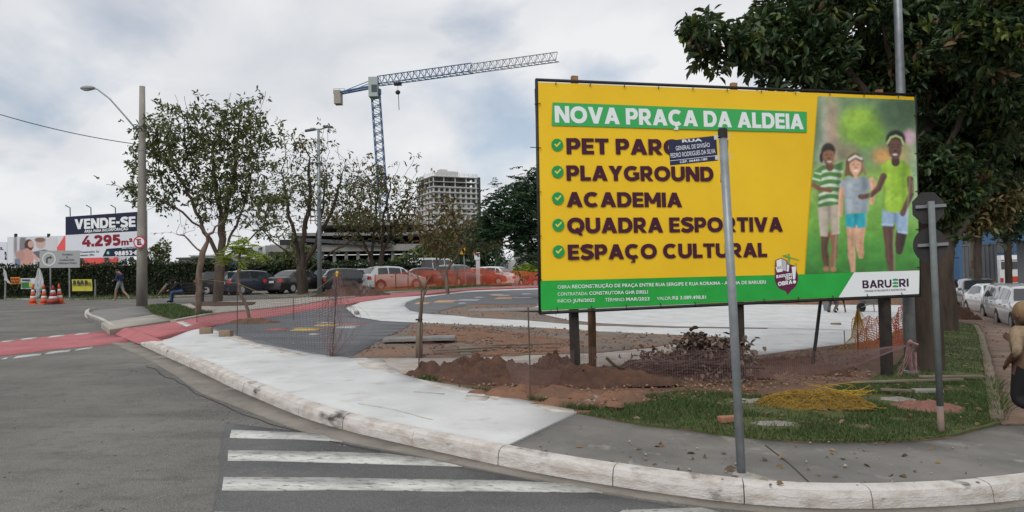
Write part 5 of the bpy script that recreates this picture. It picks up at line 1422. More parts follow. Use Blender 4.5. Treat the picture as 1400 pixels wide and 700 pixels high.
mb = MB(); mb.ell(hc + Vector((-.04, 0, -.055)), (.2, .10, .07), 12, 6); mb.build('lens', mat('lamp lens', (.5, .5, .48), .2), lh, smooth=True)
for yy in (172, 178, 205):
    c = U(194, yy); mb = MB(); mb.lathe([(wb_ * .72, -.05), (wb_ * .72, .05)], c, n=14); mb.build('clamp_band', m_galv, up_)
c = U(190.5, 331, -.35); rr = S(8.2, d)
m_redp = mat('red sign paint', lin(190, 34, 44), .5)
mb = MB(); mb.lathe([(rr, 0), (rr, .01)], c, 'Y', 28); sg = mb.build('no_parking_sign', m_redp, up_)
mb = MB(); mb.lathe([(rr * .8, -.004), (rr * .8, -.002)], c, 'Y', 28); mb.build('sign_face', m_wse, sg)
o = lettering(sg, 'E', c.x - rr * .34, c.z - rr * .5, rr * .62, rr * 1.0, m_blackm, y=c.y - .008, bold=.05)
mb = MB(); mb.box((c.x, c.y - .010, c.z), (rr * 1.75, .003, rr * .17), Matrix.Rotation(R(45), 3, 'Y')); mb.build('red_bar', m_redp, sg)
# overhead wire
pA0 = U(196, 197); 
def cable(name, label, p, q, sag, r=.012, group=None, n=24):
    p = Vector(p); q = Vector(q); mb = MB()
    mb.tube([p + (q - p) * (k / n) - Vector((0, 0, sag * 4 * (k / n) * (1 - k / n))) - p for k in range(n + 1)], r, 5)
    o = mb.build(name, m_tie, None, p, smooth=True); tag(o, label, 'cable', group); return o
cable('overhead_wire', 'thin overhead wire coming in from the left edge to the utility pole', atd(-160, 100, 26), b + U(194, 198), .35, r=.016, group=None)
cable('overhead_wire', 'thin overhead wire running from the utility pole into the broad street tree', b + U(196, 199), atd(330, 262, 44), .3, r=.014)

# double armed lamp post
b = at(437, 402, .02); d = depth_of(b)
lp2 = thing('lamp_post', 'tall slender lamp post with two arms above the half bare tree', 'street lamp', b)
def U2(px, py): return atd(px, py, d) - b
mb = MB(); mb.tube([(0, 0, -.1), U2(436.4, 290), U2(435.4, 176)], [.15, .11, .07], 12); mb.build('pole', m_galv, lp2, smooth=True)
for s_, x1, y1 in ((-1, 419, 178), (1, 454, 173.5)):
    mb = MB(); mb.tube([U2(435.4, 178), U2(435.4 + s_ * 6, 175.5), U2((435.4 + x1) / 2 + s_ * 3, (176 + y1) / 2 - 1)], .05, 8); ar = mb.build('arm', m_galv, lp2)
    c = U2(x1 - s_ * 5, y1 - .2); mb = MB(); mb.box(c, (.62, .3, .10), Matrix.Rotation(R(8 * s_), 3, 'Y'), taper=.8); mb.build('lamp_head', mat('dark lamp housing', (.05, .05, .055), .5), lp2)

# ------------------------------------------------------------------ billboards behind the hedge
def panel_thing(name, label, cat, bl_px, br_px, tl_px, d0, d1, group=None):
    p = atd(*bl_px, d0); q = atd(*br_px, d1); u_ = q - p
    r3 = atd(*tl_px, d0)
    pl = Plane(p, u_, r3 - p)
    return thing(name, label, cat, M=pl.M, group=group), pl
def v4(x, y): return (x / 4, 270 + y / 4)
D0, D1 = 54, 52
fs, PF = panel_thing('for_sale_billboard', 'navy and white land for sale billboard standing behind the hedge by the utility pole', 'billboard', v4(358, 335), v4(800, 322), v4(358, 105), D0, D1)
m_navyp = mat('navy billboard print', lin(30, 36, 62), .5); m_whp = mat('white billboard print', lin(214, 218, 226), .5); m_redl = mat('red lettering', lin(134, 26, 44), .5)
mb = MB(); mb.prism(PF.poly([v4(358, 333), v4(800, 322), v4(800, 74), v4(358, 105)]), .0, .12); mb.build('panel', m_whp, fs)
flat(fs, 'navy_header', PF.poly([v4(359, 205), v4(799, 181), v4(799, 75), v4(359, 106)]), m_navyp, -.01)
flat(fs, 'navy_footer', PF.poly([v4(562, 323), v4(799, 318), v4(799, 264), v4(582, 281)]), m_navyp, -.01)
for tx, x0, y0, x1, y1, h, mm, bb in [('VENDE-SE', 410, 174, 742, 160, 55, m_wht, .04), ('ÁREA PARA INCORPORAÇÃO', 463, 193, 702, 178, 15, m_wht, .03), ('4.295', 450, 270, 660, 262, 60, m_redl, .06), ('m²', 664, 262, 726, 258, 36, m_redl, .04),
                                  ('Construtivo: 5x', 440, 304, 543, 300, 11, m_navyp, .02), ('mento: SPC', 440, 321, 516, 319, 11, m_navyp, .02), ('Informações', 668, 282, 745, 277, 9, m_wht, 0), ('98853-6', 628, 318, 754, 312, 23, m_wht, .04)]:
    a = v4(x0, y0); c = v4(x1, y1); e = v4(x0, y0 - h); (PF.big(fs, tx, a[0], a[1], c[0], c[1], e[1], mm, y=-.016) if tx in ('VENDE-SE', '4.295', '98853-6') else PF.line(fs, tx, a[0], a[1], c[0], c[1], e[1], mm, y=-.016, bold=bb))
u, v = PF.uv(*v4(592, 303)); flat(fs, 'phone_badge', [(u + .15 * math.cos(t), v + .15 * math.sin(t)) for t in np.linspace(0, 6.28, 20, endpoint=False)], mat('green badge', lin(40, 140, 110), .5), -.016)
flat(fs, 'badge_mark', [(u + .07 * math.cos(t), v + .07 * math.sin(t)) for t in np.linspace(0, 6.28, 14, endpoint=False)], m_wht, -.02)
for px in (380, 494, 628):
    u, v = PF.uv(*v4(px, 90)); mb = MB(); mb.tube([(u, .06, v - .4), (u, .06, v + .45), (u - .1, -.25, v + .62)], .035, 6); mb.build('lamp_bracket', m_blackm, fs)
for px in (420, 560, 700, 780):
    u, v = PF.uv(*v4(px, 330)); mb = MB(); mb.tube([(u, .3, v + 1), (u, .3, v - 3.0)], .10, 8); mb.build('post', m_bconc, fs)
    mb = MB(); mb.tube([(u, .3, v + .2), (u + .9, 1.6, v - 3.0)], .06, 8); mb.build('brace', m_bconc, fs)
ad, PA_ = panel_thing('advertising_billboard', 'white and coral advertising billboard with a photo of a couple, above the hedge', 'billboard', (10, 364), (163, 362), (10, 324), 58, 57.5)
m_coral = mat('coral print', lin(226, 96, 92), .5)
mb = MB(); mb.prism(PA_.poly([(10, 366), (163, 366), (163, 320.5), (10, 324)]), 0, .15); mb.build('panel', m_whp, ad)
flat(ad, 'coral_area', PA_.poly([(89, 365), (162, 365), (162, 321), (88, 322.5), (77, 340)]), m_coral, -.012)
flat(ad, 'white_strip', PA_.poly([(162.2, 366), (174, 366), (174, 345), (162.2, 345)]), m_whp, .02)
u8 = np.linspace(0, 1, 110)[None]; t8 = np.linspace(0, 1, 64)[:, None]
Xa = 18 + 60 * u8 + 0 * t8; Ya = 324.6 + 40.6 * t8 + 0 * u8
Q = Paint((Xa - 0) * 5.386, (Ya - 300) * 5.386)
Q.fill((206, 206, 212), np.ones(Xa.shape)); Q.ell(170, 200, 26, 110, (96, 92, 100), 8, .8); Q.ell(115, 190, 12, 80, (120, 116, 124), 6, .8)
Q.ell(215, 190, 34, 44, (74, 56, 52)); Q.ell(228, 182, 22, 26, (202, 158, 146)); Q.poly([(120, 250), (200, 210), (260, 250), (240, 335), (120, 340)], (196, 150, 140), 3)
Q.ell(300, 175, 36, 42, (196, 170, 164), 3); Q.ell(296, 150, 40, 18, (128, 100, 88), 5); Q.cap((250, 250), (280, 310), 14, 12, (206, 164, 150)); Q.poly([(240, 240), (330, 220), (380, 240), (380, 290), (300, 300)], (100, 100, 112), 4)
Q.ell(150, 265, 34, 40, (176, 140, 132), 6, .8); Q.poly([(108, 290), (150, 290), (150, 340), (108, 340)], (110, 130, 160), 3)
print_grid(ad, 'printed_photo', PA_, Xa, Ya, Q.c, -.014)
for px in (21, 66): u, v = PA_.uv(px, 322.5); mb = MB(); mb.box((u, .05, v), (.2, .1, .35)); mb.build('lamp_bracket', m_blackm, ad)
for px in (30, 80, 130): u, v = PA_.uv(px, 364); mb = MB(); mb.tube([(u, .3, v + .5), (u, .3, v - 2.8)], .12, 8); mb.build('post', m_bconc, ad)
a = (148, 354); PA_.line(ad, 'O', 150, 354, 156, 353.8, 349, m_whp, y=-.02)
wb2, PW = panel_thing('partial_billboard', 'white billboard cut by the left edge of the picture', 'billboard', (-60, 365), (9.4, 364), (-60, 330), 60, 59.5)
mb = MB(); mb.prism(PW.poly([(-60, 366), (9.4, 366), (9.4, 331), (-60, 330)]), 0, .12); mb.build('panel', m_whp, wb2)
PW.line(wb2, 'EL', -2, 341.6, 5, 341.4, 337.8, m_navyp, y=-.02, bold=.03); PW.line(wb2, '2', 6.5, 355, 9.2, 355, 344, m_navyp, y=-.02, bold=.05)
for px in (-40, -10): u, v = PW.uv(px, 364); mb = MB(); mb.tube([(u, .3, v + .5), (u, .3, v - 2.8)], .12, 8); mb.build('post', m_bconc, wb2)
# grey direction sign
ds, PD = panel_thing('direction_sign', 'grey right turn sign for buses and lorries on two posts before the hedge', 'road sign', v4(216, 385), v4(436, 383), v4(216, 291), 44, 44)
m_gsign = mat('grey sign face', lin(158, 162, 162), .5); m_gdk = mat('dark sign lettering', lin(74, 78, 80), .6); m_gwh = mat('pale ring', lin(206, 208, 204), .5)
mb = MB(); mb.prism(PD.poly([v4(216, 385), v4(436, 383), v4(436, 290), v4(216, 291)]), 0, .02); mb.build('panel', m_gsign, ds)
u, v = PD.uv(*v4(268, 337)); rr = S(9.4, 44)
ringp = [(rr, -.010), (rr, -.006), (rr * .8, -.006), (rr * .8, -.010)]
mb = MB(); n = 32
Vr = [(u + k * math.cos(2 * math.pi * j / n), -.008, v + k * math.sin(2 * math.pi * j / n)) for k in (rr, rr * .8) for j in range(n)]
mb.add(Vr, [(j, (j + 1) % n, n + (j + 1) % n, n + j) for j in range(n)]); mb.build('ring', m_gwh, ds)
flat(ds, 'arrow', [(u - .17, v - .24), (u - .08, v - .24), (u - .08, v - .02), (u - .02, v + .05), (u + .06, v + .05), (u + .06, v - .02), (u + .2, v + .1), (u + .06, v + .22), (u + .06, v + .14), (u - .06, v + .14), (u - .17, v + .03)], m_gdk, -.008)
for tx, x0, x1, yb in (('ÔNIBUS', 340, 397, 317), ('E', 363, 371, 332), ('CAMINHÕES', 326, 407, 347), ('OBRIGATÓRIO', 318, 422, 364)):
    a = v4(x0, yb); c = v4(x1, yb - .5); e = v4(x0, yb - 9); PD.line(ds, tx, a[0], a[1], c[0], c[1], e[1], m_gdk, y=-.01, bold=.02)
for px, col_ in ((272, 470), (376, 445)):
    u, v = PD.uv(*v4(px, 380)); w0 = PD.M @ Vector((u, .06, v)); zz = G(w0.x, w0.y) - w0.z
    mb = MB(); mb.tube([(u, .06, v + .9), (u, .06, v + zz - .05)], .045, 8); mb.build('post', m_galv, ds)
# ------------------------------------------------------------------ cars
m_tyre = mat('tyre rubber', (.022, .022, .023), .9)
m_rim = mat('alloy rim', (.45, .46, .47), .35, metal=.7)
m_glass = mat('car glass', (.022, .027, .030), .08, spec=.8)
m_trim = mat('black trim', (.018, .018, .019), .5)
m_tail = mat('tail lamp', (.42, .015, .02), .25, spec=.6)
m_head = mat('head lamp', (.62, .64, .66), .12, spec=.8)
m_plate = mat('number plate', (.45, .46, .47), .5)
def paint(name, c, rough=.28): return mat(name, c, rough, coat=.6, spec=.5)
PROF = {   # x from the rear, roof line, belt line
    'hatch': dict(L=3.95, W=1.70, H=1.50, top=[(0, .62), (.03, .95), (.10, 1.02), (.42, 1.40), (.75, 1.49), (1.5, 1.50), (2.1, 1.46), (2.35, 1.40), (2.98, .99), (3.1, .95), (3.7, .82), (3.9, .66), (3.95, .5)],
                  belt=[(0, .90), (1.0, .95), (3.0, .90), (3.95, .7)], side=[(.55, 1.25), (1.32, 2.12), (2.18, 2.66)], rear=(.12, .44), front=(2.38, 2.94), wheels=(.72, 3.16)),
    'sedan': dict(L=4.45, W=1.76, H=1.46, top=[(0, .60), (.03, .93), (.12, 1.01), (.72, 1.05), (1.32, 1.40), (1.6, 1.455), (2.3, 1.46), (2.65, 1.42), (3.3, .99), (3.45, .95), (4.15, .82), (4.4, .66), (4.45, .5)],
                  belt=[(0, .92), (1.2, .95), (3.3, .90), (4.45, .7)], side=[(1.05, 1.55), (1.62, 2.38), (2.44, 2.98)], rear=(.76, 1.28), front=(2.70, 3.26), wheels=(.86, 3.55)),
    'suv': dict(L=4.35, W=1.80, H=1.66, top=[(0, .66), (.03, 1.02), (.08, 1.10), (.30, 1.52), (.6, 1.64), (1.6, 1.66), (2.3, 1.62), (2.55, 1.56), (3.2, 1.10), (3.35, 1.06), (4.05, .96), (4.3, .75), (4.35, .55)],
                belt=[(0, 1.02), (1.0, 1.06), (3.2, 1.02), (4.35, .8)], side=[(.42, 1.30), (1.37, 2.28), (2.34, 2.88)], rear=(.10, .30), front=(2.58, 3.16), wheels=(.82, 3.45)),
    'van': dict(L=5.4, W=2.0, H=2.45, top=[(0, .9), (.03, 1.9), (.12, 2.30), (.4, 2.42), (2.0, 2.45), (3.6, 2.42), (4.0, 2.30), (4.55, 1.45), (4.8, 1.28), (5.25, 1.12), (5.38, .8), (5.4, .6)],
                belt=[(0, 1.35), (4.5, 1.30), (5.4, 1.0)], side=[(.25, 1.55), (1.65, 3.0), (3.1, 4.15)], rear=(.02, .05), front=(4.04, 4.5), wheels=(.95, 4.35)),
}
def interp(tb, x): return float(np.interp(x, [p[0] for p in tb], [p[1] for p in tb]))
def car(label, kind, pos, heading, body_mat, group=None, scale=1.0, name='parked_car', cat='car', stripe=None, rim=None):
    """pos: the middle of its footprint; heading: direction of the nose (0 = +X, anticlockwise)"""
    p = PROF[kind]; L, W, H = p['L'], p['W'], p['H']; hw = W / 2
    t = thing(name, label, cat, pos, rz=heading, group=group); t.scale = (scale,) * 3
    top = lambda x: interp(p['top'], x); belt = lambda x: min(interp(p['belt'], x), top(x) - .03)
    def halfw(x):
        e = min(x, L - x); return hw * (.80 + .20 * min(1, math.sqrt(max(0, e) / .55)))
    def roofw(x):
        k = (top(x) - belt(x)) / max(.05, H - .95); k = max(0, min(1, k)); return halfw(x) * (.97 - (.23 if kind != 'van' else .12) * k)
    def surf(x, f):        # side glass: f from belt to roof edge
        zb = belt(x); zt = top(x) - .05; return (halfw(x) * .985 * (1 - f) + roofw(x) * f, zb + (zt - zb) * f)
    xs = sorted(set([q[0] for q in p['top']] + list(np.linspace(0, L, 26)))); rows = []
    for x in xs:
        w = halfw(x); zt = top(x); zb = belt(x); rw = roofw(x); b0 = .20 + (.14 if x < .12 or x > L - .12 else 0); b0 = min(b0, zt - .1)
        half = [(w * .90, b0), (w * .985, b0 + (zb - b0) * .22), (w, b0 + (zb - b0) * .62), (w * .985, zb), (rw, max(zb + .01, zt - .05)), (rw * .86, max(zb + .02, zt - .012)), (rw * .4, zt + .004)]
        row = [(x - L / 2, y, z) for y, z in half] + [(x - L / 2, -y, z) for y, z in half[::-1]]
        rows.append(row + [row[0]])
    mb = MB(); mb.grid(rows); mb.add(rows[0][:-1], [tuple(range(len(rows[0]) - 1))]); mb.add(rows[-1][:-1], [tuple(range(len(rows[0]) - 1))])
    bo = mb.build('body', body_mat, t, smooth=True)
    md = bo.modifiers.new('edge', 'EDGE_SPLIT'); md.split_angle = R(38)
    for s in (1, -1):
        for a, b in p['side']:
            rw_ = [[(x - L / 2, s * (surf(x, f)[0] + .008), surf(x, f)[1]) for x in np.linspace(a + .10 * f * (a < .9), b - .28 * f * (b > L * .63), 6)] for f in (.10, .5, .88)]
            mb = MB(); mb.grid(rw_); mb.build('side_window', m_glass, t, smooth=True)
    def cross(a, b, name, f0=.06, f1=.94):
        r_ = []
        for k in range(5):
            x = a + (b - a) * k / 4; w = roofw(x) * .90
            nx_ = .012 if b < L / 2 else -.012
            r_.append([(x - L / 2 - nx_ * .6, w * q, top(x) + .012 - .012 * abs(q)) for q in (-1, -.5, 0, .5, 1)])
        mb = MB(); mb.grid(r_); mb.build(name, m_glass, t, smooth=True)
    cross(*p['front'], 'windscreen')
    if kind == 'van':
        for s in (1, -1): mb = MB(); mb.box((-L / 2 - .008, s * hw * .40, 1.72), (.03, hw * .62, .62)); mb.build('rear_window', m_glass, t)
    else: cross(*p['rear'], 'rear_window')
    wr = .31 if kind != 'van' else .34
    if kind == 'suv': wr = .34
    for wx in p['wheels']:
        for s in (1, -1):
            c = (wx - L / 2, s * (halfw(wx) - .10), wr)
            mb = MB(); mb.lathe([(wr * .6, -.10), (wr * .93, -.105), (wr, -.07), (wr, .07), (wr * .93, .105), (wr * .6, .10)], c, 'Y', 22); wh = mb.build('wheel', m_tyre, t)
            mb = MB(); mb.lathe([(wr * .64, -.06), (wr * .62, -.02), (.05, .01)] if s < 0 else [(.05, -.01), (wr * .62, .02), (wr * .64, .06)], (c[0], c[1] + s * .058, c[2]), 'Y', 16); mb.build('rim', rim or m_rim, wh)
            arc = [(c[0] + wr * 1.2 * math.cos(a), c[2] + wr * 1.2 * math.sin(a)) for a in np.linspace(R(-12), R(192), 18)]
            mb = MB(); y0 = s * (halfw(wx) * .99); mb.prism(arc, y0, y0 + s * .012); mb.build('wheel_arch', m_trim, t)
    for s in (1, -1):
        zt = p['belt'][0][1] - .12
        if kind == 'van': mb = MB(); mb.box((-L / 2 + .02, s * hw * .78, 1.15), (.10, .16, .5))
        else: mb = MB(); mb.box((-L / 2 + .07, s * hw * .72, zt), (.16, .34, .20), taper=.8)
        mb.build('tail_light', m_tail, t)
        mb = MB(); mb.box((L / 2 - .22, s * hw * .68, top(L - .25) - .12), (.34, .34, .15), Matrix.Rotation(R(s * -14), 3, 'Z'), taper=.8); mb.build('headlight', m_head, t)
        mb = MB(); mx = p['front'][1] - L / 2 - .12; mb.box((mx, s * (halfw(p['front'][1]) + .08), belt(p['front'][1]) + .08), (.10, .20, .13), taper=.8); mb.build('mirror', body_mat, t)
        for k, (a, b) in enumerate(p['side'][-2:]):
            mb = MB(); xh = (a + .12) - L / 2; mb.box((xh, s * (halfw(a) + .012), belt(a) - .10), (.16, .025, .025)); mb.build('door_handle', m_trim, t)
    mb = MB(); mb.box((-L / 2 - .005, 0, .36), (.10, W * .80, .20)); mb.build('rear_bumper', m_trim if kind in ('suv', 'van') else body_mat, t)
    mb = MB(); mb.box((L / 2 - .01, 0, .36), (.10, W * .78, .20)); mb.build('front_bumper', m_trim, t)
    mb = MB(); mb.box((L / 2 - .02, 0, .60), (.06, W * .46, .11)); mb.build('grille', m_trim, t)
    for e in (-1, 1): mb = MB(); mb.box((e * (L / 2 + .055), 0, .42 if e > 0 else (.72 if kind != 'van' else .62)), (.015, .40, .13)); mb.build('number_plate', m_plate, t)
    if stripe:
        for s in (1, -1): mb = MB(); mb.box((-.3, s * (hw + .006), 1.0), (L * .70, .02, .42)); mb.build('side_band', stripe, t)
        mb = MB(); mb.box((-L / 2 - .012, 0, 1.02), (.02, W * .72, .42)); mb.build('side_band', stripe, t)
    return t
def gpos(px, py, dz=0.0, depth=None):
    p = at(px, py, dz) if depth is None else atd(px, py, depth)
    p.z = G(p.x, p.y) + dz; return p
GC = 'cars parked behind the plaza'
c_black = paint('black car paint', (.012, .012, .014)); c_navy = paint('dark blue car paint', (.018, .025, .045)); c_white = paint('white car paint', (.62, .63, .64))
c_grey = paint('grey car paint', (.12, .125, .13)); c_maroon = paint('maroon car paint', (.10, .018, .02)); c_red = paint('red car paint', (.34, .02, .02)); c_silver = paint('silver car paint', (.32, .335, .35))
c_dgreen = paint('dark green car paint', (.028, .036, .034)); c_char = paint('charcoal car paint', (.03, .032, .038)); c_blue = paint('slate blue car paint', (.05, .075, .11))
car('dark blue hatchback with red tail lamps parked behind the broad street tree', 'hatch', gpos(352, 400, 0, 46.5), R(38), c_navy, GC)
car('black saloon seen from the rear, beside the half bare tree', 'sedan', gpos(408, 398, 0, 47.5), R(62), c_black, GC)
car('charcoal hatchback behind the bunched netting, left of the white hatchback', 'hatch', gpos(481, 396, 0, 49), R(25), c_char, GC)
car('white hatchback parked beside the tree with two trunks', 'hatch', gpos(538, 393, 0, 49.5), R(35), c_white, GC, 1.06)
car('slate blue car in the back row between the lamp post and the netting', 'hatch', gpos(455, 390, 0, 60), R(30), c_blue, GC)
car('pale grey car in the back row left of the white hatchback', 'hatch', gpos(503, 389, 0, 61), R(40), c_silver, GC)
car('black hatchback parked behind the seated person at the end of the row', 'hatch', gpos(312, 401, 0, 47), R(20), c_black, GC)
car('maroon saloon behind the orange mesh in front of the white van', 'sedan', gpos(581, 390, 0, 57), R(20), c_maroon, GC)
car('grey hatchback seen from the rear behind the orange mesh, at the yellow road sign', 'suv', gpos(627, 388.5, 0, 56), R(60), c_grey, GC)
car('bright red car behind the white totem', 'sedan', gpos(655, 388, 0, 61), R(30), c_red, GC)
car('white estate car with dark windows behind the orange mesh, right of the totem', 'suv', gpos(681, 386, 0, 66), R(-25), c_white, GC)
car('small white saloon seen from the rear near the edge of the hoarding', 'sedan', gpos(713, 385, 0, 66), R(55), c_white, GC, .92)
car('red hatchback half hidden by the edge of the hoarding', 'hatch', gpos(741, 384, 0, 67), R(30), c_red, GC)
car('white minibus with a yellow band parked behind the maroon saloon', 'van', gpos(595, 386, 0, 68), R(48), c_white, None, name='minibus', cat='minibus', stripe=mat('yellow band', (.55, .32, .02), .4))
GS = 'cars parked along the side street'
car('dark green estate car farthest along the side street kerb', 'suv', gpos(1338, 404, 0, 40), R(-114), c_dgreen, GS)
car('white saloon with its windscreen towards us on the side street', 'sedan', gpos(1362, 415, 0, 33.5), R(-108), c_white, GS)
car('silver hatchback parked behind the green planter box', 'hatch', gpos(1388, 424, 0, 28.5), R(-112), c_silver, GS)
car('white car cut by the right edge of the picture', 'hatch', gpos(1413, 430, 0, 24.5), R(-114), c_white, GS)
# white lorry behind the gate
p = gpos(1381, 384, 0, 56)
lr = thing('lorry', 'white lorry with a red panel on its rear, beside the grey wall', 'lorry', p, rz=R(-8))
w = S(25, 56)
mb = MB(); mb.box((0, 2.2, 1.75), (w, 4.4, 1.9)); mb.box((0, .9, 2.85), (w * .9, 2.0, .34), taper=.9); mb.build('body', c_white, lr)
mb = MB(); mb.box((0, -.02, 2.25), (w * .84, .06, .55)); mb.build('window', m_glass, lr)
mb = MB(); mb.box((w * .22, -.03, 1.2), (w * .42, .06, .42)); mb.build('rear_panel', mat('orange red panel', (.50, .06, .03), .5), lr)
mb = MB(); mb.box((0, 1.5, .62), (w * .96, 3.2, .34)); mb.build('chassis', m_trim, lr)
for s in (1, -1):
    mb = MB(); mb.lathe([(.25, -.14), (.45, -.13), (.45, .13), (.25, .14)], (s * w * .42, .9, .45), 'X', 18); mb.build('wheel', m_tyre, lr)
    mb = MB(); mb.box((s * w * .42, -.03, 1.15), (.2, .08, .3)); mb.build('tail_light', m_tail, lr)

# ------------------------------------------------------------------ people
m_skin = mat('skin', (.30, .17, .12), .6, (.26, .145, .10), 8)
m_skin2 = mat('darker skin', (.14, .078, .055), .6, (.12, .066, .046), 8)
m_hair = mat('dark hair', (.018, .014, .012), .6); m_blond = mat('blond hair', (.25, .165, .085), .6, (.15, .095, .05), 30, stretch=(1, 1, .2))
def person(label, pos, rz, J, mats, cloth, hair=None, hairfn=None, r=1.0, group=None, cat='person'):
    """J: joints in metres, facing +Y, Z up. cloth: bone name -> material index"""
    t = thing('person', label, cat, pos, rz=rz, group=group)
    names = [n for n in J if n != 'look']; V = [Vector(J[n]) for n in names]
    E = [('pelvis', 'waist'), ('waist', 'chest'), ('chest', 'neck'), ('neck', 'head')]
    for s in 'lr':
        E += [('chest', s + 'sh'), (s + 'sh', s + 'el'), (s + 'el', s + 'wr'), ('pelvis', s + 'hip'), (s + 'hip', s + 'kn'), (s + 'kn', s + 'an'), (s + 'an', s + 'toe')]
    RAD = dict(pelvis=(.155, .115), waist=(.135, .10), chest=(.165, .115), neck=(.052, .055), head=(.05, .05), sh=(.07, .068), el=(.045, .045), wr=(.03, .028), hip=(.095, .095), kn=(.062, .064), an=(.043, .046), toe=(.042, .03))
    # hands: palm plus five fingers
    rad = [RAD[n if n in RAD else n[1:]] for n in names]
    edges = [(names.index(a), names.index(b)) for a, b in E]
    for s in 'lr':
        w_ = Vector(J[s + 'wr']); e_ = Vector(J[s + 'el']); d = (w_ - e_).normalized(); side = d.cross(Vector((0, 1, 0)))
        side = side.normalized() if side.length > .2 else Vector((0, 0, 1)); pal = w_ + d * .07
        V.append(pal); rad.append((.032, .018)); ip = len(V) - 1; edges.append((names.index(s + 'wr'), ip))
        for k, ln in enumerate((.065, .075, .07, .055)):
            o = side * ((k - 1.5) * .019); a = pal + d * .03 + o; b = a + d * ln * .55 + d.cross(side) * .008; c = b + d * ln * .45 + d.cross(side) * .02
            b0 = len(V); V += [a, b, c]; rad += [(.0095, .009), (.009, .0085), (.0075, .007)]; edges += [(ip, b0), (b0, b0 + 1), (b0 + 1, b0 + 2)]
        a = pal - side * .035; b = a + d * .03 - side * .012; b0 = len(V); V += [a, b]; rad += [(.011, .01), (.009, .009)]; edges += [(ip, b0), (b0, b0 + 1)]
    me = bpy.data.meshes.new('sk'); me.from_pydata(V, edges, [])
    o = bpy.data.objects.new('sk', me); COL.objects.link(o)
    o.modifiers.new('Skin', 'SKIN')
    sv = me.skin_vertices[0].data if len(me.skin_vertices) else None
    for i, rr in enumerate(rad): sv[i].radius = (rr[0] * r, rr[1] * r)
    sv[0].use_root = True
    sb = o.modifiers.new('sub', 'SUBSURF'); sb.levels = 1; sb.render_levels = 1
    bpy.context.view_layer.update(); dg = bpy.context.evaluated_depsgraph_get()
    bm_ = bmesh.new(); tmp = bpy.data.meshes.new_from_object(o.evaluated_get(dg)); bm_.from_mesh(tmp)
    bpy.data.objects.remove(o)
    # the head: skull, jaw, nose, ears
    hd = Vector(J['head']); nk = Vector(J['neck']); upv = (hd - nk).normalized(); fw = Vector(J.get('look', (0, 1, 0))); fw = (fw - upv * fw.dot(upv)).normalized(); rt = fw.cross(upv)
    rot = Matrix((rt, fw, upv)).transposed(); ce = hd + upv * .07 + fw * .015
    hm = MB(); hm.ell(ce, (.075, .095, .112), 16, 12, rot); hm.ell(ce + rot @ Vector((0, .035, -.065)), (.052, .055, .055), 12, 8, rot)
    hm.ell(ce + rot @ Vector((0, .098, -.012)), (.014, .020, .024), 8, 6, rot)
    for s in (-1, 1): hm.ell(ce + rot @ Vector((s * .077, -.005, -.01)), (.012, .022, .03), 8, 6, rot)
    hmesh = hm.mesh('h', mats[0]); n0 = len(bm_.faces); bm_.from_mesh(hmesh); bm_.faces.ensure_lookup_table()
    bones = [(Vector(J[a]), Vector(J[b]), b) for a, b in E]
    for s in 'lr': w_ = Vector(J[s + 'wr']); d = (w_ - Vector(J[s + 'el'])).normalized(); bones.append((w_ + d * .03, w_ + d * .18, s + 'hand'))
    for i, f in enumerate(bm_.faces):
        f.smooth = True
        if i >= n0: f.material_index = 0; continue
        c = f.calc_center_median(); best = min(bones, key=lambda q: (c - (q[0] + (q[1] - q[0]) * max(0, min(1, (c - q[0]).dot(q[1] - q[0]) / max(1e-6, (q[1] - q[0]).length_squared))))).length)
        k = cloth.get(best[2], cloth.get(best[2][1:], 0)); 
        if isinstance(k, tuple):
            a, b = best[0], best[1]; tt = (c - a).dot(b - a) / (b - a).length_squared; k = k[1] if tt < k[0] else k[2]
        f.material_index = k
    fm = bpy.data.meshes.new('body'); bm_.to_mesh(fm); bm_.free()
    for m_ in mats: fm.materials.append(m_)
    body = link('body', fm, t)
    for s in (-1, 1):
        mb = MB(); mb.ell(ce + rot @ Vector((s * .030, .084, .012)), (.013, .012, .009), 8, 6, rot); mb.build('eye', m_trim, t)
    mb = MB(); mb.ell(ce + rot @ Vector((0, .085, -.058)), (.022, .010, .006), 8, 5, rot); mb.build('mouth', mat('lips', (.20, .075, .065), .6), t)
    if hair:
        mb = MB(); mb.ell(ce + rot @ Vector((0, -.018, .022)), (.085, .098, .105), 14, 10, rot)
        if hairfn: hairfn(mb, ce, rot)
        mb.build('hair', hair, t, smooth=True)
    return t
def pose(h=1.7, **k):
    z = h / 1.75
    J = dict(pelvis=(0, 0, .98), waist=(0, .0, 1.14), chest=(0, -.01, 1.36), neck=(0, .0, 1.50), head=(0, .02, 1.57),
             lsh=(-.19, -.01, 1.42), lel=(-.24, -.03, 1.13), lwr=(-.25, .06, .88), rsh=(.19, -.01, 1.42), rel=(.24, -.03, 1.13), rwr=(.25, .06, .88),
             lhip=(-.10, 0, .92), lkn=(-.11, .02, .50), lan=(-.11, -.03, .08), ltoe=(-.12, .14, .035), rhip=(.10, 0, .92), rkn=(.11, .02, .50), ran=(.11, -.03, .08), rtoe=(.12, .14, .035))
    J.update(k)
    return {a: (Vector(b) * z if a != 'look' else Vector(b)) for a, b in J.items()}
m_jk = mat('navy jacket', (.025, .035, .085), .8); m_sh = mat('light shorts', (.19, .21, .21), .85); m_shoe = mat('pale shoe', (.30, .27, .24), .8)
m_blk = mat('black clothing', (.012, .012, .014), .85); m_jean = mat('blue jeans', (.055, .10, .22), .85, (.035, .065, .15), 12); m_stripe = mat('white stripe', (.5, .5, .52), .8)
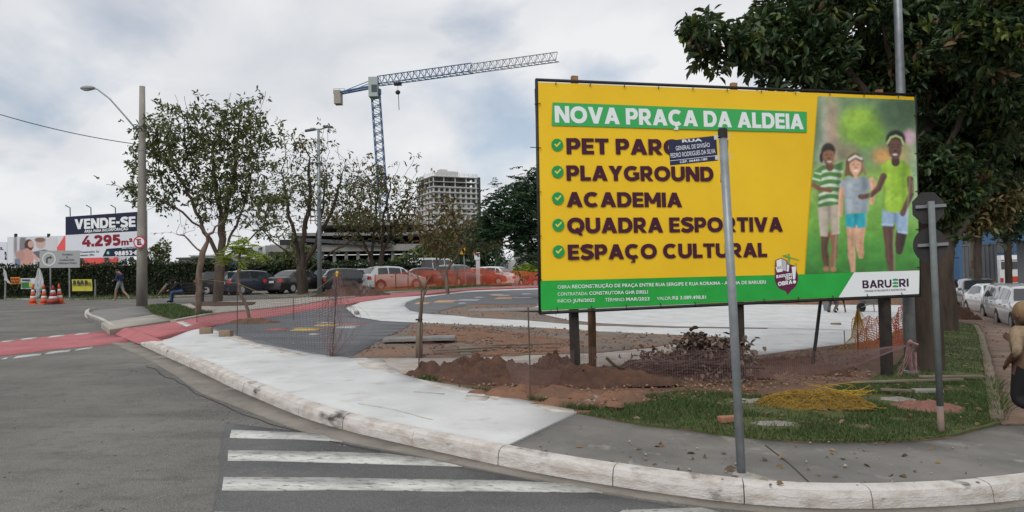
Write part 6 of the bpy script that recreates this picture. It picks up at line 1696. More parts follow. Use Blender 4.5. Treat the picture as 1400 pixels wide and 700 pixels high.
# the man walking along the hedge, looking at the phone in his hand
b = gpos(164, 411.5, .03); k = pose(1.72, lhip=(-.10, 0, .92), lkn=(-.11, .16, .52), lan=(-.11, .20, .08), ltoe=(-.11, .38, .04), rkn=(.11, -.14, .50), ran=(.11, -.48, .20), rtoe=(.11, -.42, .04),
             rel=(.24, .06, 1.14), rwr=(.13, .30, 1.14), lel=(-.25, .04, 1.13), lwr=(-.14, .28, 1.10), head=(0, .09, 1.56), look=(0, 1, -.5))
pw = person('person in navy jacket and light shorts walking past the hedge, eyes on a phone', b, R(78), k, [m_skin, m_jk, m_sh, m_shoe], dict(pelvis=2, waist=1, chest=1, neck=(.4, 1, 0), sh=1, el=1, wr=(.75, 1, 0), hip=2, kn=(.88, 2, 0), an=0, toe=3), m_hair)
ph = MB(); ph.box((0, .0, 0), (.075, .012, .15), Matrix.Rotation(R(40), 3, 'X')); pho = ph.build('phone', m_trim, None, Matrix.Rotation(R(78), 4, 'Z') @ Vector((0, .40, 1.13)) + b); pho.rotation_euler = (0, 0, R(78)); tag(pho, 'small dark phone held by the person walking past the hedge', 'phone')
mb = MB(); mb.box((.255, .02, 1.30), (.012, .05, .26)); mb.build('sleeve_stripe', m_stripe, pw)
# bench with a seated person in a black hood
b = gpos(256, 413, .02); dbn = depth_of(b)
bn = thing('park_bench', 'dark slatted bench beside the thin tree', 'bench', b, rz=R(12))
for k in range(4):
    mb = MB(); mb.box((0, -.18 + k * .13, .45), (1.7, .10, .035)); mb.build('seat_slat', m_trim, bn)
for k in range(3):
    mb = MB(); mb.box((0, .30 + k * .03, .60 + k * .15), (1.7, .03, .10)); mb.build('back_slat', m_trim, bn)
for s in (-1, 1):
    mb = MB(); mb.box((s * .7, .0, .22), (.06, .44, .44)); mb.build('leg', m_trim, bn)
    mb = MB(); mb.box((s * .7, .34, .60), (.05, .05, .65), Matrix.Rotation(R(-12), 3, 'X')); mb.build('back_post', m_trim, bn)
J = pose(1.72, pelvis=(0, 0, .54), waist=(0, .08, .68), chest=(0, .24, .86), neck=(0, .34, .97), head=(0, .42, 1.01), lsh=(-.19, .24, .92), lel=(-.22, .42, .68), lwr=(-.12, .60, .62), rsh=(.19, .24, .92), rel=(.22, .42, .68), rwr=(.12, .60, .60),
          lhip=(-.10, .04, .53), lkn=(-.16, .50, .52), lan=(-.15, .56, .08), ltoe=(-.16, .74, .04), rhip=(.10, .04, .53), rkn=(.16, .50, .52), ran=(.15, .46, .08), rtoe=(.16, .64, .04), look=(0, .8, -.6))
def hood(mb, ce, rot): mb.ell(ce + rot @ Vector((0, -.02, -.02)), (.10, .11, .13), 12, 8, rot)
sp = person('hunched person in a black hood and blue jeans sitting on the dark bench', b + Vector((-.2, -.02, 0)), R(115), J, [m_skin, m_blk, m_jean, m_blk], dict(pelvis=2, waist=1, chest=1, neck=1, sh=1, el=1, wr=1, hip=2, kn=2, an=2, toe=3), m_blk, hood, r=1.1)
# worker bending over the new concrete
b = gpos(1138, 427.5, KH)
J = pose(1.7, pelvis=(0, -.15, .66), waist=(0, .02, .76), chest=(0, .26, .80), neck=(0, .38, .78), head=(0, .45, .76), lsh=(-.18, .28, .80), lel=(-.21, .40, .52), lwr=(-.16, .52, .22), rsh=(.18, .28, .80), rel=(.22, .42, .52), rwr=(.18, .58, .16),
          lhip=(-.10, -.12, .62), lkn=(-.16, .16, .40), lan=(-.14, -.12, .08), ltoe=(-.15, .06, .035), rhip=(.10, -.12, .62), rkn=(.16, .18, .40), ran=(.14, -.10, .08), rtoe=(.15, .08, .035), look=(0, .5, -1))
m_redj = mat('red jersey', (.30, .02, .03), .8, (.06, .01, .015), 3, .42, .5); m_gr = mat('grey trousers', (.10, .095, .09), .85)
person('worker in red and black jersey bending over new concrete below the hoarding', b, R(-58), J, [m_skin2, m_redj, m_gr, m_blk], dict(pelvis=2, waist=1, chest=1, neck=0, sh=1, el=1, wr=(.4, 1, 0), hip=2, kn=2, an=2, toe=3), m_hair, r=1.05)
# jogger at the right edge, seen from behind
dj = 7.2; b = atd(1412, 615, dj); 
J = pose(1.29, lsh=(-.18, .02, 1.42), lel=(-.31, -.12, 1.19), lwr=(-.22, .08, 1.06), rsh=(.18, -.02, 1.42), rel=(.27, .06, 1.18), rwr=(.18, .26, 1.26), pelvis=(0, 0, .96), lkn=(-.13, .10, .50), lan=(-.11, -.32, .44), ltoe=(-.11, -.40, .32),
          rkn=(.10, .05, .50), ran=(.10, .02, .08), rtoe=(.10, .18, .035), look=(0, 1, 0))
m_tan = mat('tan knitted top', (.30, .225, .15), .9, (.21, .155, .10), 30, bump=.4, bscale=60)
def longhair(mb, ce, rot):
    mb.tube([ce + rot @ Vector((0, -.08, .03)), ce + rot @ Vector((.0, -.125, -.10)), ce + rot @ Vector((-.02, -.13, -.24)), ce + rot @ Vector((-.03, -.12, -.36))], [.05, .062, .05, .015], 10)
b.z = G(b.x, b.y) + KH - .04
pj = person('person with long fair hair, tan top and black trousers at the right edge', b, R(14), J, [m_skin2, m_tan, m_blk, m_blk], dict(pelvis=2, waist=(.15, 2, 1), chest=1, neck=(.35, 1, 0), sh=1, el=1, wr=(.25, 1, 0), hip=2, kn=2, an=2, toe=3), m_blond, longhair, r=1.04)
# dark clothed person beyond the second trunk
b = gpos(1301, 410, KH, 33)
person('person in black standing on the side street pavement beyond the second big trunk', b, R(160), pose(1.7, rel=(.24, .10, 1.14), rwr=(.06, .28, 1.16), lel=(-.24, .08, 1.14), lwr=(-.08, .28, 1.12)), [m_skin, m_blk, m_blk, m_blk], dict(pelvis=2, waist=1, chest=1, neck=(.5, 1, 0), sh=1, el=1, wr=(.8, 1, 0), hip=2, kn=2, an=2, toe=3), m_hair, r=1.1)

# ------------------------------------------------------------------ street things
m_org = mat('orange cone plastic', (.60, .085, .022), .55, (.48, .07, .02), 6); m_cw = mat('reflective band', (.56, .55, .53), .4); m_dred = mat('faded red plastic', (.30, .035, .03), .6)
def cone(label, px, py, hpx, m, wide=.17, tilt=0.0):
    b = gpos(px, py, .0); h = S(hpx, depth_of(b))
    t = thing('traffic_cone', label, 'traffic cone', b, group='traffic cones by the hedge')
    t.rotation_euler = (0, R(tilt), R(random.uniform(-20, 20)))
    prof = lambda z: wide * (1 - z / h) + .028 * (z / h)
    zs = [.05, h * .28, h * .42, h * .60, h * .74, h]
    for k in range(5):
        mb = MB(); mb.lathe([(prof(zs[k]), zs[k]), (prof(zs[k + 1]), zs[k + 1])], n=18)
        mb.build('body' if k % 2 == 0 else 'reflective_band', m if k % 2 == 0 else m_cw, t, smooth=True)
    mb = MB(); mb.box((0, 0, .025), (wide * 2.3, wide * 2.3, .05), taper=.92); mb.build('base', m_trim if m is m_dred else m, t)
cone('leftmost slim orange traffic cone with silver bands, under the white and green banner', 45, 416, 27, m_org)
cone('second slim orange traffic cone, just right of the hanging white cloth', 60, 416, 27.5, m_org)
cone('darker red wide traffic cone with white bands, between the slim cones', 72.5, 416, 26, m_dred, .26)
cone('rightmost slim orange traffic cone, leaning slightly', 82.5, 415.4, 27.5, m_org, tilt=-4)
# banners and cloth on the hedge
def banner(label, px0, py0, px1, py1, m, marks=(), dd=43.6):
    p = atd(px0, py1, dd); q = atd(px1, py1 - .2, dd); r = atd(px0, py0, dd); pl = Plane(p, q - p, r - p); w = (q - p).length; h = (r - p).length
    t = thing('banner', label, 'banner', M=pl.M, group='banners tied to the hedge')
    rows = [[(w * i / 10, .03 * math.sin(i * 1.3 + j), h * j / 4) for i in range(11)] for j in range(5)]
    mb = MB(); mb.grid(rows); mb.build('cloth', m, t, smooth=True)
    for (x0, y0, x1, y1, mm) in marks: flat(t, 'printed_block', [(w * x0, h * y0), (w * x1, h * y0), (w * x1, h * y1), (w * x0, h * y1)], mm, -.05)
    for x in (.02, w - .02): mb = MB(); mb.tube([(x, .02, h), (x, .25, h + .2)], .008, 4); mb.build('tie', m_tie, t)
    return t, pl
m_bo = mat('orange banner', (.52, .25, .04), .7); m_by = mat('yellow banner', (.55, .50, .06), .7, (.45, .42, .06), 2); m_bw = mat('white banner', (.55, .56, .57), .7)
m_bred = mat('banner red ink', (.26, .03, .02), .7); m_bgr = mat('banner green ink', (.03, .16, .05), .7); m_bdk = mat('banner dark ink', (.04, .05, .05), .7)
banner('small orange banner with red print on the hedge, farthest left', 14.5, 379, 28, 388.5, m_bo, [(.1, .58, .3, .86, m_bred), (.36, .58, .55, .86, m_bred), (.62, .58, .9, .86, m_bred), (.1, .14, .4, .42, m_bred), (.48, .14, .9, .42, m_bred)])
banner('white banner with a green and yellow mark behind the cones', 28.5, 380.5, 54.5, 395, m_bw, [(.06, .10, .46, .62, m_bgr), (.46, .2, .64, .52, m_by), (.08, .76, .5, .9, m_bdk), (.7, .2, .95, .5, m_bdk)])
ty, ply = banner('yellow banner with a phone number on the hedge below the for sale billboard', 98.5, 382, 126, 398, m_by, [(.08, .62, .2, .92, m_bdk), (.28, .62, .38, .92, m_bdk), (.46, .62, .58, .92, m_bdk), (.66, .62, .78, .92, m_bdk)])
lettering(ty, '4138-1010', .06, .30, 1.06, .22, m_bdk, y=-.05, bold=.02)
p = atd(53, 404, 43.5); mb = MB()
m_cloth = mat('white cloth', (.52, .54, .56), .8)
top_, mid_, bot_ = atd(52.5, 367, 43.5) - p, atd(56, 390, 43.5) - p, atd(50, 407, 43.5) - p
rows = []
for j in range(14):
    s = j / 13; c = top_ * (1 - s) ** 2 + mid_ * 2 * s * (1 - s) + bot_ * s * s; w = .06 + .36 * math.sin(min(1, s * 1.25) * math.pi) ** 1.2 + .12 * (s > .8)
    rows.append([c + Vector((w * (i / 8 - .5) * 1.4, .09 * math.sin(i * 1.9 + j * .5), .03 * math.sin(i + j))) for i in range(9)])
mb.grid(rows); tag(mb.build('hanging_cloth', m_cloth, None, p, smooth=True), 'crumpled white cloth hanging down the hedge beside the cones', 'cloth')
p = atd(8, 385, 44); mb = MB(); rows = []
for j in range(10):
    s = j / 9; c = (atd(5 + 2 * s, 367 + 15 * s, 44) - p); w = .04 + .34 * s
    rows.append([c + Vector((w * (i / 6 - .2), .06 * math.sin(i * 2 + j), -.05 * i * s)) for i in range(7)])
mb.grid(rows); tag(mb.build('hanging_cloth', m_cloth, None, p, smooth=True), 'torn white rag hanging from a post at the far left end of the hedge', 'cloth')
b = gpos(7, 407, .05, 44); mb = MB(); mb.tube([(0, 0, -.1), (.02, 0, 1.0), (0, 0, 1.75)], [.05, .045, .04], 8); tag(mb.build('fence_post', m_bconc, None, b), 'grey wooden post in front of the hedge at the far left', 'post')
b = gpos(130, 409, .05, 45); mb = MB(); mb.tube([(0, 0, -.1), (.02, 0, .7), (0, 0, 1.1)], [.05, .045, .04], 8); tag(mb.build('fence_post', m_bconc, None, b), 'short grey post before the hedge right of the yellow banner', 'post')
b = gpos(214, 407, .05, 45); mb = MB(); mb.tube([(0, 0, -.1), (.35, 0, .35), (.62, .1, .75)], [.10, .09, .08], 8); tag(mb.build('tree_stump', m_bark_l, None, b, smooth=True), 'slanting pale stump leaning against the hedge right of the utility pole', 'stump')
# totem and yellow sign beyond the plaza
b = gpos(654, 390, KH); dt = depth_of(b)
tm = thing('totem', 'white bus stop totem with a sign box on top, standing on the far verge', 'sign', b)
mb = MB(); mb.box((0, 0, S(17, dt)), (S(5.4, dt), .22, S(35, dt))); mb.build('pillar', m_bwhite, tm)
mb = MB(); mb.box((-S(.8, dt), -.01, S(40, dt)), (S(7.4, dt), .26, S(10, dt))); hd_ = mb.build('sign_box', m_whp, tm)
mb = MB(); mb.box((-S(.8, dt), -.15, S(42.5, dt)), (S(5.4, dt), .02, S(3.2, dt))); mb.build('red_panel', mat('brown red panel', (.26, .08, .05), .6), hd_)
for k in range(3): mb = MB(); mb.box((0, -.115, S(30 - k * 5, dt)), (S(3, dt), .01, S(1.6, dt))); mb.build('faded_mark', m_gry, tm)
b = gpos(637, 390, KH); dt = depth_of(b); tpx = atd(633, 334, dt) - b
ys = thing('bump_sign', 'yellow speed bump road sign on a pale post left of the totem', 'road sign', b)
mb = MB(); mb.tube([(0, 0, -.1), tpx * .8, tpx * .98], .05, 10); mb.build('pole', m_galv, ys)
mb = MB(); c = atd(632, 340.6, dt - .1) - b; mb.box(c, (S(8, dt), .03, S(14, dt)), Matrix.Rotation(R(4), 3, 'Y')); yp = mb.build('sign_plate', mat('yellow sign face', (.60, .36, .02), .5), ys)
mb = MB(); mb.prism([(c.x - .15, c.z + .10), (c.x - .08, c.z + .18), (c.x, c.z + .21), (c.x + .08, c.z + .18), (c.x + .15, c.z + .10)], c.y - .03, c.y - .022); mb.build('bump_symbol', m_trim, yp)
mb = MB(); mb.box((c.x, c.y - .025, c.z - .12), (.22, .008, .03)); mb.build('bump_symbol', m_trim, yp)
# pole on the side street
b = gpos(1329, 380, 0, 44); t = atd(1327, 284, 44)
sp_ = thing('utility_pole', 'thin utility pole with a painted green foot before the grey gate', 'utility pole', b)
H_ = t - b
mb = MB(); mb.tube([H_ * -.02, H_ * .3], [.17, .15], 12); mb.build('painted_foot', mat('faded green paint', (.06, .13, .075), .8, (.12, .14, .11), 6), sp_, smooth=True)
mb = MB(); mb.tube([H_ * .3, H_], [.15, .11], 12); mb.build('shaft', m_cpole, sp_, smooth=True)
mb = MB(); mb.tube([H_ * .86, H_ * .92 + Vector((-.5, 0, .05)), H_ + Vector((-1.1, 0, .15))], .03, 6); mb.build('lamp_arm', m_galv, sp_)
mb = MB(); mb.box(H_ * .42 + Vector((.05, -.16, 0)), (.34, .12, .42)); mb.build('meter_box', mat('brown box', (.16, .10, .07), .8), sp_)
for k, (y0, y1) in enumerate([(.86, 296), (.78, 305)]):
    cable('overhead_wire', ('upper' if k == 0 else 'lower') + ' wire running from the side street pole to the right edge', b + H_ * y0, atd(1470, y1, 38), .5, r=.018)
# planter boxes
def planter(label, px, py, wpx, hpx, m, plant_m, ph, dense, seed):
    b = gpos(px, py, KH - .02); d = depth_of(b); w = S(wpx, d); h = S(hpx, d); t = thing('planter_box', label, 'planter', b, rz=R(-12))
    mb = MB(); 
    for y in (-.24, .24): mb.box((0, y, h / 2), (w, .04, h))
    for x in (-w / 2, w / 2): mb.box((x, 0, h / 2), (.04, .48, h))
    mb.build('box', m, t); mb = MB(); mb.box((0, 0, h * .42), (w - .04, .44, h * .8)); mb.build('soil', m_dsoil, t)
    g = np.random.default_rng(seed); n = dense; pos = g.normal(size=(n, 3)) * np.array([w * .26, .14, ph * .28]) + np.array([0, 0, h + ph * .45]); pos[:, 2] = np.maximum(pos[:, 2], h * .8)
    leaves_mesh('foliage', pos, g.normal(size=(n, 3)) + np.array([0, 0, .6]), .22, plant_m, g, ratio=.3, parent=t)
    mb = MB()
    for k in range(7): mb.tube([(g.normal() * w * .1, g.normal() * .08, h * .7), (g.normal() * w * .25, g.normal() * .12, h + ph * .9)], [.014, .006], 5)
    mb.build('stems', m_bark_l, t)
planter('terracotta planter with a green shrub in front of the dark green car', 1326, 412.5, 15.5, 7, mat('terracotta', (.25, .10, .06), .85), lm_a, .75, 260, 1)
planter('weathered green planter with a dry brown shrub before the silver hatchback', 1363, 430.5, 19, 9, mat('weathered green wood', (.09, .115, .09), .85), lm_dry, 1.0, 260, 2)
# wheelbarrow on the new concrete
b = gpos(1190, 426.5, KH); d = depth_of(b)
wbw = thing('wheelbarrow', 'grey wheelbarrow standing on the new concrete behind the right hoarding post', 'wheelbarrow', b, rz=R(10))
mb = MB(); mt = mat('cement stained steel', (.22, .215, .20), .7, (.14, .135, .125), 6)
P0 = [(-.28, -.18, .36), (.22, -.18, .36), (.22, .18, .36), (-.28, .18, .36)]; P1 = [(-.52, -.32, .68), (.46, -.32, .64), (.46, .32, .64), (-.52, .32, .68)]
mb.add(P0 + P1, [(3, 2, 1, 0), (0, 1, 5, 4), (1, 2, 6, 5), (2, 3, 7, 6), (3, 0, 4, 7)]); mb.build('tray', mt, wbw)
mb = MB(); mb.lathe([(.08, -.04), (.19, -.045), (.19, .045), (.08, .04)], (-.42, 0, .19), 'Y', 18); mb.build('wheel', m_tyre, wbw)
for s in (-1, 1):
    mb = MB(); mb.tube([(-.46, s * .06, .19), (-.1, s * .2, .36), (.85, s * .28, .56)], .018, 7); mb.build('handle', mt, wbw)
    mb = MB(); mb.tube([(.3, s * .2, .38), (.36, s * .24, 0)], .018, 7); mb.build('leg', mt, wbw)
b = gpos(1131, 425, KH); mb = MB(); mb.lathe([(.13, 0), (.16, .32), (.165, .33), (.15, .33), (.12, .03)], n=18); tag(mb.build('bucket', mat('grey bucket', (.17, .19, .22), .6), None, b), 'grey bucket standing beside the bending worker', 'bucket')

# ------------------------------------------------------------------ tower crane
m_cb = mat('crane blue steel', (.045, .115, .235), .5, (.07, .15, .27), .5); m_cgr = mat('crane pale steel', (.24, .27, .31), .5); m_cwt = mat('counterweight concrete', (.32, .295, .255), .9)
Dc = 160
mt_ = atd(513, 118, Dc); base = Vector((mt_.x + 2.2, mt_.y, 1.0))
tc_ = thing('tower_crane', 'tall blue tower crane with a long lattice jib above the construction site', 'crane', base)
def lattice(mb, p, q, w0, n, r, tri=False, upv=Vector((0, 0, 1))):
    p = Vector(p); q = Vector(q); ax = (q - p).normalized(); sd = ax.cross(upv).normalized(); u_ = sd.cross(ax)
    if tri: corners = [(-.5, 0), (.5, 0), (0, 1)]
    else: corners = [(-.5, -.5), (.5, -.5), (.5, .5), (-.5, .5)]
    C_ = [sd * a * w0 + u_ * b * w0 for a, b in corners]
    for c in C_: mb.tube([p + c, q + c], r * 1.5, 5)
    L = (q - p).length
    for k in range(n):
        a = p + ax * L * k / n; b = p + ax * L * (k + 1) / n; m_ = (a + b) / 2
        for i in range(len(C_)):
            j = (i + 1) % len(C_)
            mb.tube([a + C_[i], m_ + C_[j], b + C_[i]], r, 4); 
            if not tri or k == 0: mb.tube([a + C_[i], a + C_[j]], r, 4)
mast_t = mt_ - base
mb = MB(); lattice(mb, (0, 0, 0), mast_t - Vector((0, 0, .6)), 1.7, 22, .07, upv=Vector((0, 1, 0))); mb.build('mast', m_cb, tc_)
root = atd(516, 116, Dc) - base; tipD = Dc * .888; tip = atd(762, 83, tipD) - base
jd = (tip - root).normalized()
jm = root + (tip - root) * .55
mb = MB(); lattice(mb, root, jm, 1.9, 15, .075, tri=True); mb.build('jib', m_cb, tc_)
mb = MB(); lattice(mb, jm, tip, 1.7, 13, .065, tri=True); o = mb.build('jib', m_cgr, tc_); o['label'] = 'paler outer half of the jib'
cj = atd(461, 128, Dc + 6) - base
mb = MB()
for s in (-1, 1):
    off = jd.cross(Vector((0, 0, 1))).normalized() * s * .7
    mb.tube([mast_t + off, cj + off], .22, 6)
mb.build('counter_jib', m_cb, tc_)
mb = MB(); top_t = atd(506, 112, Dc) - base
for s in (-1, 1): off = jd.cross(Vector((0, 0, 1))).normalized() * s * .6; mb.tube([top_t + off, cj + off * 1.0 + Vector((1.8, .3, .5))], .09, 5)
mb.tube([top_t, mast_t], .15, 6); mb.build('tie_bar', m_cb, tc_)
mb = MB(); c = atd(462.5, 130, Dc + 5.5) - base; mb.box(c + Vector((0, 0, -.6)), (1.5, 2.2, 3.0)); mb.build('counterweight', m_cwt, tc_)
mb = MB(); c = atd(459, 125, Dc + 5.5) - base; 
for x in (-.5, .8, 2.0):
    mb.tube([(c.x + x, c.y, c.z - .6), (c.x + x, c.y, c.z + .6)], .05, 4)
mb.tube([(c.x - .5, c.y, c.z + .6), (c.x + 2, c.y, c.z + .6)], .05, 4); mb.build('railing', m_cgr, tc_)
mb = MB(); c = atd(511, 120, Dc - 1) - base; mb.box(c, (1.9, 2.2, 4.2)); cb = mb.build('cab', mat('cab panels', (.33, .38, .37), .5), tc_)
mb = MB(); mb.box(c + Vector((.3, -1.12, -.4)), (1.2, .06, 1.6)); mb.build('window', m_win, cb)
mb = MB(); mb.lathe([(1.3, -.5), (1.3, .5)], mast_t + Vector((0, 0, -1.2)), n=16); mb.build('slewing_ring', m_cb, tc_)
kf = .125; c = root + (tip - root) * kf
mb = MB(); mb.box(c + Vector((0, 0, -.4)), (1.6, 1.2, .5)); mb.build('trolley', m_trim, tc_)
mb = MB(); mb.tube([c + Vector((0, 0, -.5)), c + Vector((0, 0, -1.9))], .04, 4); mb.build('hoist_rope', m_trim, tc_)
mb = MB(); mb.ell(c + Vector((0, 0, -2.2)), (.55, .4, .5), 10, 6); mb.tube([c + Vector((.1, 0, -2.6)), c + Vector((.2, 0, -6.0))], .07, 5); mb.build('hook_block', m_trim, tc_)
from mathutils import noise as mnoise
# ------------------------------------------------------------------ site netting: real strands
m_nblack = mat('black netting', (.03, .028, .026), .8); m_nyel = mat('yellow netting', (.42, .27, .035), .7); m_norg = mat('orange mesh', (.62, .13, .05), .7, (.5, .10, .045), .8)
m_npink = mat('faded pink netting', (.42, .22, .20), .8); m_rebar = mat('rusty rod', (.10, .07, .055), .9); m_nveil = mat('greyed netting', (.22, .14, .135), .8); m_nmaroon = mat('dull netting', (.20, .135, .12), .9)
def samp(pl, n):
    pl = [Vector(p) for p in pl]; L = [0]
    for i in range(1, len(pl)): L.append(L[-1] + (pl[i] - pl[i - 1]).length)
    out = []
    for k in range(n):
        s = L[-1] * k / (n - 1); i = max(j for j in range(len(L)) if L[j] <= s + 1e-9); i = min(i, len(pl) - 2)
        f = (s - L[i]) / max(1e-9, L[i + 1] - L[i]); out.append(pl[i] * (1 - f) + pl[i + 1] * f)
    return out
def net(name, top, bot, nx, ny, w, m, wob_=.02, parent=None, loc=None, seg=None, sag=None, wy=None, seed=1):
    """strands up and across between two edge lines"""
    g = np.random.default_rng(seed); seg = seg or nx
    kx, ky = seg + 1, ny * 2 + 1
    T = samp(top, kx); B = samp(bot, kx)
    Pg = np.zeros((ky, kx, 3))
    ph = g.uniform(0, 6, 6)
    for i in range(kx):
        for j in range(ky):
            f = j / (ky - 1); p = np.array(T[i] * (1 - f) + B[i] * f); u_ = i / (kx - 1)
            bulge = math.sin(u_ * 21 + ph[0]) * math.sin(f * 5 + ph[1]) + .5 * math.sin(u_ * 43 + ph[2] + f * 3)
            p[1] += wob_ * bulge * math.sin(math.pi * min(1, f + .15)) * 2; p[2] += wob_ * .6 * math.sin(u_ * 31 + f * 9 + ph[3])
            if sag: p[2] -= sag * math.sin(math.pi * f) * math.sin(math.pi * u_)
            Pg[j, i] = p
    V = []; F = []
    def ribbon(pts, wd):
        pts = np.asarray(pts); d = np.gradient(pts, axis=0); d /= np.linalg.norm(d, axis=1)[:, None] + 1e-9
        vw = pts - np.array(CAMP); s = np.cross(d, np.array([0, 1.0, .0]) + 0 * vw); s /= np.linalg.norm(s, axis=1)[:, None] + 1e-9
        b = len(V); a1 = pts - s * wd / 2; a2 = pts + s * wd / 2; th = np.array([0, wd * .3, 0])
        for q, r in zip(a1, a2): V.append(q); V.append(r)
        for i in range(len(pts) - 1): k = b + i * 2; F.append((k, k + 1, k + 3, k + 2))
    for i in range(nx + 1):
        f = i / nx * (kx - 1); a = int(min(kx - 2, math.floor(f))); t = f - a
        ribbon(Pg[:, a] * (1 - t) + Pg[:, a + 1] * t, w)
    for j in range(ny + 1):
        f = j / ny * (ky - 1); a = int(min(ky - 2, math.floor(f))); t = f - a
        ribbon(Pg[a] * (1 - t) + Pg[a + 1] * t, wy or w)
    V = np.array(V)
    if loc is not None: V = V - np.array(loc)
    o = link(name, quick_mesh(name, V, np.array(F), m), parent)
    return o
def rod(px, pyb, pxt, pyt, label, cap=None, r=.009, dz=KH, extra=None):
    b = at(px, pyb, dz); d = depth_of(b); t = atd(pxt, pyt, d)
    mb = MB(); mb.tube([(0, 0, -.08), (t - b) * .5 + Vector((.006, 0, 0)), t - b], r, 7)
    if cap:
        th = thing('rod', label, 'rod', b, group='rods holding the site netting'); mb.build('shaft', m_rebar, th)
        mb = MB(); mb.lathe([(.022, -.06), (.028, .0), (.012, .03)], t - b, n=8); mb.build('cap', cap, th); return b, t, d
    o = mb.build('rod', m_rebar, None, b); tag(o, label, 'rod', 'rods holding the site netting'); return b, t, d
m_ycap = mat('yellow rod cap', (.55, .35, .03), .6)
rod(269, 441, 269, 379, 'thin rod in front of the thin leaning tree holding the net')
rod(324, 458, 324.5, 384, 'thin rod right of the lime sapling')
bR, tR, dR_ = rod(454, 487, 461, 373, 'leaning rod with a yellow cap where the netting is bunched', m_ycap)
rod(401, 438, 401, 405, 'short thin rod standing in the dark plaza asphalt')
bS, tS, dS = rod(571.5, 514, 576, 396, 'thin rod beside the bare sapling stake on the dirty path')
bT, tT, dT = rod(724.5, 546, 722, 420, 'thin rod left of the hoarding, its foot in the clay strip')
def np_(px, py, d): return atd(px, py, d)
d0 = depth_of(at(269, 441, KH)); d1 = depth_of(at(324, 458, KH))
def edge_line(pts): return [atd(x, y, d) for x, y, d in pts]
# the sagging net on the left
topl = edge_line([(268, 381, d0), (296, 384, d0 * .95), (325, 387, d1), (345, 396, d1 * .95), (372, 405, d1 * .9), (405, 406, dR_ * 1.06), (432, 397, dR_ * 1.03), (461, 374, dR_)])
botl = [at(269, 441, KH + .01), at(300, 450, KH + .01), at(324, 458, KH + .01), at(390, 474, KH + .01), at(430, 481, KH + .01), at(454, 487, KH + .01)]
nt = net('site_net', topl, botl, 90, 28, .0034, m_nblack, .012, seed=2)
tag(nt, 'dark mesh netting sagging between rods along the white sidewalk', 'netting')
mb = MB(); mb.tube([p + Vector((0, -.01, 0)) for p in samp(topl, 40)], .004, 5); tag(mb.build('net_rope', mat('dull yellow rope', (.26, .18, .05), .8)), 'yellow top rope of the sagging dark netting', 'rope')
# bunched pink netting on the leaning rod
g3 = np.random.default_rng(5)
mb = MB()
for k in range(64):
    a = np.array(tR - bR); u_ = g3.random(); sp = g3.normal() * .10
    pts = []
    for j in range(9):
        f = j / 8; wd = (.04 + .55 * max(0, math.sin((f - .08) * 2.9)) ** 2 * (.35 + .65 * (f < .9)))
        pts.append(Vector(a * (1 - f)) + Vector((sp * wd * 9 * .38 + .05 * math.sin(k + j), g3.normal() * .02, 0)))
    mb.tube(pts, .0018, 3, cap=False)
tag(mb.build('bunched_netting', m_nveil, None, bR), 'faded pink netting bunched around the leaning yellow capped rod', 'netting')
# loose veil falling from the rod towards the twin trunk tree
d5 = 21.5
veil = net('loose_netting', edge_line([(462, 374, dR_), (480, 383, dR_ * 1.12), (505, 392, d5), (530, 397, d5 * 1.15)]), edge_line([(463, 402, dR_ * 1.02), (480, 404, dR_ * 1.12), (505, 404, d5), (534, 403, d5 * 1.15)]), 70, 22, .006, m_nmaroon, .03, seed=7)
tag(veil, 'dull veil of netting hanging right of the leaning rod before the charcoal hatchback', 'netting')
mb = MB(); mb.tube(edge_line([(462, 392, dR_), (490, 378, dR_ * 1.2), (520, 360, dR_ * 1.6), (538, 375, dR_ * 1.75)]), .010, 5); 
# orange mesh along the far lane
def odep(px): return np.interp(px, [510, 560, 640, 740], [43, 46, 52, 57])
tops = [(512, 377), (540, 374), (556, 371), (600, 369), (625, 370), (632, 367), (690, 370), (742, 372)]
bots = [(513, 397), (540, 397), (556, 395.5), (604, 393), (628, 392), (640, 391), (690, 389.6), (742, 388.4)]
on = net('orange_mesh_fence', edge_line([(x, y, odep(x)) for x, y in tops]), edge_line([(x, y, odep(x)) for x, y in bots]), 330, 20, .0125, m_norg, .05, wy=.015, seed=11)
fence_root = thing('mesh_fence', 'orange plastic mesh fence along the far bike lane before the parked cars', 'fence', gpos(620, 393, KH))
bpy.context.view_layer.update()
on.parent = fence_root; on.matrix_parent_inverse = fence_root.matrix_world.inverted(); on.name = 'mesh'
for x in (513, 541, 558, 604, 625, 664, 704, 740):
    d = odep(x); y0 = float(np.interp(x, [q[0] for q in bots], [q[1] for q in bots])); y1 = float(np.interp(x, [q[0] for q in tops], [q[1] for q in tops]))
    p = atd(x, y0, d) - fence_root.location; q = atd(x, y1 - 1.5, d) - fence_root.location
    mb = MB(); mb.tube([p, q], .03, 6); mb.build('stake', m_wood, fence_root)
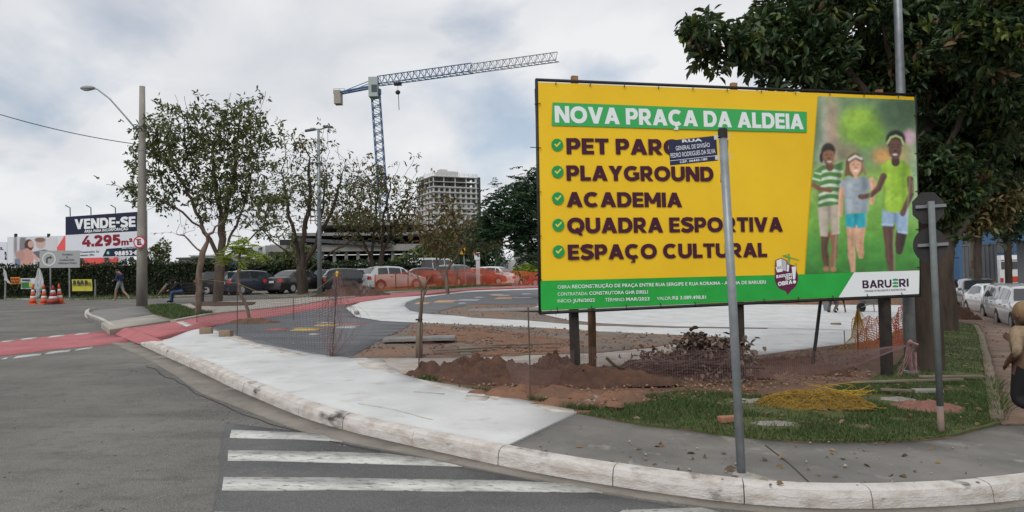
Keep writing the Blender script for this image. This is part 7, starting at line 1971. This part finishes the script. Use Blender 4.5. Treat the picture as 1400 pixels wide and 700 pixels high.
# crumpled lump of the orange mesh near the hoarding edge
# veil of dull netting across the front of the corner garden, knotted round the tall post
knot = atd(1243, 470, 11.2); 
tv = [tS * .45 + bS * .55, atd(650, 492, 12.0), tT * .42 + bT * .58, atd(800, 474, 10.3), atd(900, 480, 9.9), atd(1010, 478, 9.7), atd(1090, 482, 9.9), atd(1170, 478, 10.5), knot]
bv = [tS * .08 + bS * .92, atd(650, 516, 12.0), tT * .12 + bT * .88, atd(800, 522, 10.3), atd(900, 523, 9.9), atd(1010, 520, 9.7), atd(1090, 516, 9.9), atd(1170, 500, 10.5), knot + Vector((0, 0, -.03))]
vn = net('veil_netting', tv, bv, 420, 24, .0022, m_nveil, .012, wy=.0024, seg=110, seed=15)
tag(vn, 'thin stretched veil of pale netting across the corner garden, knotted to the tall post', 'netting')
mb = MB()
for k in range(26):
    a = knot + Vector((g3.normal() * .03, -.02 + g3.normal() * .03, g3.normal() * .03)); ex = k / 25
    q = atd(1228 + 34 * (k % 3 == 0) - 8 * ex, 505 + 40 * g3.random(), 11.0 + .3 * g3.random()) if k % 2 else atd(1249, 520, 11.15)
    mb.tube([a - knot, (a + q) / 2 - knot + Vector((.03 * g3.normal(), 0, -.05)), q - knot], .0026, 4, cap=False)
mb.ell((0, -.03, .02), (.04, .04, .045), 10, 6); mb.tube([(-.05, -.1, .05), (.06, -.12, .0), (.10, .02, -.12), (.10, .02, -.42)], [.010, .018, .020, .008], 8)
tag(mb.build('netting_knot', mat('dusty pink netting', (.30, .16, .155), .85), None, knot), 'faded pink knot of netting tied around the tall post', 'netting')
# yellow netting strung on small rods behind the hoarding posts
b1, t1, dd1 = rod(1173, 484, 1172, 420, 'thin rod behind the hoarding carrying yellow net strands')
rod(1155, 478, 1154, 452, 'short bent rod with twisted wire behind the slanting brace', extra=1)
mb = MB()
for k in range(22):
    s = (k / 21 - .5) * 2; q = b1 + Vector((s * .52, -.1 * abs(s), .02)); m_ = (t1 * .45 + q * .55) + Vector((-.12 * s, 0, -.1 * abs(s)))
    mb.tube([t1 - b1, m_ - b1, q - b1], .0035, 4, cap=False)
    if k % 2 == 0 and s > 0: mb.tube([t1 - b1, (t1 - b1) * .5 + Vector((.35 * s + .1, 0, -.12)), Vector((1.0 * s + .3, .2, .42 * (1 - s * .2)))], .0035, 4, cap=False)
tag(mb.build('yellow_netting', m_nyel, None, b1), 'yellow net strands draped from the thin rod behind the hoarding', 'netting')
op = gpos(1210, 478, KH)
om = net('orange_mesh_scrap', [op + Vector((-.55, .2, .62)), op + Vector((-.1, .25, .66)), op + Vector((.3, .3, .55)), op + Vector((.6, .4, .95))], [op + Vector((-.6, 0, .02)), op + Vector((-.1, 0, .04)), op + Vector((.3, .1, .02)), op + Vector((.6, .3, .1))], 36, 16, .013, m_norg, .07, seed=19)
tag(om, 'crumpled scrap of orange mesh at the edge of the new concrete behind the right post', 'netting')

# ------------------------------------------------------------------ debris of the works
def mound(name, label, px, py, wx, wy, hgt, m, seed, cat='soil', n=34, rough=.22, rz=0):
    b = gpos(px, py, KH); g = np.random.default_rng(seed); ph = g.uniform(0, 6, 8); rows = []
    for j in range(n + 1):
        f = j / n; row = []
        for i in range(56 + 1):
            a = 2 * math.pi * i / 56; rr = f * (1 + .16 * math.sin(2 * a + ph[0]) + .10 * math.sin(5 * a + ph[1]) + .05 * math.sin(9 * a + ph[2]))
            x, y = rr * wx * math.cos(a), rr * wy * math.sin(a)
            z = hgt * (1 - f * f) ** 1.2 * (1 + rough * (math.sin(x * 9 / wx + ph[3]) * math.cos(y * 7 / wy + ph[4]) + .6 * math.sin(x * 23 / wx + ph[5]) * math.sin(y * 19 / wy))) + ((g.normal() * hgt * .06 + hgt * .42 * mnoise.fractal(Vector((x * 5 + seed, y * 5, seed)), .7, 2.1, 5) * min(1, 3 * (1 - f))) if 0 < f < 1 and 0 < i < 56 else 0)
            row.append((x, y, z - .05 * (f > .97)))
        row[-1] = row[0]; rows.append(row)
    mb = MB(); mb.grid(rows); o = mb.build(name, m, None, b, smooth=True, fix=False); o.rotation_euler = (0, 0, rz); return tag(o, label, cat)
mound('earth_mound', 'dark red earth ridge with turned roots at the left end of the garden strip', 655, 517, 1.0, .42, .24, m_dsoil, 1, n=20)
mound('earth_mound', 'dark round clod of earth and roots left of the first hoarding post', 758, 514, .34, .22, .26, m_dsoil, 2, n=16)
mound('earth_mound', 'long dark earth ridge running behind the left hoarding post', 750, 524, 1.5, .38, .2, m_dsoil, 3, n=22)
mound('earth_mound', 'low dark earth ridge under the pile of branches', 910, 512, 1.7, .5, .16, m_dsoil, 4, n=22)
mound('clay_heap', 'long strip of orange clay along the white sidewalk edge', 726, 541, .95, .20, .11, m_osoil, 5, rz=R(-6), n=18)
mound('clay_heap', 'small pinkish clay heap right of the left hoarding post', 848, 548, .36, .20, .10, m_osoil, 6, n=18)
mound('clay_heap', 'orange clay spread beside the sidewalk joint', 770, 553, .42, .12, .06, m_osoil, 7, n=16)
mound('earth_mound', 'reddish dark earth bank behind the yellow netting heap', 1075, 507, .9, .5, .18, m_dsoil, 8, n=20)
m_pinkd = mat('crushed brick dust', (.26, .125, .10), .95, (.18, .09, .07), 9, bump=.5, bscale=40)
mound('brick_dust_heap', 'pinkish heap of crushed brick between the right hoarding post and the road sign post', 1262, 558, .52, .30, .07, m_pinkd, 9, n=18)
mound('brick_dust_heap', 'pinkish spread of crushed brick under the yellow netting heap', 1082, 553, .55, .22, .05, m_pinkd, 10, n=18)
m_cem = mat('spilt cement', (.28, .26, .24), .95, (.20, .185, .17), 8, bump=.4)
mound('cement_spill', 'grey patch of spilt cement at the foot of the left hoarding post', 806, 546, .36, .13, .045, m_cem, 11, n=14)
mound('cement_spill', 'grey patch of spilt cement at the foot of the middle hoarding post', 1024, 551, .34, .12, .04, m_cem, 12, n=14)
mound('cement_spill', 'grey worn patch of cement in the grass right of the street name post', 1052, 580, .30, .12, .025, m_cem, 13, n=14)
mound('cement_spill', 'pale cement at the foot of the right hoarding post', 1222, 547, .34, .14, .03, m_cem, 14, n=14)
mound('earth_mound', 'long brown spoil bank beyond the white plaza under the hoarding', 1150, 414, 3.4, .7, .5, m_osoil, 15, n=20)
mound('earth_mound', 'ring of dark mulch at the foot of the lime sapling', 344, 441, .75, .55, .10, m_soil, 16, n=14)
mound('earth_mound', 'low dark spoil heap under the bunched netting before the parked cars', 480, 404, 2.2, 1.2, .35, m_dsoil, 17, n=16)
mound('earth_mound', 'brown heap of soil at the brick path edge behind the big trunk', 1308, 436, .7, .5, .38, m_dsoil, 18, n=18)
# heap of yellow netting
b = gpos(1108, 556, KH); g = np.random.default_rng(23); mb = MB()
def hz(x, y): return .17 * max(0, 1 - (x / .66) ** 2 - (y / .28) ** 2) ** .6
for k in range(190):
    x, y = g.uniform(-.66, .66), g.uniform(-.26, .26); a = g.uniform(0, 6.3); pts = []
    for j in range(7):
        pts.append((x, y, hz(x, y) + .012 + .016 * g.random())); a += g.normal() * .55; x += math.cos(a) * .055; y += math.sin(a) * .04
        x = max(-.72, min(.72, x)); y = max(-.3, min(.3, y))
    mb.tube(pts, .0034, 4, cap=False)
mb.grid([[(x, y, hz(x, y) * .86 - .004) for x in np.linspace(-.64, .64, 40)] for y in np.linspace(-.27, .27, 18)], m=1)
for k in range(420):
    x, y = g.uniform(-.62, .62), g.uniform(-.25, .25); a = g.uniform(0, 6.3); L_ = g.uniform(.05, .16); q = (x + L_ * math.cos(a), y + L_ * .6 * math.sin(a))
    mb.tube([(x, y, hz(x, y) * g.uniform(.4, 1)), ((x + q[0]) / 2, (y + q[1]) / 2, hz((x + q[0]) / 2, (y + q[1]) / 2) * .95 + .01), (q[0], q[1], max(.01, hz(*q) * g.uniform(.5, 1)) + .008)], .003, 4, cap=False)
tag(mb.build('netting_heap', [mat('bright yellow netting', (.31, .19, .028), .7, (.19, .115, .022), 9), mat('packed netting', (.15, .095, .025), .9, (.26, .165, .03), 40, bump=1, bscale=60)], None, b), 'heap of tangled bright yellow netting lying on the grass', 'netting')
b = gpos(1150, 540, KH); mb = MB()
for k in range(34):
    a0 = g.uniform(0, 6.3); r_ = g.uniform(.1, .42); z0 = g.uniform(.02, .16)
    mb.tube([(r_ * math.cos(a0 + t) * 1.1, .5 * r_ * math.sin(a0 + t), max(.015, z0 * math.sin(1 + t * .8 + k))) for t in np.linspace(0, 2.2, 7)], .0035, 4, cap=False)
tag(mb.build('netting_coil', m_nyel, None, b), 'loose brownish yellow coil of netting right of the netting heap', 'netting')
# pile of cut branches with dry brown leaves
b = gpos(938, 516, KH); g = np.random.default_rng(29)
bp2 = thing('branch_pile', 'pile of cut branches with withered brown leaves on the dark earth', 'branch pile', b)
db = depth_of(b)
def bl_(px, py, y=0): 
    v = atd(px, py, db) - b; v.y += y; return v
for pts, r in [([(845, 499), (862, 493), (905, 487), (945, 478)], .016), ([(824, 485), (836, 496), (850, 503)], .022), ([(862, 503), (885, 490), (930, 490), (985, 492)], .014), ([(900, 480), (897, 478), (902, 484), (897, 488)], .010),
               ([(880, 493), (925, 499), (960, 505), (970, 512)], .012), ([(920, 502), (960, 494), (1010, 497), (1035, 500)], .03), ([(935, 486), (950, 480), (975, 476), (990, 470)], .012), ([(890, 505), (940, 492), (965, 470), (975, 462)], .012), ([(955, 515), (975, 500), (995, 480)], .014), ([(868, 508), (900, 500), (935, 488)], .010), ([(885, 485), (915, 492), (960, 488), (1005, 478)], .013), ([(905, 512), (930, 500), (950, 474)], .009), ([(975, 514), (990, 490), (1008, 470)], .010), ([(850, 492), (868, 499), (910, 508)], .009), ([(940, 470), (938, 462), (950, 456)], .008)]:
    mb = MB(); mb.tube([bl_(x, y, g.uniform(-.42, -.22)) for x, y in pts], [r, r * .9, r * .75, r * .5][:len(pts)], 7); mb.build('branch', m_bark_d, bp2, smooth=True)
cl = []
for (cx, cy, rx, ry, n) in [(955, 472, 24, 14, 320), (975, 484, 40, 20, 900), (925, 492, 50, 16, 620), (1000, 484, 24, 18, 360), (985, 504, 34, 16, 480), (940, 504, 36, 14, 320), (948, 464, 10, 8, 90)]:
    c = np.array(bl_(cx, cy)); cl.append(g.normal(size=(n, 3)) * np.array([S(rx, db), .22, S(ry, db)]) * .5 + c)
pos = np.concatenate(cl); pos[:, 2] = np.maximum(pos[:, 2], .02)
lm_with = leafmat('withered leaves', [(.06, .04, .03), (.12, .082, .06), (.18, .13, .10), (.27, .21, .17)], rough=.8, trans=.1)
leaves_mesh('leaves', pos, g.normal(size=pos.shape), .095, lm_with, g, ratio=.62, fold=.4, droop=.3, parent=bp2)
# slabs, planks, bricks, stones
m_slab = mat('grey board', (.24, .23, .22), .85, (.17, .165, .16), 4)
def slab(name, label, px, py, w, dp, h, rz, m, cat, tilt=0.0, dz=KH + .02):
    b = gpos(px, py, dz); mb = MB(); mb.box((0, 0, h / 2), (w, dp, h), taper=.985)
    o = mb.build(name, m, None, b); o.rotation_euler = (R(tilt), 0, rz)
    bv = o.modifiers.new('bevel', 'BEVEL'); bv.width = min(.008, h * .2); bv.segments = 2
    return tag(o, label, cat)
slab('board', 'grey board lying flat on the planting bed behind the bare stake', 574, 465, 1.35, .62, .06, R(4), m_slab, 'board', dz=KH + .05)
slab('board', 'thin curled dark board at the far planting bed left of the hoarding', 690, 424.5, 2.4, .8, .05, R(6), m_slab, 'board', 3)
for px, py, w, rz, lab in [(680, 473, 2.3, 4, 'long pale stick lying across the clay bed'), (640, 478, 1.2, 22, 'grey plank lying on the left end of the clay bed'), (625, 482, .8, 14, 'short grey plank beside the planting bed edge'), (1240, 522, 1.6, 3, 'weathered plank on the grass behind the tall post'), (1300, 516, .9, -8, 'grey broken plank on the grass right of the road sign post'), (1225, 535, .35, -28, 'short pale wood offcut at the right hoarding post')]:
    slab('plank', lab, px, py, w, .07, .03, R(rz), m_bark_l if 'stick' in lab else mat('weathered plank', (.21, .18, .14), .9, (.13, .105, .08), 7, stretch=(.3, 2, 1)), 'plank', dz=KH + .05)
m_brick = mat('clay brick', (.34, .16, .10), .9, (.26, .12, .08), 8, bump=.3); m_block = mat('tan block', (.27, .20, .15), .9, (.2, .15, .11), 8)
slab('brick', 'reddish brick lying on the grass left of the street name post', 996, 577, .20, .10, .06, R(12), m_brick, 'brick')
slab('brick', 'tan brick on the white sidewalk edge, the left one of two', 282, 456, .26, .14, .13, R(8), m_block, 'brick', dz=KH)
slab('brick', 'tan brick on the white sidewalk edge, the right one of two', 309, 460, .26, .14, .13, R(-10), m_block, 'brick', dz=KH)
slab('brick', 'flat brick lying on the white plaza behind the brace', 1143, 444, .28, .12, .06, R(2), m_block, 'brick', dz=KH)
slab('brick', 'pale broken tile half sunk in the grass at the right of the road sign post', 1268, 537, .35, .15, .05, R(-6), m_cem, 'brick')
def stone_mb(r, g):
    mb = MB(); mb.ell((0, 0, r * .4), (r * g.uniform(.8, 1.3), r * g.uniform(.7, 1.1), r * g.uniform(.5, .8)), 9, 6, Matrix.Rotation(g.uniform(0, 3), 3, 'Z')); mb.v = [(x + g.normal() * r * .07, y + g.normal() * r * .07, z + g.normal() * r * .06) for x, y, z in mb.v]; return mb
g = np.random.default_rng(41)
o = stone_mb(.085, g).build('stone', m_osoil, None, gpos(841, 559, KH + .02)); tag(o, 'rounded orange stone at the end of the clay strip', 'stone')
o = stone_mb(.10, g).build('stone', m_cem, None, gpos(488, 430, KH)); tag(o, 'small dark stone on the curved white path', 'stone')
# rubble: countless crumbs on beds and edges
def scatter_px(polys, n, g):
    out = []
    for poly, k in polys:
        P = plan(poly, KH); xs = [p[0] for p in P]; ys = [p[1] for p in P]; c = 0
        while c < k:
            x = g.uniform(min(xs), max(xs), 400); y = g.uniform(min(ys), max(ys), 400); kk = inside(P, x, y)
            for a, b2 in zip(x[kk], y[kk]):
                out.append((a, b2)); c += 1
                if c >= k: break
    return np.array(out)
def crumbs(name, polys, smin, smax, m, seed, lab, up=.02):
    g = np.random.default_rng(seed); P = scatter_px(polys, 0, g); n = len(P)
    base = np.array([(1, 0, 0), (-1, 0, 0), (0, 1, 0), (0, -1, 0), (0, 0, 1), (0, 0, -1)], float)
    s = smin + (smax - smin) * g.random(n) ** 4
    V = base[None] * (s[:, None, None] * (.6 + .8 * g.random((n, 6, 1))))
    a = g.uniform(0, 6.3, n); ca, sa = np.cos(a)[:, None], np.sin(a)[:, None]
    X = V[..., 0] * ca - V[..., 1] * sa; Y = V[..., 0] * sa + V[..., 1] * ca
    Z = V[..., 2] * .6 + V[..., 0] * .2
    zz = np.array([G(x, y) for x, y in P]) + KH + up
    V = np.stack([X + P[:, 0:1], Y + P[:, 1:2], Z + zz[:, None]], 2).reshape(-1, 3)
    f = np.array([(0, 2, 4), (2, 1, 4), (1, 3, 4), (3, 0, 4), (2, 0, 5), (1, 2, 5), (3, 1, 5), (0, 3, 5)])
    F = (f[None] + (np.arange(n) * 6)[:, None, None]).reshape(-1, 3)
    return tag(link(name, quick_mesh(name, V, F, m)), lab, None, kind='stuff')
lm_crumb = leafmat('soil crumbs', [(.10, .06, .04), (.17, .10, .065), (.24, .18, .14), (.30, .14, .08)], rough=.95, trans=0)
lm_grav = leafmat('grey gravel', [(.14, .125, .11), (.22, .20, .18), (.34, .32, .30)], rough=.95, trans=0)
crumbs('soil_crumbs', [(bed1, 2600), ([(566, 446), (740, 452), (790, 470), (720, 484), (600, 484)], 2200), ([(575, 518), (830, 503), (1010, 492), (1190, 468), (1190, 520), (1000, 540), (830, 560), (790, 560), (680, 536)], 5200), ([(591, 428), (621, 421), (738, 416), (775, 438), (647, 433)], 700)], .004, .034, lm_crumb, 5, 'crumbs of red brown soil over the beds', .03)
crumbs('gravel', [([(478, 488), (567, 441), (580, 442), (600, 486)], 900), ([(552, 512), (740, 508), (740, 511), (560, 516)], 300), ([(1230, 520), (1360, 520), (1365, 575), (1180, 590), (1050, 585)], 320), ([(700, 612), (1000, 664), (1100, 668), (1350, 660), (1340, 605), (1000, 600), (800, 575)], 170), ([(300, 440), (480, 488), (500, 488), (290, 452)], 160)], .004, .024, lm_grav, 6, 'scattered grit and gravel', .004)
crumbs('street_grit', [([(300, 560), (500, 612), (800, 665), (1000, 696), (1400, 692), (1400, 684), (1000, 690), (800, 660), (560, 611), (400, 567), (230, 490), (200, 490)], 420), ([(0, 500), (150, 480), (700, 650), (700, 700), (0, 700)], 240)], .003, .014, lm_grav, 8, 'grit along the gutter', -KH + .004)
lm_litter = leafmat('fallen leaves', [(.16, .09, .04), (.24, .16, .08), (.10, .07, .04), (.30, .24, .16)], rough=.8, trans=.1)
g = np.random.default_rng(17); P = scatter_px([([(830, 575), (1350, 600), (1360, 560), (1340, 450), (1290, 445), (1200, 530), (900, 545)], 300), ([(700, 612), (1000, 664), (1350, 660), (1340, 605), (1000, 600)], 36), ([(1290, 440), (1400, 440), (1400, 560), (1370, 570)], 120)], 0, g)
pos = np.array([(x, y, G(x, y) + KH + (-.004 if 300 <= i_ < 336 else .03)) for i_, (x, y) in enumerate(P)]); dr = g.normal(size=pos.shape) * np.array([1, 1, .15])
tag(leaves_mesh('fallen_leaves', pos, dr, .07, lm_litter, g, ratio=.5, jitter=.05), 'fallen dry leaves', None, kind='stuff')
# soil trodden onto the new concrete along the garden
m_tread = mat('trodden soil film', (.42, .37, .32), .95, (.50, .49, .47), 5, .40, .60, col3=(.33, .24, .18), scale3=4, lo3=.55, hi3=.7)
for pts in ([(560, 516), (600, 524), (650, 534), (690, 540), (680, 546), (630, 536), (585, 527)], [(640, 541), (668, 543), (660, 548), (632, 545)], [(735, 551), (780, 559), (784, 564), (750, 562), (728, 556)], [(478, 490), (520, 492), (548, 508), (530, 510), (500, 500)], [(300, 452), (360, 472), (420, 485), (400, 486), (340, 472), (292, 456)]):
    region('soil_film', pts, KH + .004, m_tread, step=.3, edge=.05)
# stakes and saplings
b = gpos(573, 489, KH); db = depth_of(b)
bk_ = thing('bare_stake', 'bare forked sapling trunk standing in the planting bed beside a rod', 'sapling', b)
q = lambda x, y: atd(x, y, db) - b
mb = MB(); mb.tube([(0, 0, -.1), q(573, 465), q(574, 440)], [.06, .055, .05], 8); mb.tube([q(574, 442), q(576, 415), q(580, 396)], [.035, .03, .022], 7)
for pts in ([(579, 398), (574, 385), (568, 372)], [(580, 396), (584, 384), (590, 376)], [(577, 408), (583, 396), (587, 392)]): mb.tube([q(*p) for p in pts], [.02, .015, .008], 6)
mb.build('trunk', m_bark_l, bk_, smooth=True)
mb = MB(); mb.tube([q(573, 438), q(573, 436)], [.058, .058], 8); mb.build('tie', m_tie, bk_)
# the brick path at the right
def brickmat():
    m = bpy.data.materials.new('brick path'); m.use_nodes = True; t = m.node_tree; p = t.nodes['Principled BSDF']; p.inputs['Roughness'].default_value = .95
    tc_ = t.nodes.new('ShaderNodeTexCoord'); mp = t.nodes.new('ShaderNodeMapping'); mp.inputs['Rotation'].default_value = (0, 0, R(-28)); br = t.nodes.new('ShaderNodeTexBrick')
    br.inputs['Scale'].default_value = 3.2; br.inputs['Color1'].default_value = (.20, .125, .095, 1); br.inputs['Color2'].default_value = (.15, .095, .075, 1); br.inputs['Mortar'].default_value = (.085, .06, .048, 1); br.inputs['Mortar Size'].default_value = .035; br.inputs['Mortar Smooth'].default_value = .4
    n = t.nodes.new('ShaderNodeTexNoise'); n.inputs['Scale'].default_value = 1.7; n.inputs['Detail'].default_value = 6; mr = t.nodes.new('ShaderNodeMapRange'); mr.inputs[1].default_value = .45; mr.inputs[2].default_value = .68
    mx = t.nodes.new('ShaderNodeMix'); mx.data_type = 'RGBA'; mx.inputs[7].default_value = (.22, .145, .095, 1)
    t.links.new(tc_.outputs['Object'], mp.inputs[0]); t.links.new(mp.outputs[0], br.inputs['Vector']); t.links.new(tc_.outputs['Object'], n.inputs['Vector']); t.links.new(n.outputs['Fac'], mr.inputs[0])
    t.links.new(mr.outputs[0], mx.inputs[0]); t.links.new(br.outputs['Color'], mx.inputs[6]); t.links.new(mx.outputs[2], p.inputs['Base Color'])
    b = t.nodes.new('ShaderNodeBump'); b.inputs['Strength'].default_value = .5; b.inputs['Distance'].default_value = .01; t.links.new(br.outputs['Fac'], b.inputs['Height']); b.invert = True; t.links.new(b.outputs[0], p.inputs['Normal'])
    return m
m_bp = brickmat()
region('brick_path', [(1369, 580), (1362, 545), (1355, 500), (1345, 460), (1338, 443), (1300, 436), (1292, 424), (1300, 412), (1312, 408), (1335, 410), (1372, 424), (1400, 440), (1470, 470), (1560, 520), (1560, 575), (1420, 580)], KH + .004, m_bp, step=.8)
m_curb = mat('mossy garden edging', (.20, .15, .12), .95, (.13, .12, .07), 6, bump=.5)
strip_on('garden_edging', plan([(1364, 576), (1358, 545), (1351, 500), (1342, 460), (1334, 445), (1310, 440)], KH), .13, KH + .035, m_curb, edge=.012)
region('side_street', [(1312, 407), (1335, 409), (1372, 423), (1400, 438), (1500, 480), (1700, 470), (1500, 400), (1360, 384), (1320, 384)], -.004 + .02, m_asph, step=1.5)
region('side_pavement', [(1245, 436), (1292, 424), (1308, 400), (1318, 384), (1300, 383), (1255, 392), (1236, 410)], KH, m_lightpave, step=1.5)

# ------------------------------------------------------------------ grass
lm_grass = leafmat('grass blades', [(.028, .055, .014), (.045, .085, .02), (.065, .115, .03), (.12, .12, .05)], rough=.6, trans=.2)
def grass(name, lab, polys, seed, h=(.02, .055), w=.006, holes=(), dz=KH + .012, patchy=.12):
    g = np.random.default_rng(seed); P = scatter_px(polys, 0, g)
    f = np.sin(P[:, 0] * 2.3 + 1) * np.sin(P[:, 1] * 2.9) + .6 * np.sin(P[:, 0] * 5.1 + P[:, 1] * 4.3)
    keep = g.random(len(P)) < np.clip(patchy + .55 + .45 * f, .08, 1); P = P[keep]
    for (hx, hy, hr) in holes:
        q = at(hx, hy, KH); k = ((P[:, 0] - q.x) ** 2 + (P[:, 1] - q.y) ** 2 > hr ** 2) | (g.random(len(P)) < .12); P = P[k]
    n = len(P); z = np.array([G(x, y) for x, y in P]) + dz
    H = h[0] + (h[1] - h[0]) * g.random(n) ** 1.6; a = g.uniform(0, 6.3, n); lean = g.normal(size=(n, 2)) * .55 * H[:, None]
    c, s = np.cos(a) * w, np.sin(a) * w
    b0 = np.stack([P[:, 0] - c, P[:, 1] - s, z - .01], 1); b1 = np.stack([P[:, 0] + c, P[:, 1] + s, z - .01], 1)
    tp = np.stack([P[:, 0] + lean[:, 0], P[:, 1] + lean[:, 1], z + H], 1)
    V = np.stack([b0, b1, tp], 1).reshape(-1, 3); F = np.arange(n * 3).reshape(-1, 3)
    return tag(link(name, quick_mesh(name, V, F, lm_grass)), lab, None, kind='stuff')
near = [(800, 566.5), (822, 561), (850, 551), (890, 540), (930, 535), (1000, 540), (1060, 545), (1120, 540), (1150, 528), (1200, 525), (1340, 520), (1358, 540), (1364, 576), (1329, 588.5), (1286, 598.6), (1251, 602.5), (1200, 604), (1143, 604), (1100, 603.5), (1040, 600), (980, 593.5), (944, 587), (884, 581), (830, 572)]
far_ = [(1190, 520), (1225, 500), (1250, 470), (1290, 442), (1336, 445), (1343, 460), (1352, 500), (1356, 522), (1200, 526)]
grass('lawn', 'short patchy grass of the corner garden', [(near, 62000), (far_, 26000), ([(620, 528), (680, 536), (735, 549), (790, 561), (820, 560), (770, 552), (700, 540)], 2600), ([(568, 518), (600, 514), (600, 522), (622, 526)], 900)], 3,
      holes=[(1052, 580, .3), (1262, 558, .42), (1082, 553, .3), (1024, 551, .28), (1222, 547, .26), (1108, 556, .5), (848, 548, .3), (806, 546, .3), (1140, 570, .12), (1180, 585, .1), (1230, 575, .12)])
grass('lawn', 'grass of the verge under the thin tree', [([(198, 419.5), (217, 417), (240, 416.6), (270, 425), (296, 427.6), (237, 436), (211, 430)], 9000)], 4, h=(.04, .11), w=.012)
grass('lawn', 'grass strip along the far lane before the orange mesh', [([(600, 396), (640, 392.6), (700, 389.4), (700, 388.4), (640, 390.6), (560, 394)], 5000)], 5, h=(.05, .14), w=.02)
grass('weeds', 'weeds at the foot of the hedge', [([(-100, 409.6), (0, 407), (120, 408), (200, 406.8), (240, 405.5), (240, 402), (120, 403), (0, 402)], 7000), ([(1356, 520), (1362, 560), (1366, 576), (1374, 576), (1368, 550), (1362, 520)], 900)], 6, h=(.06, .24), w=.014, dz=.06)
